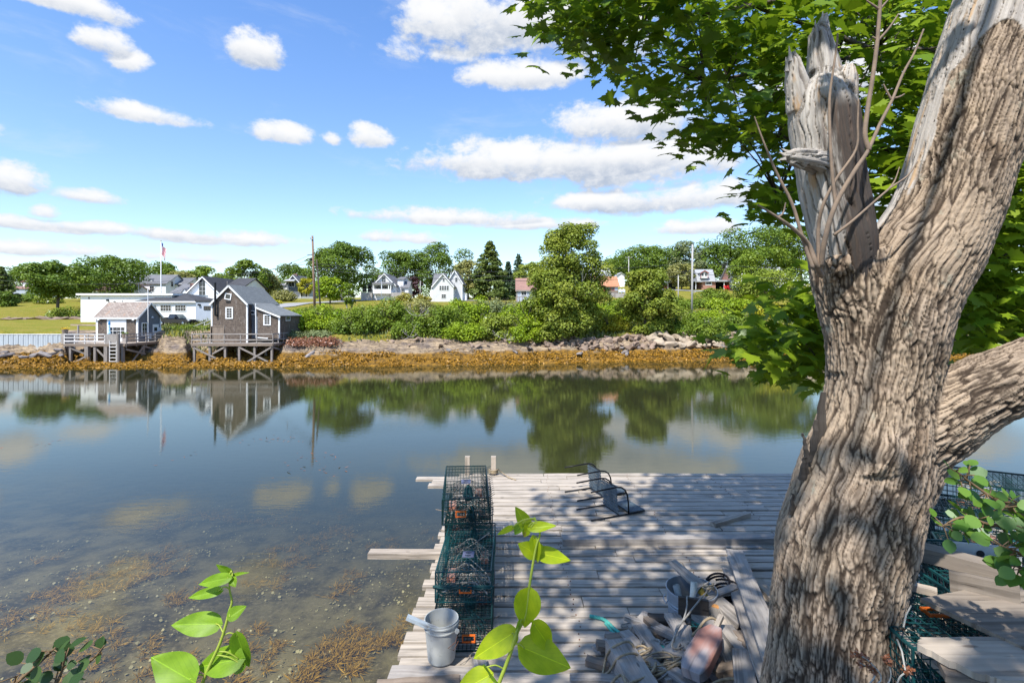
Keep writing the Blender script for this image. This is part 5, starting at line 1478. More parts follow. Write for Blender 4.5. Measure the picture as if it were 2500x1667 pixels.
wire('lower power line from the brown pole to the far pole above the roof', P(763, 628, 84), P(596, 673, 150), 1.2, .03)
wire('telephone cable from the brown pole across the left rooftops', P(764, 642, 84), P(-120, 668, 120), 3.0, .03)
wire('power line crossing before the left trees', P(596, 670, 150), P(-140, 662, 130), 1.5, .028)
wire('low cable crossing before the lawn maple', P(596, 674, 150), P(-140, 688, 120), 2.0, .028)
wire('upper power line from the brown pole to the tall grey pole', P(770, 644, 84), P(1688, 642, 88), 1.4, .026)
wire('middle power line between the brown pole and the grey pole', P(771, 652, 84), P(1688, 662, 88), 1.2, .03)
wire('thick lower cable between the brown pole and the grey pole', P(771, 658, 84), P(1688, 672, 88), 1.4, .036)
wire('upper power line running from the grey pole to the right', P(1690, 640, 88), P(2400, 648, 92), 1.2, .026)
wire('thick cable running from the grey pole to the right', P(1690, 668, 88), P(2400, 668, 92), 1.0, .036)
wire('thin service wire from the grey pole to the gambrel house', P(1690, 662, 88), P(1745, 660, 148), .8, .026)
fp = thing('flagpole', 'white flagpole rising above the flat roofed building', 'flagpole', (X_(393, 96), 96, tz(X_(393, 96), 96)))
fz = CZ + (HY - 590) / F * 96 - fp.location.z
part('shaft', 'white', fp, lambda b: b.tube([(0, 0, 0), (0, 0, fz)], [.1, .06], 8), smooth=True)
part('finial', 'brass', fp, lambda b: b.lathe([(0, fz), (.1, fz + .08), (.1, fz + .16), (0, fz + .25)], n=8))
# flag: hanging folds, stripes and canton as real colour
t = NT('striped_flag_cloth'); g = t.attr('grain'); gx_, gy_, gz_ = t.sep(g)
stripe = t.math('LESS_THAN', t.math('FRACT', t.math('MULTIPLY', gy_, 6.5)), .5)
c = t.mix(stripe, (.75, .75, .75), (.6, .03, .05))
star = t.ramp(t.voronoi(t.comb(t.math('MULTIPLY', gx_, 18.0), t.math('MULTIPLY', gy_, 14.0)), 1.0), .3, .2)
canton = t.math('MULTIPLY', t.math('LESS_THAN', gx_, .42), t.math('LESS_THAN', gy_, .54))
c = t.mix(canton, c, t.mix(star, (.03, .05, .22), (.7, .7, .75)))
fm = t.done(t.principled(c, .8))
V, Gr, Fc = [], [], []
nx, ny = 26, 14
for i in range(nx + 1):
    for j in range(ny + 1):
        u, v = i / nx, j / ny
        x = u * .95 * (1 - .25 * v) + .1 * math.sin(u * 9 + v) ; y = .28 * math.sin(u * 11 + v * 1.6) * (.3 + u * .7); z = -v * 1.75 - u * 1.75 * (.75 + .25 * u)
        V.append((.08 + x, y, fz - .15 + z)); Gr.append((u, v, 0))
for i in range(nx):
    for j in range(ny): Fc.append((i * (ny + 1) + j, (i + 1) * (ny + 1) + j, (i + 1) * (ny + 1) + j + 1, i * (ny + 1) + j + 1))
q = MB(); q.add(V, Fc, Gr); tag(q.build('flag', fm, None, True, loc=fp.location), 'drooping red white and blue striped flag with a starry blue corner on the white flagpole', 'flag')
b = MB(); b.lathe([(0, -.1), (.12, -.02), (.1, .1), (0, .2)], (0, 0, 0), 8); b.tube([(0, 0, .1), (.12, 0, .16), (.2, 0, .12)], [.07, .06, .02], 6); b.bar((-.1, 0, -.02), (-.32, 0, -.1), .08, .03)
tag(b.build('perched_bird', M['iron'], None, True, loc=P(711, 643, 84.0)), 'small dark bird sitting on the wires left of the brown pole', 'bird')
# ---------------------------------------------------------------- near dock
RNG.seed(21)
DK = 2.8
dock = thing('dock', 'weathered grey plank dock reaching out over the water below the camera', 'dock', (0, 3.4, 0))
b = MB()
y = 0.0; i = 0
jut = {33: -1.86, 32: -1.52, 31: -1.56, 30: -1.22, 29: -1.06, 3: -1.10, 2: -1.18, 1: -1.13}
while y < 6.75:
    wd = .197 * RNG.uniform(.94, 1.05)
    xl = jut.get(i, -1.03 + RNG.uniform(-.05, .04)); xr = 6.1 + RNG.uniform(-.1, .1)
    cuts = [xl]; c = xl + RNG.uniform(1.6, 3.4)
    while c < xr - .8: cuts.append(c); c += RNG.uniform(2.0, 3.6)
    cuts.append(xr)
    tilt = RNG.uniform(-.005, .005)
    for k in range(len(cuts) - 1):
        z = DK - .02 + RNG.uniform(-.004, .005)
        x0, x1 = cuts[k] + (RNG.uniform(.002, .008) if k else 0), cuts[k + 1] - RNG.uniform(.002, .008)
        gap = RNG.uniform(.026, .046)
        b.m = 0; b.bar((x0, y + wd / 2 + tilt, z + RNG.uniform(-.003, .003)), (x1, y + wd / 2 - tilt + .006, z + RNG.uniform(-.003, .003)), wd - gap, .045, n=max(2, int((x1 - x0) / .35)), jit=.0034)
    b.m = 1
    for xs in (-.78, .67, 2.27, 3.87):
        for dy in (.05, wd - .055):
            cx, cy = xs + RNG.uniform(-.03, .03), y + dy + RNG.uniform(-.008, .008); b.box(cx - .006, cx + .006, cy - .006, cy + .006, DK - .0, DK + .0075)
    b.m = 0
    y += wd; i += 1
b.build('deck', [M['deck_wood'], M['rust']], dock)
b = MB()
for xx in (-.85, .6, 2.2, 3.8, 5.6): b.box(xx, xx + .14, -.1, 6.7, DK - .36, DK - .048)
b.build('stringers', M['dark_wood'], dock)
for xx in (-.78, 2.27, 5.6):
    for yy in (1.0, 3.6, 6.3):
        b = MB(); b.tube([(xx, yy, -2.2), (xx, yy, DK - .37)], .14, 10); b.build('piling', M['dark_wood'], dock)
for px in (1140, 1204):
    b = MB(); x = X_(px, 10.12); b.bar((x, 6.78, DK - .8), (x + .005, 6.78, DK + .36), .095, .095, (1, 0, 0), 3, .003); b.build('upright', M['pale_wood'], dock)
b = MB(); x = X_(1204, 10.12)
pts = [(x + .085 * math.cos(a) , 6.78 + .085 * math.sin(a), DK + .03 + .012 * a / 3) for a in np.linspace(0, 19, 60)] + [(x + .3, 6.55, DK + .02), (x + .45, 6.4, DK + .015)]
b.tube(pts, .012, 5)
tag(b.build('post_rope', M['rope_tan'], None, True, loc=(0, 3.4, 0)), 'thin pale rope wound round the base of the right dock upright', 'rope')


def plank(name, label, p0, p1, w, h, m, up=(0, 0, 1), n=6, jit=.003, taper=1.0, cat='plank', group=None, bev=0.0):
    p0, p1 = Vector(p0), Vector(p1); q = MB(); q.bar((0, 0, 0), p1 - p0, w, h, up, n, jit, taper)
    return tag(q.build(name, M[m], None, loc=p0, bevel=bev), label, cat, group)


plank('loose_beam', 'loose pale beam jutting out over the water from under the left traps', (-1.88, 6.74, DK + .038), (-.3, 6.72, DK + .038), .15, .07, 'pale_wood', jit=.002)
plank('loose_beam', 'long loose timber lying across the dock behind the junk heap', (.70, 7.12, DK + .048), (3.9, 7.14, DK + .048), .15, .09, 'grey_wood', n=14, jit=.004)
plank('board_offcut', 'short offcut of timber lying askew on the open deck', G(1741, 1280, DK + .04), G(1826, 1254, DK + .04), .10, .065, 'pale_wood')
plank('split_board', 'thin splintered board lying against the long timber', (2.0, 6.98, DK + .016), (3.4, 6.99, DK + .016), .06, .02, 'grey_wood', n=9, jit=.008)
plank('loose_beam', 'grey timber end poking up beside the white bucket', G(1180, 1667, DK + .06), G(1168, 1610, DK + .06), .11, .08, 'grey_wood')
plank('rotten_board', 'rotten split board at the near corner of the dock', (-1.15, 4.33, DK + .03), (-.45, 4.40, DK + .03), .14, .05, 'brown_wood', n=10, jit=.01)
plank('rotten_board', 'broken grey board end lying under the bucket', (-1.08, 4.52, DK + .022), (-.3, 4.5, DK + .022), .17, .038, 'grey_wood', n=8, jit=.004)


# ---- lobster traps
def trap_mesh_parts(L, W_, H, m='trap', sp=.041, t=.0036):
    """returns list of (part name, mesh); x across, y along, z up"""
    b = MB()
    def line(p0, p1): b.bar(p0, p1, t, t)
    nx, ny, nz = max(2, round(W_ / sp)), round(L / sp), max(2, round(H / sp))
    for z in (0, H):
        for i in range(nx + 1): x = W_ * i / nx - W_ / 2; line((x, 0, z), (x, L, z))
        for j in range(ny + 1): yy = L * j / ny; line((-W_ / 2, yy, z), (W_ / 2, yy, z))
    for x in (-W_ / 2, W_ / 2):
        for k in range(1, nz): z = H * k / nz; line((x, 0, z), (x, L, z))
        for j in range(ny + 1): yy = L * j / ny; line((x, yy, 0), (x, yy, H))
    for yy in (0, L * .5, L):
        for k in range(1, nz): z = H * k / nz; line((-W_ / 2, yy, z), (W_ / 2, yy, z))
        for i in range(nx + 1): x = W_ * i / nx - W_ / 2; line((x, yy, 0), (x, yy, H))
    fr = MB()
    for z in (0, H):
        for x in (-W_ / 2, W_ / 2): fr.bar((x, 0, z), (x, L, z), .011, .011)
        for yy in (0, L): fr.bar((-W_ / 2, yy, z), (W_ / 2, yy, z), .011, .011)
    for x in (-W_ / 2, W_ / 2):
        for yy in (0, L): fr.bar((x, yy, 0), (x, yy, H), .011, .011, (1, 0, 0))
    nts = []
    for k, (yc, yd) in enumerate(((L * .08, L * .3), (L * .55, L * .8))):
        nt = MB(); nts.append(nt)
        for a in range(16):
            a0, a1 = 2 * math.pi * a / 16, 2 * math.pi * (a + .6) / 16; a2 = 2 * math.pi * (a - .6) / 16
            p = (math.cos(a0) * W_ * .44, yc, H / 2 + math.sin(a0) * H * .44)
            for aa in (a1, a2): nt.tube([p, (math.cos(aa) * W_ * .27, (yc + yd) / 2, H / 2 + math.sin(aa) * H * .3), (math.cos(a0) * W_ * .14, yd, H / 2 + math.sin(a0) * H * .2)], .0028, 4)
        nt.tube([(math.cos(a) * W_ * .14, yd, H / 2 + math.sin(a) * H * .2) for a in np.linspace(0, 6.283, 17)], .004, 4)
    bag = MB(); bag.lathe([(.0, .02), (.05, .03), (.065, .1), (.05, .18), (.015, .22), (0, .23)], (.03, L * .5 + .06, 0), 10)
    br = MB(); br.box(-W_ * .38, -W_ * .38 + .09, L * .3, L * .3 + .2, .008, .065)
    br2 = MB(); br2.box(W_ * .38 - .09, W_ * .38, L * .62, L * .62 + .2, .008, .065)
    fl = MB()
    for q_ in (b, fr):
        q_.v = [tuple(Vector(v) + Vector((noise.noise(Vector(v) * 4.0 + Vector((L, 0, 3))), noise.noise(Vector(v) * 4.0 + Vector((9, L, 3))), noise.noise(Vector(v) * 4.0 + Vector((5, 2, L))))) * .016) for v in q_.v]
    for k in range(46):
        c = Vector((RNG.uniform(-.45, .45) * W_, RNG.uniform(.03, .97) * L, RNG.uniform(.004, .03))); a = RNG.uniform(0, 6.28); l = RNG.uniform(.05, .16)
        fl.bar(c, c + Vector((math.cos(a) * l, math.sin(a) * l, RNG.uniform(0, .04))), .012, .004)
    return [('cage', b.mesh('cage', M[m])), ('frame', fr.mesh('frame', M[m])), ('netting', nts[0].mesh('netting', M['twine'] if m == 'trap_blue' else M['net'])), ('netting', nts[1].mesh('netting', M['net'] if m == 'trap_black' else M['twine'])),
            ('bait_bag', bag.mesh('bait_bag', M['net'])), ('brick', br.mesh('brick', M['brick'])), ('brick', br2.mesh('brick', M['brick'])), ('dry_weed', fl.mesh('dry_weed', M['brown_wood']))]


def vent_mesh(m, s=.125, h=.075):
    b = MB()
    if m == 'vent_orange':
        b.box(-s / 2, s / 2, -.008, .006, -h / 2, -h / 2 + .013); b.box(-s / 2, s / 2, -.008, .006, h / 2 - .013, h / 2)
        b.box(-s / 2, -s / 2 + .012, -.008, .006, -h / 2 + .013, h / 2 - .013); b.box(s / 2 - .012, s / 2, -.008, .006, -h / 2 + .013, h / 2 - .013)
    else:      # plate with two round holes, built as rings of quads
        def ring(cz):
            n = 16; r = .022; V = []; Fc = []
            for k in range(n):
                a = 2 * math.pi * k / n; ca, sa = math.cos(a), math.sin(a); q = .032 / max(abs(ca), abs(sa))
                V += [(ca * r * 1.6, -.006, cz + sa * r), (ca * q * 1.9, -.006, cz + sa * q), (ca * r * 1.6, .004, cz + sa * r), (ca * q * 1.9, .004, cz + sa * q)]
            for k in range(n):
                o, p = 4 * k, 4 * ((k + 1) % n); Fc += [(o, p, p + 1, o + 1), (o + 2, o + 3, p + 3, p + 2), (o, o + 2, p + 2, p), (o + 1, p + 1, p + 3, o + 3)]
            b.add(V, Fc)
        ring(-.032); ring(.032)
    return b.mesh('escape_vent', M[m])


VO, VG = vent_mesh('vent_orange'), vent_mesh('vent_grey')
TM = {k: trap_mesh_parts(1.2, .56, .3, k) for k in ('trap', 'trap_blue', 'trap_black')}


def trap(label, x, yy, z, rz, m, group, vents=(), tilt=0.0, sc=(1, 1, 1)):
    o = thing('lobster_trap', label, 'lobster trap', (x, yy, z), rz, group)
    o.rotation_euler = (tilt, 0, rz); o.scale = sc
    for nm, me in TM[m]:
        q_ = link(nm, me, o)
        if nm == 'dry_weed': q_['kind'] = 'stuff'
    for (k, lx_, ly_, lz_, flat) in vents:
        v = link('escape_vent', VO if k == 'o' else VG, o); v.location = (lx_, ly_, lz_)
        if flat: v.rotation_euler = (rad(-90), 0, 0)
    return o


GT = 'lobster traps stacked along the left edge of the dock'
tC = trap('lowest lobster trap of the dock stack, just behind the white bucket', -.47, 4.84, DK + .012, rad(1), 'trap', GT, [('o', .06, -.006, .12, False)])
tB = trap('middle lobster trap of the dock stack with a blue grey two hole vent on top', -.485, 5.1, DK + .326, rad(0), 'trap_blue', GT, [('o', .02, -.006, .13, False), ('g', .02, .36, .306, True)])
tD = trap('bottom lobster trap resting on the jutting beam behind the middle one', -.52, 6.25, DK + .085, rad(2), 'trap', GT)
tE = trap('lobster trap squeezed under the farthest and highest trap of the dock stack', -.53, 6.2, DK + .4, rad(3), 'trap', GT)
tA = trap('farthest and highest lobster trap of the dock stack, orange vent at its near end', -.545, 6.05, DK + .716, rad(5), 'trap', GT, [('o', -.06, -.006, .12, False), ('g', .0, .55, .306, True)], tilt=rad(1.5))
def loose_net(parent, x0, x1, y0, y1, z, m, seed, sag=.04):
    r = random.Random(seed); b = MB()
    for k in range(26):
        u = k / 25
        for s_ in (1, -1):
            xs = [x0 + (x1 - x0) * ((u + s_ * t_ * .5) % 1.0) for t_ in (0,)]
            p = [(x0 + (x1 - x0) * min(1, max(0, u + s_ * (t_ - .5) * .6)), y0 + (y1 - y0) * t_, z + sag * math.sin(3 * t_ + u * 9) * .4 + r.uniform(0, .006)) for t_ in np.linspace(0, 1, 7)]
            b.tube(p, .003, 4)
    return b.build('loose_netting', M[m], parent)
loose_net(tB, -.3, .3, -.02, .0, .15, 'trap_blue', 4)
b = MB()
for k in range(16):
    for j in range(7):
        a0 = (.275 + .07 * math.sin(j * 1.1), .1 + k * .07, .04 + j * .04)
        a1 = (.275 + .07 * math.sin((j + 1) * 1.1), .1 + (k + (.5 if j % 2 else -.5)) * .07, .04 + (j + 1) * .04)
        b.tube([a0, a1], .003, 4)
b.build('side_bag', M['trap'], tA)
b = MB(); b.tube([P(1195, 1300, 5.9), P(1160, 1325, 5.85), P(1130, 1343, 5.8), P(1131, 1350, 5.7), P(1165, 1378, 5.6), P(1190, 1402, 5.4), P(1197, 1420, 5.15), P(1200, 1435, 5.08)], .006, 6)
tag(b.build('bridle_rope', M['rope_grey'], None, True), 'pale bridle rope bent across the top of the middle dock trap', 'rope')
b = MB()
for s_ in range(3):
    b.tube([P(1080 + 3 * s_, 1445, 5.09), P(1105, 1428 - s_ * 3, 5.2), P(1130, 1420 + s_ * 2, 5.3), P(1160, 1424 - 2 * s_, 5.25), P(1190, 1446 + 2 * s_, 5.09)], .004, 5)
tag(b.build('head_rope', M['twine'], None, True), 'slack pale twine arc over the near end of the middle dock trap', 'twine')

# right hand stacks
GR = 'lobster traps piled on the bank right of the big trunk'
def stack(n, x, yy, ztop, rz, m, labs, sc=(1, 1, 1.12), H=.345):
    for k in range(n):
        lab = labs[0] if k == 0 else labs[1]
        trap(lab, x + RNG.uniform(-.012, .012), yy + RNG.uniform(-.02, .02), ztop - H * (k + 1) + .0, rz + rad(RNG.uniform(-1.2, 1.2)), m, GR, [('o', .05, .3, .304, True)] if k == 0 else [('o', .05, -.006, .12, False)], sc=sc)
stack(5, 2.18, 2.42, 4.42, rad(-2), 'trap_blue', ('trap topping the stack that touches the big trunk', 'trap lower in the stack that touches the big trunk'))
stack(5, 2.80, 2.36, 4.44, rad(-4), 'trap_blue', ('trap on top of the stack carrying the plywood sheet', 'trap below the plywood sheet in the second stack right of the trunk'))
stack(4, 2.02, 1.62, 4.12, rad(-3), 'trap_black', ('black wire trap topping the stack nearest the camera by the trunk', 'black trap lower in the stack nearest the camera'), sc=(1, .62, 1.1), H=.34)
stack(6, 4.55, 3.70, 4.42, rad(58), 'trap', ('topmost trap of the stack standing behind the poplar leaves', 'trap in the far stack below the poplar leaves'))
stack(6, 5.0, 4.28, 4.50, rad(58), 'trap', ('topmost trap of the farthest stack against the water', 'trap in the farthest stack behind the other one'))
stack(5, 4.1, 3.06, 4.36, rad(60), 'trap', ('topmost trap just behind the long beam right of the trunk', 'trap lower in the stack behind the long beam'))

# boards lying on the right stacks
plank('long_beam', 'long pale timber lying across the traps right of the trunk', P(2150, 1318, 3.35), P(2540, 1425, 2.95), .12, .085, 'barn_wood', n=10)
plank('small_stick', 'short stub of timber on the traps beside the plywood point', G(2202, 1424, 4.475), G(2288, 1446, 4.475), .05, .035, 'pale_wood')
plank('grey_slab', 'thick grey slab standing on edge behind the plywood sheet', G(2318, 1416, 4.545), G(2490, 1452, 4.56), .045, .1, 'barn_wood', n=8)
def sheet(name, label, pts, z, t, m, cat='board', jag=0.0):
    c = Vector((sum(p[0] for p in pts) / len(pts), sum(p[1] for p in pts) / len(pts), z)); b = MB()
    poly = []
    for i, p in enumerate(pts):
        q = pts[(i + 1) % len(pts)]; n_ = 7 if jag else 1
        for k in range(n_):
            u = k / n_; poly.append((p[0] + (q[0] - p[0]) * u - c.x + (RNG.uniform(-jag, jag) if k else 0), p[1] + (q[1] - p[1]) * u - c.y + (RNG.uniform(-jag, jag) if k else 0)))
    b.prism(poly, 'z', 0, t); b.g = [(v[0], v[1], 3.0) for v in b.v]
    return tag(b.build(name, M[m], None, loc=c), label, cat)
sheet('plywood_sheet', 'pointed grey plywood sheet lying on the traps at the right edge', [(2.12, 2.66), (2.42, 2.74), (2.75, 2.77), (3.5, 2.9), (3.2, 1.95), (2.28, 2.24)], 4.50, .022, 'barn_wood')
sheet('broken_board', 'sun bleached broken board with a rotten end at the lower right', [(1.83, 2.31), (1.88, 2.36), (2.6, 2.36), (2.55, 2.06), (2.0, 2.08), (1.92, 2.13)], 4.48, .03, 'pale_wood', jag=.008)
plank('rotten_board', 'rotten brown strip under the bleached broken board', (1.86, 2.22, 4.462), (2.3, 2.0, 4.455), .12, .03, 'brown_wood', n=12, jit=.012)
plank('grey_board', 'dark grey board end under the broken board at the lower right corner', (1.9, 2.1, 4.43), (2.6, 1.95, 4.43), .16, .035, 'grey_wood')
plank('pale_rail', 'pale slanting rail lying over the black trap at the foot of the trunk', G(2172, 1525, 4.36), G(2318, 1652, 4.30), .03, .025, 'grey_wood', n=8)
b = MB(); b.box(-.19, .19, -.012, .012, -.06, .06); b.lathe([(.022, -.014), (.032, -.016), (.032, -.02), (.022, -.02)], (.0, 0, 0), 14)
o = b.build('plastic_panel', M['bucket'], None, loc=P(2404, 1352, 3.28), rz=rad(-14)); tag(o, 'white plastic panel with a round hole wedged behind the long timber', 'panel')
b = MB(); b.lathe([(0, 0), (.022, 0), (.022, .004), (0, .004)], n=14); b.v = [(x - .03, -.013 - z, y + .005) for x, y, z in b.v]; b.build('hole', M['dark'], o)
b = MB(); b.tube([P(2224, 1478, 2.55), P(2212, 1500, 2.5), P(2206, 1530, 2.45)], .004, 5); tag(b.build('dry_stalk', M['twine'], None, True), 'pale dry stalk against the traps above the slanting pale rail', 'stalk')
b = MB(); b.tube([P(2190, 1560, 2.3), P(2202, 1590, 2.25), P(2210, 1635, 2.2)], .004, 5); tag(b.build('dry_stalk', M['twine'], None, True), 'pale dry stalk against the black trap under the slanting pale rail', 'stalk')

# ---- bucket
bk = thing('bucket', 'white plastic bucket standing on the near left corner of the dock', 'bucket', (-.645, 4.68, DK + .052))
part('pail', 'bucket', bk, lambda b: b.lathe([(0, .0), (.118, .0), (.124, .012), (.148, .29), (.156, .292), (.156, .302), (.149, .304), (.151, .335), (.159, .337), (.159, .349), (.154, .352), (.154, .37), (.147, .37), (.119, .02), (0, .02)], n=48), smooth=False)
b = MB()
for k in range(12):
    a0 = -1.95 + k * .062
    b.add([(.1275 * math.cos(a0 + s * .062) * (1 + .085 * (z / .29)), .1275 * math.sin(a0 + s * .062) * (1 + .085 * (z / .29)), z + .02 * math.sin(k * .9 + s * .9) * (1 if z > .18 else -.6)) for s, z in ((0, .15), (1, .15), (1, .205), (0, .205))], [(0, 1, 2, 3)])
b.build('paint_stain', M['bucket_stain'], bk)
b = MB(); b.tube([(.155, -.03, .31), (.16, -.06, .27), (.14, -.12, .22), (.08, -.172, .2), (.13, -.15, .17), (.165, -.08, .21)], .003, 5); b.build('handle', M['rust'], bk)
b = MB(); b.bar((.14, -.1, .315), (.165, -.095, .30), .03, .03); b.build('handle_lug', M['bucket'], bk)
plank('paint_stick', 'chipped blue painted stick leaning across the rim of the white bucket', (-.945, 4.60, DK + .475), (-.60, 4.585, DK + .335), .052, .03, 'stick', n=8, jit=.002, cat='stick')

# ---- chairs tipped on their backs
GC = 'black metal chairs tipped over on the dock'
def chair(label, A, first=None):
    if first:
        c = copy_tree(first); c.location = A; c['label'] = label; return c
    o = thing('patio_chair', label, 'chair', A, math.atan2(.24, .63), GC)
    def side(yo):
        def f(b):
            b.tube([(0, yo, .445), (.3, yo, .46), (.46, yo, .468), (.54, yo, .455), (.61, yo, .41), (.65, yo, .33), (.672, yo, .2), (.68, yo, .03)], .0125, 8)
        return f
    for yo in (0, .47):
        part('side_frame', 'iron', o, side(yo), smooth=True)
        part('leg', 'iron', o, lambda b: b.tube([(.0, yo, .014), (.5, yo, .018), (.69, yo, .02), (.98, yo, .03)], .0125, 8), smooth=True)
    part('crossbar', 'iron', o, lambda b: (b.tube([(.5, 0, .03), (.5, .47, .03)], .009, 6), b.tube([(.47, 0, .462), (.47, .47, .462)], .009, 6), b.tube([(.98, 0, .03), (.98, .47, .03)], .01, 6)))
    def weave(p0, p1):
        def f(b):
            p0_, p1_ = Vector(p0), Vector(p1); d = p1_ - p0_
            nrm = d.cross(Vector((0, 1, 0))).normalized()
            for i in range(9):
                u = (i + .5) / 9; yo = .02 + .43 * u
                b.bar(p0_ + Vector((0, yo, 0)), p1_ + Vector((0, yo, 0)), .034, .004, nrm)
            for i in range(8):
                u = (i + .5) / 8; c_ = p0_ + d * u + nrm * .005
                b.bar(c_, c_ + Vector((0, .47, 0)), .03, .004, nrm)
        return f
    part('seat', 'weave', o, weave((.5, 0, .04), (.46, 0, .455)))
    part('backrest', 'weave', o, weave((.70, 0, .035), (.98, 0, .045)))
    return o
c1 = chair('tipped black chair lying nearer the water edge of the dock', (1.11, 8.7, DK + .006))
chair('tipped black chair lying nearer the camera on the dock', (1.215, 7.87, DK + .006), c1)

# ---- junk heap
t_ = thing('wash_tub', 'round galvanised wash tub holding pieces of pipe in the junk heap', 'tub', (1.90, 5.42, DK + .005))
part('tub', 'steel', t_, lambda b: b.lathe([(0, 0), (.235, 0), (.243, .11), (.249, .115), (.249, .125), (.244, .13), (.246, .15), (.252, .155), (.246, .165), (.255, .275), (.263, .28), (.263, .292), (.254, .292), (.232, .015), (0, .015)], n=48))
part('tub_handle', 'steel', t_, lambda b: b.tube([(-.26, -.06, .2), (-.285, -.05, .16), (-.285, .05, .16), (-.26, .06, .2)], .006, 5))
def pipe_piece(label, p0, p1, r, m):
    b = MB(); p0, p1 = Vector(p0), Vector(p1); d = (p1 - p0)
    b.tube([(0, 0, 0), d], r, 14, cap=False); b.tube([(0, 0, 0), d], r * .82, 14, cap=False)
    tag(b.build('pipe', M[m], None, True, loc=p0), label, 'pipe', 'pipe pieces in the wash tub')
pipe_piece('short bluish white pipe leaning at the left inside the tub', (1.78, 5.34, DK + .09), (1.735, 5.42, DK + .33), .035, 'bucket')
pipe_piece('upright white pipe in the middle of the tub', (1.84, 5.25, DK + .10), (1.90, 5.34, DK + .40), .034, 'pvc')
pipe_piece('ochre yellow pipe lying open end up in the tub', (2.06, 5.28, DK + .2), (1.95, 5.33, DK + .33), .036, 'brass')
pipe_piece('salmon tinted pipe at the right rim of the tub', (2.10, 5.22, DK + .2), (1.98, 5.24, DK + .22), .03, 'orange_wood')
plank('tapered_timber', 'grey timber with a rounded tip leaning out of the heap over the tub', G(1815, 1522, 2.93), G(1640, 1370, 3.2), .19, .07, 'grey_wood', n=10, jit=.005, taper=.6, bev=.01)
plank('long_plank', 'long pale plank leaning up the heap beside the trunk', G(1793, 1344, 2.93), G(1902, 1625, 3.32), .205, .03, 'grey_wood', n=8)
plank('narrow_plank', 'narrow grey plank beside the long pale one', G(1778, 1390, 2.90), G(1874, 1664, 3.26), .125, .035, 'grey_wood', n=8)
plank('tan_board', 'sun caught tan board lying behind the long plank by the trunk', G(1850, 1418, 2.88), G(1925, 1500, 2.93), .13, .05, 'pale_wood')
plank('tan_board', 'second tan board under the sun caught one by the trunk', G(1835, 1440, 2.85), G(1915, 1530, 2.87), .16, .05, 'pale_wood')
plank('dark_plank', 'dark soaked plank end leaning on the front of the tub', P(1656, 1478, 5.12), P(1730, 1488, 5.05), .03, .19, 'dark_wood')
plank('grey_stave', 'wide grey stave standing between the tub and the buoy', G(1738, 1462, 3.05), G(1768, 1530, 2.9), .2, .04, 'grey_wood')
plank('weathered_log', 'cracked dark log lying left of the tub', G(1578, 1512, 2.89), G(1672, 1520, 2.89), .12, .11, 'dark_wood', n=8, jit=.008, cat='log', bev=.025)
plank('driftwood', 'dark driftwood lump below the cracked log', G(1540, 1548, 2.86), G(1640, 1545, 2.86), .12, .1, 'brown_wood', n=7, jit=.012, cat='log', bev=.02)
plank('square_timber', 'heavy peeling square timber at the bottom of the heap wound with rope', G(1508, 1580, 2.98), G(1580, 1705, 3.0), .22, .16, 'grey_wood', n=8, jit=.006)
plank('short_board', 'upright grey board in the middle of the heap', G(1668, 1528, 3.06), G(1684, 1600, 2.98), .13, .035, 'grey_wood')
plank('tan_driftwood', 'rough tan driftwood piece right of the buoy', G(1755, 1520, 3.02), G(1812, 1592, 3.0), .12, .06, 'pale_wood', n=8, jit=.01)
plank('square_post', 'grey square post at the bottom right of the heap by the trunk', G(1812, 1600, 3.06), G(1822, 1700, 3.1), .16, .1, 'grey_wood', n=5)
plank('dark_post', 'dark brown post between the buoy and the grey square post', G(1768, 1612, 2.98), G(1790, 1680, 2.98), .12, .06, 'brown_wood', n=5)
plank('bleached_wedge', 'bleached wedge of wood under the rope loop', G(1625, 1605, 2.98), G(1660, 1560, 3.02), .11, .06, 'pale_wood', taper=.6)
plank('crooked_root', 'crooked grey root piece beside the narrow plank', G(1800, 1548, 3.05), G(1836, 1592, 3.08), .09, .07, 'brown_wood', n=8, jit=.016, cat='root')
for i in range(64):
    px, py = RNG.uniform(1500, 1860), RNG.uniform(1525, 1700)
    c = G(px, py, DK + RNG.uniform(.02, .10)); a = RNG.uniform(0, 6.28); L = RNG.uniform(.12, .42)
    plank('wood_scrap', 'short scrap of old wood lying low in the junk heap', c, c + Vector((math.cos(a) * L, math.sin(a) * L, RNG.uniform(-.01, .06))), RNG.uniform(.05, .13), RNG.uniform(.02, .06), RNG.choice(('grey_wood', 'brown_wood', 'grey_wood', 'grey_wood')), n=4, jit=.006, cat='scrap', group='wood scraps of the junk heap')
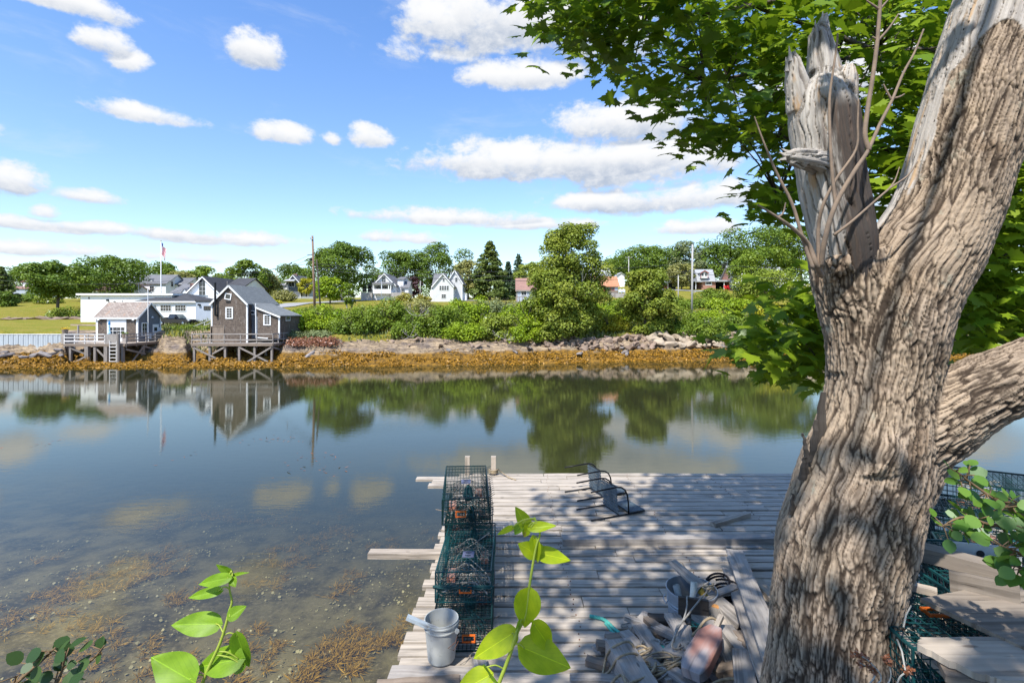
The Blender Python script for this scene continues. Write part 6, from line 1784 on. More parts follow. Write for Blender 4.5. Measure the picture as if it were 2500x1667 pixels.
for (x0, y0, z0, x1, y1, z1, w_, h_, m_, lab) in (
        (1600, 1530, 2.90, 1690, 1572, 3.02, .12, .04, 'grey_wood', 'grey board slanting out from under the cracked log'),
        (1560, 1590, 2.94, 1640, 1665, 3.0, .10, .05, 'grey_wood', 'grey board lying right of the rope wound timber'),
        (1625, 1590, 3.0, 1700, 1615, 3.06, .09, .06, 'grey_wood', 'stubby grey block under the lower end of the buoy'),
        (1700, 1500, 3.0, 1790, 1560, 3.02, .14, .04, 'grey_wood', 'wide grey board lying under the tapered timber'),
        (1760, 1560, 3.02, 1800, 1640, 3.02, .13, .04, 'grey_wood', 'grey board between the buoy and the narrow plank'),
        (1832, 1470, 2.92, 1862, 1600, 3.0, .12, .04, 'grey_wood', 'grey board tucked beneath the long pale plank'),
        (1840, 1540, 3.0, 1880, 1680, 3.1, .12, .05, 'brown_wood', 'brown board at the foot of the long pale plank'),
        (1640, 1640, 3.02, 1720, 1700, 3.05, .12, .06, 'grey_wood', 'grey stump of timber at the bottom edge under the buoy'),
        (1480, 1560, 2.85, 1590, 1545, 2.86, .1, .04, 'brown_wood', 'thin brown board beside the teal rope end'),
        (1700, 1470, 3.1, 1800, 1430, 3.0, .1, .03, 'grey_wood', 'grey slat bridging the tub and the black rope'),
        (1690, 1590, 3.02, 1640, 1500, 2.98, .15, .04, 'grey_wood', 'broad grey board propped between the log and the buoy'),
        (1610, 1600, 3.0, 1560, 1530, 2.92, .12, .05, 'grey_wood', 'grey board rising left of the tan rope loops'),
        (1770, 1530, 3.05, 1850, 1640, 3.1, .14, .05, 'grey_wood', 'heavy grey board parallel to the narrow plank'),
        (1745, 1640, 3.0, 1840, 1615, 3.05, .09, .05, 'brown_wood', 'brown slat crossing behind the dark brown post')):
    plank('old_board', lab, G(x0, y0, z0), G(x1, y1, z1), w_, h_, m_, n=7, jit=.004, cat='board')
# buoy
p0, p1 = G(1686, 1648, 3.13), G(1748, 1533, 3.17)
by = thing('wooden_buoy', 'weathered wooden buoy with faded red paint on top of the heap', 'buoy', p0)
ax = (p1 - p0); L = ax.length; ax.normalize(); sx_ = ax.cross(Vector((0, 0, 1))).normalized(); up_ = sx_.cross(ax)
b = MB()
prof = [(0, .07), (.04, .09), (.12, .108), (L * .74, .104), (L * .86, .08), (L * .98, .055), (L, .045)]
V, Fc, Gr = [], [], []
ring = [(-1, -.5), (-.9, -.58), (.9, -.58), (1, -.5), (1, .5), (.88, .6), (-.88, .6), (-1, .5)]
for (l, w_) in prof:
    for (u, v) in ring: V.append(ax * l + sx_ * (u * w_) + up_ * (v * w_ * .9)); Gr.append((l * .6, u * w_ + v * .02, 2.0))
nr_ = len(ring)
for i in range(len(prof) - 1):
    for j in range(nr_): Fc.append((i * nr_ + j, i * nr_ + (j + 1) % nr_, (i + 1) * nr_ + (j + 1) % nr_, (i + 1) * nr_ + j))
Fc += [tuple(range(nr_)), tuple((len(prof) - 1) * nr_ + j for j in range(nr_))]
b.add(V, Fc, Gr); b.build('float', M['buoy_wood'], by, bevel=.008)
b = MB(); b.bar(ax * (L - .01), ax * (L + .17) + up_ * .02, .042, .04, up_); b.build('spindle', M['pale_wood'], by)

# ropes
def spline(pts, n=8):
    pts = [Vector(p) for p in pts]; out = []
    Q = [pts[0]] + pts + [pts[-1]]
    for i in range(1, len(Q) - 2):
        a, b_, c, d = Q[i - 1:i + 3]
        for k in range(n):
            t_ = k / n; t2, t3 = t_ * t_, t_ ** 3
            out.append(.5 * ((2 * b_) + (c - a) * t_ + (2 * a - 5 * b_ + 4 * c - d) * t2 + (3 * b_ - a - 3 * c + d) * t3))
    return out + [pts[-1]]
def rope(label, pts, r, m, cat='rope', twist=True, group=None, name='rope'):
    pts = spline(pts); b = MB()
    if twist:
        L_ = 0; st_ = [[], [], []]
        for i, p in enumerate(pts):
            t_ = (pts[min(i + 1, len(pts) - 1)] - pts[max(i - 1, 0)]).normalized(); u = t_.cross(Vector((.1, .2, 1))).normalized(); v = t_.cross(u)
            if i: L_ += (p - pts[i - 1]).length
            for k in range(3):
                a = L_ / r * 1.1 + k * 2.094; st_[k].append(p + (u * math.cos(a) + v * math.sin(a)) * r * .45)
        for s_ in st_: b.tube(s_, r * .62, 6)
    else: b.tube(pts, r, 6)
    return tag(b.build(name, M[m], None, True), label, cat, group)
def subdiv(pts, n=6): return spline(pts, n)
rope('thick teal rope snaking from the open deck into the heap', subdiv([G(1440, 1503, DK + .03), G(1475, 1512, DK + .03), G(1505, 1538, DK + .03), G(1540, 1562, DK + .05), G(1590, 1570, DK + .12), G(1618, 1580, DK + .18), G(1630, 1592, DK + .15)], 5), .017, 'rope_teal')
rope('second teal strand lying beside the thick teal rope', subdiv([G(1478, 1520, DK + .02), G(1505, 1550, DK + .02), G(1545, 1572, DK + .03), G(1590, 1580, DK + .1), G(1615, 1588, DK + .14)], 5), .015, 'rope_teal')
rope('grey rope tied round the tapered timber and falling to the heap', [G(1742, 1428, 3.13), G(1722, 1448, 3.14), G(1695, 1480, 3.2), G(1676, 1505, 3.18), G(1660, 1525, 3.16), G(1648, 1550, 3.15), G(1640, 1575, 3.12), G(1650, 1584, 3.08), G(1668, 1578, 3.06)], .009, 'rope_grey', twist=False)
rope('second grey rope fall hanging over the dark plank', [G(1730, 1420, 3.15), G(1705, 1438, 3.14), G(1692, 1465, 3.15), G(1678, 1455, 3.17), G(1677, 1480, 3.19), G(1668, 1512, 3.17), G(1652, 1530, 3.15), G(1646, 1566, 3.12)], .008, 'rope_grey', twist=False)
rope('rope knot turns round the tapered timber', [G(1730 + 12 * math.cos(a), 1424 + 5 * math.sin(a) + a, 3.13 + .05 * math.sin(a)) for a in np.linspace(0, 13, 22)], .009, 'rope_tan', twist=False)
rope('tan rope arching behind the buoy', [G(1690, 1552, 3.05), G(1705, 1535, 3.1), G(1720, 1515, 3.16), G(1738, 1508, 3.16), G(1760, 1520, 3.08)], .012, 'rope_tan', twist=False)
rope('tan rope wound round the heavy square timber', [G(1470, 1660, 2.85), G(1478, 1610, 2.9), G(1490, 1585, 3.04), G(1515, 1570, 3.1), G(1535, 1566, 3.1), G(1548, 1580, 3.06), G(1552, 1600, 2.98)], .011, 'rope_tan', twist=False)
rope('long tan rope looping across the front of the heap', [G(1425, 1690, 2.83), G(1450, 1660, 2.84), G(1485, 1640, 2.9), G(1510, 1605, 3.08), G(1545, 1594, 3.1), G(1566, 1606, 3.02), G(1575, 1622, 2.98), G(1568, 1640, 2.98), G(1590, 1650, 3.0), G(1620, 1640, 3.04), G(1650, 1620, 3.06), G(1672, 1615, 3.08)], .0105, 'rope_tan', twist=False)
rope('tan rope zigzag on the near face of the square timber', [G(1488, 1690, 3.08), G(1495, 1665, 3.1), G(1512, 1648, 3.1), G(1522, 1652, 3.1), G(1530, 1668, 3.1), G(1545, 1664, 3.1), G(1580, 1650, 3.06), G(1597, 1632, 3.06), G(1601, 1618, 3.05)], .0115, 'rope_tan', twist=False)
rope('thick tan rope crossing the bottom edge below the buoy', [G(1735, 1672, 3.1), G(1760, 1660, 3.12), G(1790, 1657, 3.12), G(1820, 1664, 3.12)], .012, 'rope_tan', twist=False)
for i in range(12):
    cx_, cy_ = RNG.uniform(1545, 1650), RNG.uniform(1572, 1660); rr = RNG.uniform(.05, .13); ph = RNG.uniform(0, 6); c = G(cx_, cy_, DK + RNG.uniform(.14, .24)); el_ = RNG.uniform(.4, .9)
    rope('loose loop of old tan rope tangled in the junk heap', [c + Vector((math.cos(a + ph) * rr * (1 + .08 * a), math.sin(a + ph) * rr * el_, .03 * math.sin(a * 1.3 + ph))) for a in np.linspace(0, RNG.uniform(5, 11), 16)], RNG.uniform(.006, .011), RNG.choice(('rope_tan', 'rope_tan', 'rope_grey')), twist=False, group='tan rope loops of the junk heap')
rope('thin grey line with a small loop on the open deck left of the log', [G(1576, 1506, 2.86), G(1555, 1512, 2.83), G(1540, 1525, 2.82), G(1520, 1530, 2.815), G(1518, 1524, 2.815), G(1535, 1520, 2.82), G(1548, 1514, 2.83)], .006, 'rope_grey', twist=False)
for i in range(5):
    c = G(1752 + i * 7, 1428 + i * 7, DK + .17 - i * .03); rr = .085 + .01 * (i % 3)
    rope('coil turn of thick black rope behind the tapered timber', [c + Vector((math.cos(a + i) * rr * 1.5, math.sin(a + i * .7) * rr * .8, .07 * math.sin(a * 1.0 + .4 + i) + .03)) for a in np.linspace(-.5 + i * .6, 5.0 + i * .6, 30)], .012, 'rope_black', group='black rope coil')
for i in range(9):
    c = G(RNG.uniform(1690, 1720), RNG.uniform(1505, 1535), DK + RNG.uniform(.05, .16))
    rope('wisp of teal net twine under the tub', [c + Vector((RNG.uniform(-.07, .07), RNG.uniform(-.05, .05), RNG.uniform(-.04, .06))) for _ in range(6)], .003, 'rope_teal', twist=False, group='teal twine wisps', cat='twine', name='net_twine')
# ---------------------------------------------------------------- the big trunk, the maple, near sprigs
RNG.seed(5)
TD = 2.9
def rows(R, D=TD):
    return [(P((a + b_) / 2, y_, D), (b_ - a) / 2 * D / F) for (y_, a, b_) in R]
trunk_rows = [(2150, 1800, 2260), (1900, 1845, 2215), (1667, 1880, 2175), (1488, 1897, 2168), (1329, 1908, 2205), (1222, 1948, 2230), (1116, 1984, 2255), (1042, 2012, 2262), (957, 2036, 2264),
              (850, 2040, 2284), (744, 2048, 2306), (660, 2090, 2342), (585, 2160, 2391), (478, 2212, 2429), (319, 2256, 2477), (160, 2300, 2514), (0, 2352, 2562), (-160, 2405, 2610), (-420, 2490, 2680)]
stubbase_rows = [(900, 2030, 2180), (800, 2018, 2172), (720, 1998, 2164), (650, 1986, 2158), (618, 1984, 2146)]
limb_px = [(2160, 1095, 105, 2.9), (2250, 1045, 100, 2.86), (2340, 985, 90, 2.8), (2420, 945, 84, 2.74), (2500, 915, 84, 2.68), (2640, 860, 80, 2.6), (2850, 800, 72, 2.5)]
TUBES = [rows(trunk_rows), rows(stubbase_rows), [(P(x, y_, d), r * d / F) for x, y_, r, d in limb_px]]
# burls and swellings
TUBES += [[(P(2110, 1090, 2.72), .17), (P(2150, 1120, 2.74), .16)], [(P(2015, 660, 2.78), .07), (P(2075, 640, 2.74), .06)],
           [(P(2225, 1090, 2.86), .19), (P(2180, 1190, 2.88), .19)]]


def dense(T, step=.03):
    C_, R_ = [], []
    for (p, r), (q, s) in zip(T, T[1:]):
        n_ = max(1, int((q - p).length / step))
        for k in range(n_): u = k / n_; C_.append(p.lerp(q, u)); R_.append(r + (s - r) * u)
    C_.append(T[-1][0]); R_.append(T[-1][1])
    # smooth
    A = np.array([list(c) for c in C_]); r = np.array(R_)
    for _ in range(14 if len(A) > 20 else 0):
        A[1:-1] = (A[:-2] + 2 * A[1:-1] + A[2:]) / 4; r[1:-1] = (r[:-2] + 2 * r[1:-1] + r[2:]) / 4
    return A, r


def solid(tubes, vox, smooth_it=8):
    """closed surface round the tubes, welded by a voxel remesh"""
    b = MB()
    for A, r in tubes:
        b.tube([Vector(a) for a in A], list(r), 40)
        for a, s in ((A[0], r[0]), (A[-1], r[-1])): pass
    me = b.mesh('tmp', M['treebark'])
    o = bpy.data.objects.new('tmp', me); COL.objects.link(o)
    m = o.modifiers.new('r', 'REMESH'); m.mode = 'VOXEL'; m.voxel_size = vox; m.adaptivity = 0
    s = o.modifiers.new('s', 'SMOOTH'); s.iterations = smooth_it; s.factor = .5
    dg = bpy.context.evaluated_depsgraph_get(); e = o.evaluated_get(dg)
    out = bpy.data.meshes.new_from_object(e)
    bpy.data.objects.remove(o); bpy.data.meshes.remove(me)
    return out


def limb_coords(V, tubes):
    """for each vertex: nearest tube, arc length and angle round it"""
    best = np.full(len(V), 1e9); U = np.zeros(len(V)); S = np.zeros(len(V)); ID = np.zeros(len(V), int); NRM = np.zeros((len(V), 3))
    for ti, (A, r) in enumerate(tubes):
        seg = np.linalg.norm(np.diff(A, axis=0), axis=1); arc = np.concatenate([[0], np.cumsum(seg)])
        T = np.gradient(A, axis=0); T /= np.maximum(np.linalg.norm(T, axis=1, keepdims=True), 1e-9)
        for c0 in range(0, len(V), 4000):
            v = V[c0:c0 + 4000]
            d = np.linalg.norm(v[:, None, :] - A[None], axis=2) / r[None]
            j = d.argmin(1); dm = d[np.arange(len(v)), j]
            upd = dm < best[c0:c0 + 4000]
            off = v - A[j]; t = T[j]
            al = np.sum(off * t, 1); off = off - t * al[:, None]
            ref = np.array([0, -1.0, 0]) - t * (t @ np.array([0, -1.0, 0]))[:, None]; ref /= np.maximum(np.linalg.norm(ref, axis=1, keepdims=True), 1e-9)
            sd = np.cross(t, ref)
            ang = np.arctan2(np.sum(off * sd, 1), np.sum(off * ref, 1))
            idx = np.where(upd)[0] + c0
            best[idx] = dm[upd]; U[idx] = (ang * np.mean(r))[upd]; S[idx] = (arc[j] + al)[upd]; ID[idx] = ti; NRM[idx] = off[upd]
    return U, S, ID


def bark_mat():
    t = NT('rugged_tree_bark')
    g = t.attr('bark'); u, s, bare = t.sep(g)
    fur = t.attr('furrow', 'Fac')
    tc = t.coord('Object')
    v = t.comb(t.math('MULTIPLY', u, 30.0), t.math('MULTIPLY', s, 9.0))
    n1 = t.noise(v, 1.0, 6, .65, .5)
    n2 = t.noise(tc, 60, 5, .7)
    big = t.noise(tc, 3.2, 4, .6)
    c = t.mix(t.ramp(n1, .3, .7), (.43, .335, .25), (.27, .21, .16))
    c = t.mix(t.math('MULTIPLY', t.ramp(big, .4, .65), .6), c, (.42, .32, .225))
    c = t.mix(t.math('MULTIPLY', t.ramp(t.noise(tc, 5, 3, .5), .58, .72), .55), c, (.25, .17, .11))
    c = t.mix(t.math('MULTIPLY', t.ramp(t.noise(tc, 14, 5, .65), .66, .74), .6), c, (.42, .42, .38))
    c = t.mix(t.math('MULTIPLY', t.ramp(t.noise(tc, 4.2, 6, .7), .60, .68), .55), c, (.36, .37, .30))
    c = t.mix(t.math('MULTIPLY', t.ramp(t.noise(tc, 7.5, 5, .6), .70, .76), .6), c, (.45, .32, .1))
    c = t.mix(t.math('MULTIPLY', fur, .95), c, (.04, .028, .021))
    w = t.comb(t.math('MULTIPLY', u, 55.0), t.math('MULTIPLY', s, 3.0))
    wn = t.noise(w, 1.0, 6, .7, .4)
    d = t.mix(t.ramp(wn, .32, .66), (.50, .46, .42), (.33, .295, .265))
    d = t.mix(t.math('MULTIPLY', t.ramp(t.noise(t.comb(t.math('MULTIPLY', u, 12.0), t.math('MULTIPLY', s, 1.6)), 1.0, 5, .6), .56, .66), .85), d, (.45, .3, .17))
    hole = t.ramp(t.voronoi(t.comb(t.math('MULTIPLY', u, 26.0), t.math('MULTIPLY', s, 14.0)), 1.0), .13, .09)
    d = t.mix(hole, d, (.04, .03, .025))
    d = t.mix(t.math('MULTIPLY', fur, .8), d, (.05, .035, .028))
    c = t.mix(bare, c, d)
    h = t.math('ADD', t.math('MULTIPLY', n1, .6), t.math('MULTIPLY', n2, .5))
    h = t.math('ADD', h, t.math('MULTIPLY', wn, t.math('MULTIPLY', bare, .6)))
    return t.done(t.principled(c, .92, 0, t.bump(h, .8, .008), .12))


M['bark'] = bark_mat()
DT = [dense(T) for T in TUBES]


def barkify(me, tubes, name, parent, barefn, depth=.0115):
    n = len(me.vertices); V = np.empty(n * 3, np.float32); me.vertices.foreach_get('co', V); V = V.reshape(-1, 3).astype(float)
    N = np.empty(n * 3, np.float32); me.vertices.foreach_get('normal', N); N = N.reshape(-1, 3)
    U, S, ID = limb_coords(V, tubes if name == 'dead_stub' else tubes[:3])
    fur = np.zeros(n); disp = np.zeros(n); bare = np.zeros(n)
    for i in range(n):
        u, s = U[i], S[i] + ID[i] * 3.1
        x, y_, z = V[i]
        w1 = noise.noise(Vector((x * 5, y_ * 5, z * 4))); w2 = noise.noise(Vector((x * 14 + 9, y_ * 14, z * 9)))
        bf = barefn(x, y_, z, w1, u, s); bare[i] = bf
        if bf < .5:
            d, _p = noise.voronoi(Vector((u * 58 + w1 * .9 + w2 * .5, s * 9.0 + w2 * .7 + w1 * .6, ID[i] * 5.0)), distance_metric='DISTANCE', exponent=2.5)
            e = min(1.0, (d[1] - d[0]) / .25); f = 1 - e * e * (3 - 2 * e)
            dd, _p = noise.voronoi(Vector((u * 29 + w1 * .8 + w2 * .45, s * 3.6 + w2 * .4 + w1 * .5, 3.0 + ID[i] * 5.0)), distance_metric='DISTANCE', exponent=2.5)
            e2 = min(1.0, (dd[1] - dd[0]) / .16); f2 = 1 - e2 * e2 * (3 - 2 * e2)
            mid = noise.noise(Vector((u * 9, s * 3, 4)))
            am = .75 + .9 * noise.noise(Vector((x * 2.1, y_ * 2.1, z * 1.7)))
            disp[i] = depth * (-.8 * f * max(.25, am) - .75 * f2 + .2 * mid) + .011 * w1 + .0045 * noise.noise(Vector((x * 45, y_ * 45, z * 45)))
            fur[i] = min(1.0, .9 * f * max(.35, am) + .95 * f2)
        else:
            g = noise.noise(Vector((u * 52, s * 2.0, 7))); g2 = noise.noise(Vector((u * 120, s * 3, 3)))
            cr = max(0.0, (abs(noise.noise(Vector((u * 22 + w2 * .5, s * 1.5, 2)))) * -1 + .07) / .07)
            disp[i] = .005 * g + .0045 * g2 - .018 * cr + .004 * w1 + .004 * w2
            fur[i] = cr * .8
    V2 = V + N * disp[:, None]
    me.vertices.foreach_set('co', V2.astype(np.float32).ravel())
    at = me.attributes.new('bark', 'FLOAT_VECTOR', 'POINT'); at.data.foreach_set('vector', np.stack([U, S + ID * 3.1, bare], 1).astype(np.float32).ravel())
    at = me.attributes.new('furrow', 'FLOAT', 'POINT'); at.data.foreach_set('value', fur.astype(np.float32))
    me.materials.clear(); me.materials.append(M['bark'])
    me.polygons.foreach_set('use_smooth', [True] * len(me.polygons)); me.update()
    return link(name, me, parent)


big = thing('old_tree', 'massive old tree trunk with furrowed bark, a broken dead stub and a limb reaching right', 'tree', (0, 0, 0))
zbare = P(0, 190, TD).z
def bare_trunk(x, y_, z, w1, u, s):
    k = (z - zbare) * 2.2 + w1 * .3 + .2 * math.sin(u * 9) - .1
    if k > 0: return 1.0
    px = CX + F * x / y_; py = HY - (z - CZ) * F / y_
    if u < -.40 + .08 * w1 and z > P(0, 430, TD).z + .5 * noise.noise(Vector((u * 22, s * 1.5, 9))) + (u + .40) * 3: return 1.0
    return 0.0
barkify(solid(DT, .0072), DT, 'trunk', big, bare_trunk)
# dead stub: its own weathered grey wood
stub_rows = [(760, 2050, 2100), (680, 2020, 2128), (620, 2000, 2136), (580, 1988, 2130), (478, 1962, 2110), (400, 1950, 2098), (319, 1936, 2088), (250, 1930, 2082), (215, 1955, 2060), (185, 1985, 2035)]
ST = [rows(stub_rows, 2.84), [(P(1958, 270, 2.84), .075), (P(1946, 205, 2.83), .062), (P(1938, 150, 2.82), .040), (P(1933, 128, 2.82), .012)],
      [(P(2018, 290, 2.86), .105), (P(2012, 200, 2.86), .095), (P(2006, 120, 2.87), .070), (P(2000, 80, 2.87), .055)], [(P(2004, 90, 2.87), .045), (P(2012, 55, 2.88), .03), (P(2016, 32, 2.88), .012)], [(P(1993, 95, 2.86), .03), (P(1990, 62, 2.86), .01)],
      [(P(2045, 300, 2.8), .08), (P(2058, 235, 2.78), .07), (P(2068, 185, 2.77), .05), (P(2074, 158, 2.77), .026)],
      [(P(2020, 402, 2.78), .07), (P(1975, 390, 2.68), .055), (P(1940, 383, 2.62), .042), (P(1914, 378, 2.6), .014)], [(P(1960, 400, 2.64), .03), (P(1930, 398, 2.6), .01)]]
DS = [dense(T, .02) for T in ST]
zdark0, zdark1 = P(0, 240, 2.84).z, P(0, 620, 2.84).z
me = solid(DS, .0068, 3)
barkify(me, DS, 'dead_stub', big, lambda *a: 1.0)
# charred, rotten right side of the stub is its own colour
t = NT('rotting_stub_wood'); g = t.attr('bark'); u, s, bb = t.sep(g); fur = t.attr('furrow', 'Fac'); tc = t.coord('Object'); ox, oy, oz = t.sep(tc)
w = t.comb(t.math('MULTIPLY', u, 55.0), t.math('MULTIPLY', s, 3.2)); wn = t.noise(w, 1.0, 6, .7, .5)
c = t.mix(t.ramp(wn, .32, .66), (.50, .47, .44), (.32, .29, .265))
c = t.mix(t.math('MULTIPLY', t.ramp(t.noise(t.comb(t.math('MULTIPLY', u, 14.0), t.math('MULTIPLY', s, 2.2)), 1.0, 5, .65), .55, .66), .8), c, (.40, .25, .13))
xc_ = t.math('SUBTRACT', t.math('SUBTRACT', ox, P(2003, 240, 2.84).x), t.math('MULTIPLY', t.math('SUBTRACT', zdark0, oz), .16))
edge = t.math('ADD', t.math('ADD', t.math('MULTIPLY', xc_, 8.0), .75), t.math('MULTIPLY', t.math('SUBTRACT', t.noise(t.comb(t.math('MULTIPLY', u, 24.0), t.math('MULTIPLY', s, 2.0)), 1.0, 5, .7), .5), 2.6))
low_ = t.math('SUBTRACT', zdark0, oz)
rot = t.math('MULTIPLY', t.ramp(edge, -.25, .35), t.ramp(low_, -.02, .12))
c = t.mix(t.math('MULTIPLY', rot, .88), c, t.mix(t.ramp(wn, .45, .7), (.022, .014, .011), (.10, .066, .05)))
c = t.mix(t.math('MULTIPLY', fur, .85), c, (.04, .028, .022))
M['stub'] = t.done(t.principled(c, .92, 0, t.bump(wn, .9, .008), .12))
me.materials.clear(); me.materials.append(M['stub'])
b = MB()
for (x0, y0, x1, y1, w_, d_) in ((1930, 150, 1927, 112, 9, 2.80), (1940, 160, 1941, 122, 8, 2.82), (1951, 185, 1956, 150, 9, 2.82), (1921, 175, 1919, 140, 8, 2.81), (1993, 90, 1990, 50, 9, 2.86), (2006, 70, 2009, 28, 9, 2.87), (2016, 70, 2019, 40, 8, 2.87), (2026, 130, 2027, 95, 9, 2.86), (1985, 130, 1982, 92, 9, 2.85),
                                 (2068, 175, 2066, 148, 8, 2.77), (2080, 180, 2082, 152, 7, 2.77), (1918, 378, 1902, 372, 8, 2.6), (1918, 388, 1898, 392, 8, 2.6), (1925, 372, 1908, 364, 7, 2.6), (2040, 230, 2043, 185, 10, 2.84), (1970, 240, 1972, 196, 10, 2.84)):
    b.bar(P(x0, y0, d_), P(x1, y1, d_), w_ * d_ / F, w_ * d_ / F * .8, (0, -1, 0), 5, .002, .15)
b.build('splinters', M['deadwood'], big)
# woodpecker hole, torn bark, suckers
b = MB(); c_ = P(2452, 108, 2.72)
b.lathe([(.0, .0), (.022, .0), (.03, .006), (.0, .012)], (0, 0, 0), 14, .8, 1.2); b.v = [tuple(c_ + Vector((x, z * .6 - .02, y_))) for x, y_, z in b.v]
b.build('nest_hole', M['dark'], big)
def torn(pts, w_, t_=.02):
    b = MB()
    for (x0, y0, x1, y1, ww) in pts:
        b.bar(P(x0, y0, 2.88), P(x1, y1, 2.86), ww * 2.88 / F, t_, (0, -1, 0), 9, .006, .35)
    return b.build('torn_bark', M['dark_wood'], big)
torn([(2000, 1120, 2008, 957, 34)], .02); torn([(1985, 1135, 1990, 1025, 22)], .02); torn([(1972, 1125, 1960, 1056, 12)], .02); torn([(1962, 1170, 1966, 1115, 26)], .02)
torn([(1932, 1255, 1936, 1205, 12)], .02); torn([(2152, 580, 2150, 555, 18)], .02)
def sucker(pts, r0, r1, sub=()):
    b = MB(); q = spline([P(x, y_, d) for x, y_, d in pts], 6); n_ = len(q)
    b.tube(q, [r0 + (r1 - r0) * i / (n_ - 1) for i in range(n_)], 7)
    b.build('sucker', M['deadtwig'], big, True)
M['deadtwig'] = mat('dry_twig', (.27, .2, .15), (.19, .145, .115), 20, .85, 0, .002)
d0 = 2.62
sucker([(2005, 672, 2.68), (1992, 645, d0), (1975, 600, d0), (1950, 570, 2.58), (1920, 545, 2.55), (1890, 525, 2.54), (1850, 500, 2.52)], .016, .004)
sucker([(1900, 530, 2.55), (1912, 520, 2.55), (1918, 495, 2.55)], .006, .003)
sucker([(1975, 600, d0), (1950, 572, d0), (1935, 560, d0), (1912, 545, d0)], .006, .003)
sucker([(1985, 655, d0), (1962, 590, d0), (1935, 500, d0), (1900, 430, d0), (1878, 380, d0), (1858, 330, d0), (1842, 285, d0)], .011, .003)
sucker([(2000, 655, d0), (1998, 560, d0), (2010, 500, 2.58), (2040, 440, 2.56), (2090, 365, 2.56), (2094, 300, 2.56), (2096, 242, 2.56)], .011, .0035)
sucker([(2004, 650, d0), (2015, 580, 2.57), (2040, 500, 2.54), (2085, 420, 2.52), (2118, 370, 2.52), (2150, 300, 2.52), (2178, 245, 2.52), (2205, 180, 2.52), (2232, 130, 2.52), (2255, 72, 2.52)], .014, .004)
sucker([(2122, 368, 2.52), (2112, 330, 2.52), (2118, 270, 2.52), (2132, 180, 2.52), (2142, 100, 2.52), (2148, 20, 2.52), (2152, -60, 2.52)], .012, .008)
sucker([(2143, 100, 2.52), (2170, 70, 2.52), (2194, 34, 2.52)], .007, .003)
sucker([(2143, 98, 2.52), (2130, 90, 2.52)], .006, .003); sucker([(2147, 24, 2.52), (2130, 12, 2.52), (2116, 2, 2.52)], .007, .003); sucker([(2148, 24, 2.52), (2160, 10, 2.52), (2172, -4, 2.52)], .007, .003)
sucker([(2178, 246, 2.52), (2166, 225, 2.52), (2157, 206, 2.52)], .006, .003); sucker([(2184, 240, 2.52), (2198, 236, 2.52), (2208, 230, 2.52)], .005, .003)
sucker([(2040, 500, 2.55), (2030, 400, 2.55), (2025, 275, 2.56), (2028, 215, 2.56), (2042, 120, 2.56), (2045, 82, 2.56)], .009, .004)
sucker([(2035, 575, 2.6), (2075, 545, 2.56), (2115, 510, 2.54), (2170, 462, 2.52), (2215, 430, 2.52), (2240, 395, 2.52)], .008, .003)
sucker([(2170, 462, 2.52), (2185, 440, 2.52), (2196, 408, 2.52)], .005, .002)

# ---- maple
RNG.seed(9)
mp = thing('maple_tree', 'leafy maple whose branches hang over the dock and behind the old trunk', 'tree', (8.0, 7.0, near_bank_z(8.0, 7.0) - .1))
mo = np.array(mp.location)
def inside(poly, x, y_):
    c = False; n_ = len(poly)
    for i in range(n_):
        (x0, y0), (x1, y1) = poly[i], poly[(i + 1) % n_]
        if (y0 > y_) != (y1 > y_) and x < (x1 - x0) * (y_ - y0) / (y1 - y0) + x0: c = not c
    return c
PA = [(1345, -60), (1350, 30), (1385, 85), (1450, 95), (1490, 165), (1560, 215), (1640, 262), (1720, 285), (1700, 340), (1760, 352), (1800, 320), (1850, 380), (1870, 440), (1865, 500), (1930, 530), (2000, 500), (2110, 430), (2160, 500), (2230, 480), (2420, 300), (2560, 200), (2600, -60)]
PB = [(2320, 360), (2600, 150), (2640, 880), (2480, 865), (2400, 845), (2290, 880), (2290, 700), (2370, 520)]
PC = [(2000, 690), (1930, 730), (1890, 790), (1845, 825), (1860, 870), (1930, 880), (1990, 870), (1990, 920), (2020, 930), (2100, 880), (2080, 700)]
Cc = []
def fill(poly, n_, d0_, d1_):
    xs = [p[0] for p in poly]; ys = [p[1] for p in poly]; k = 0
    while k < n_:
        x, y_ = RNG.uniform(min(xs), max(xs)), RNG.uniform(min(ys), max(ys))
        if inside(poly, x, y_): Cc.append(P(x, y_, RNG.uniform(d0_, d1_))); k += 1
fill(PA, 420, 4.4, 7.6); fill(PB, 230, 4.2, 6.6); fill(PC, 34, 3.9, 4.8)
for (x, y_) in ((1360, 20), (1395, 60), (1420, 75), (1475, 110), (1500, 150), (1570, 200), (1610, 235), (1690, 335), (1720, 310), (1745, 330), (1800, 340), (1880, 470), (1890, 510), (1870, 415), (1920, 520), (1852, 850), (1870, 865), (1905, 870), (1990, 905), (2010, 925), (1905, 790), (2160, 470), (2190, 480)):
    Cc.append(P(x, y_, 5.0))
vis = len(Cc)
shade_c = []
k = 0
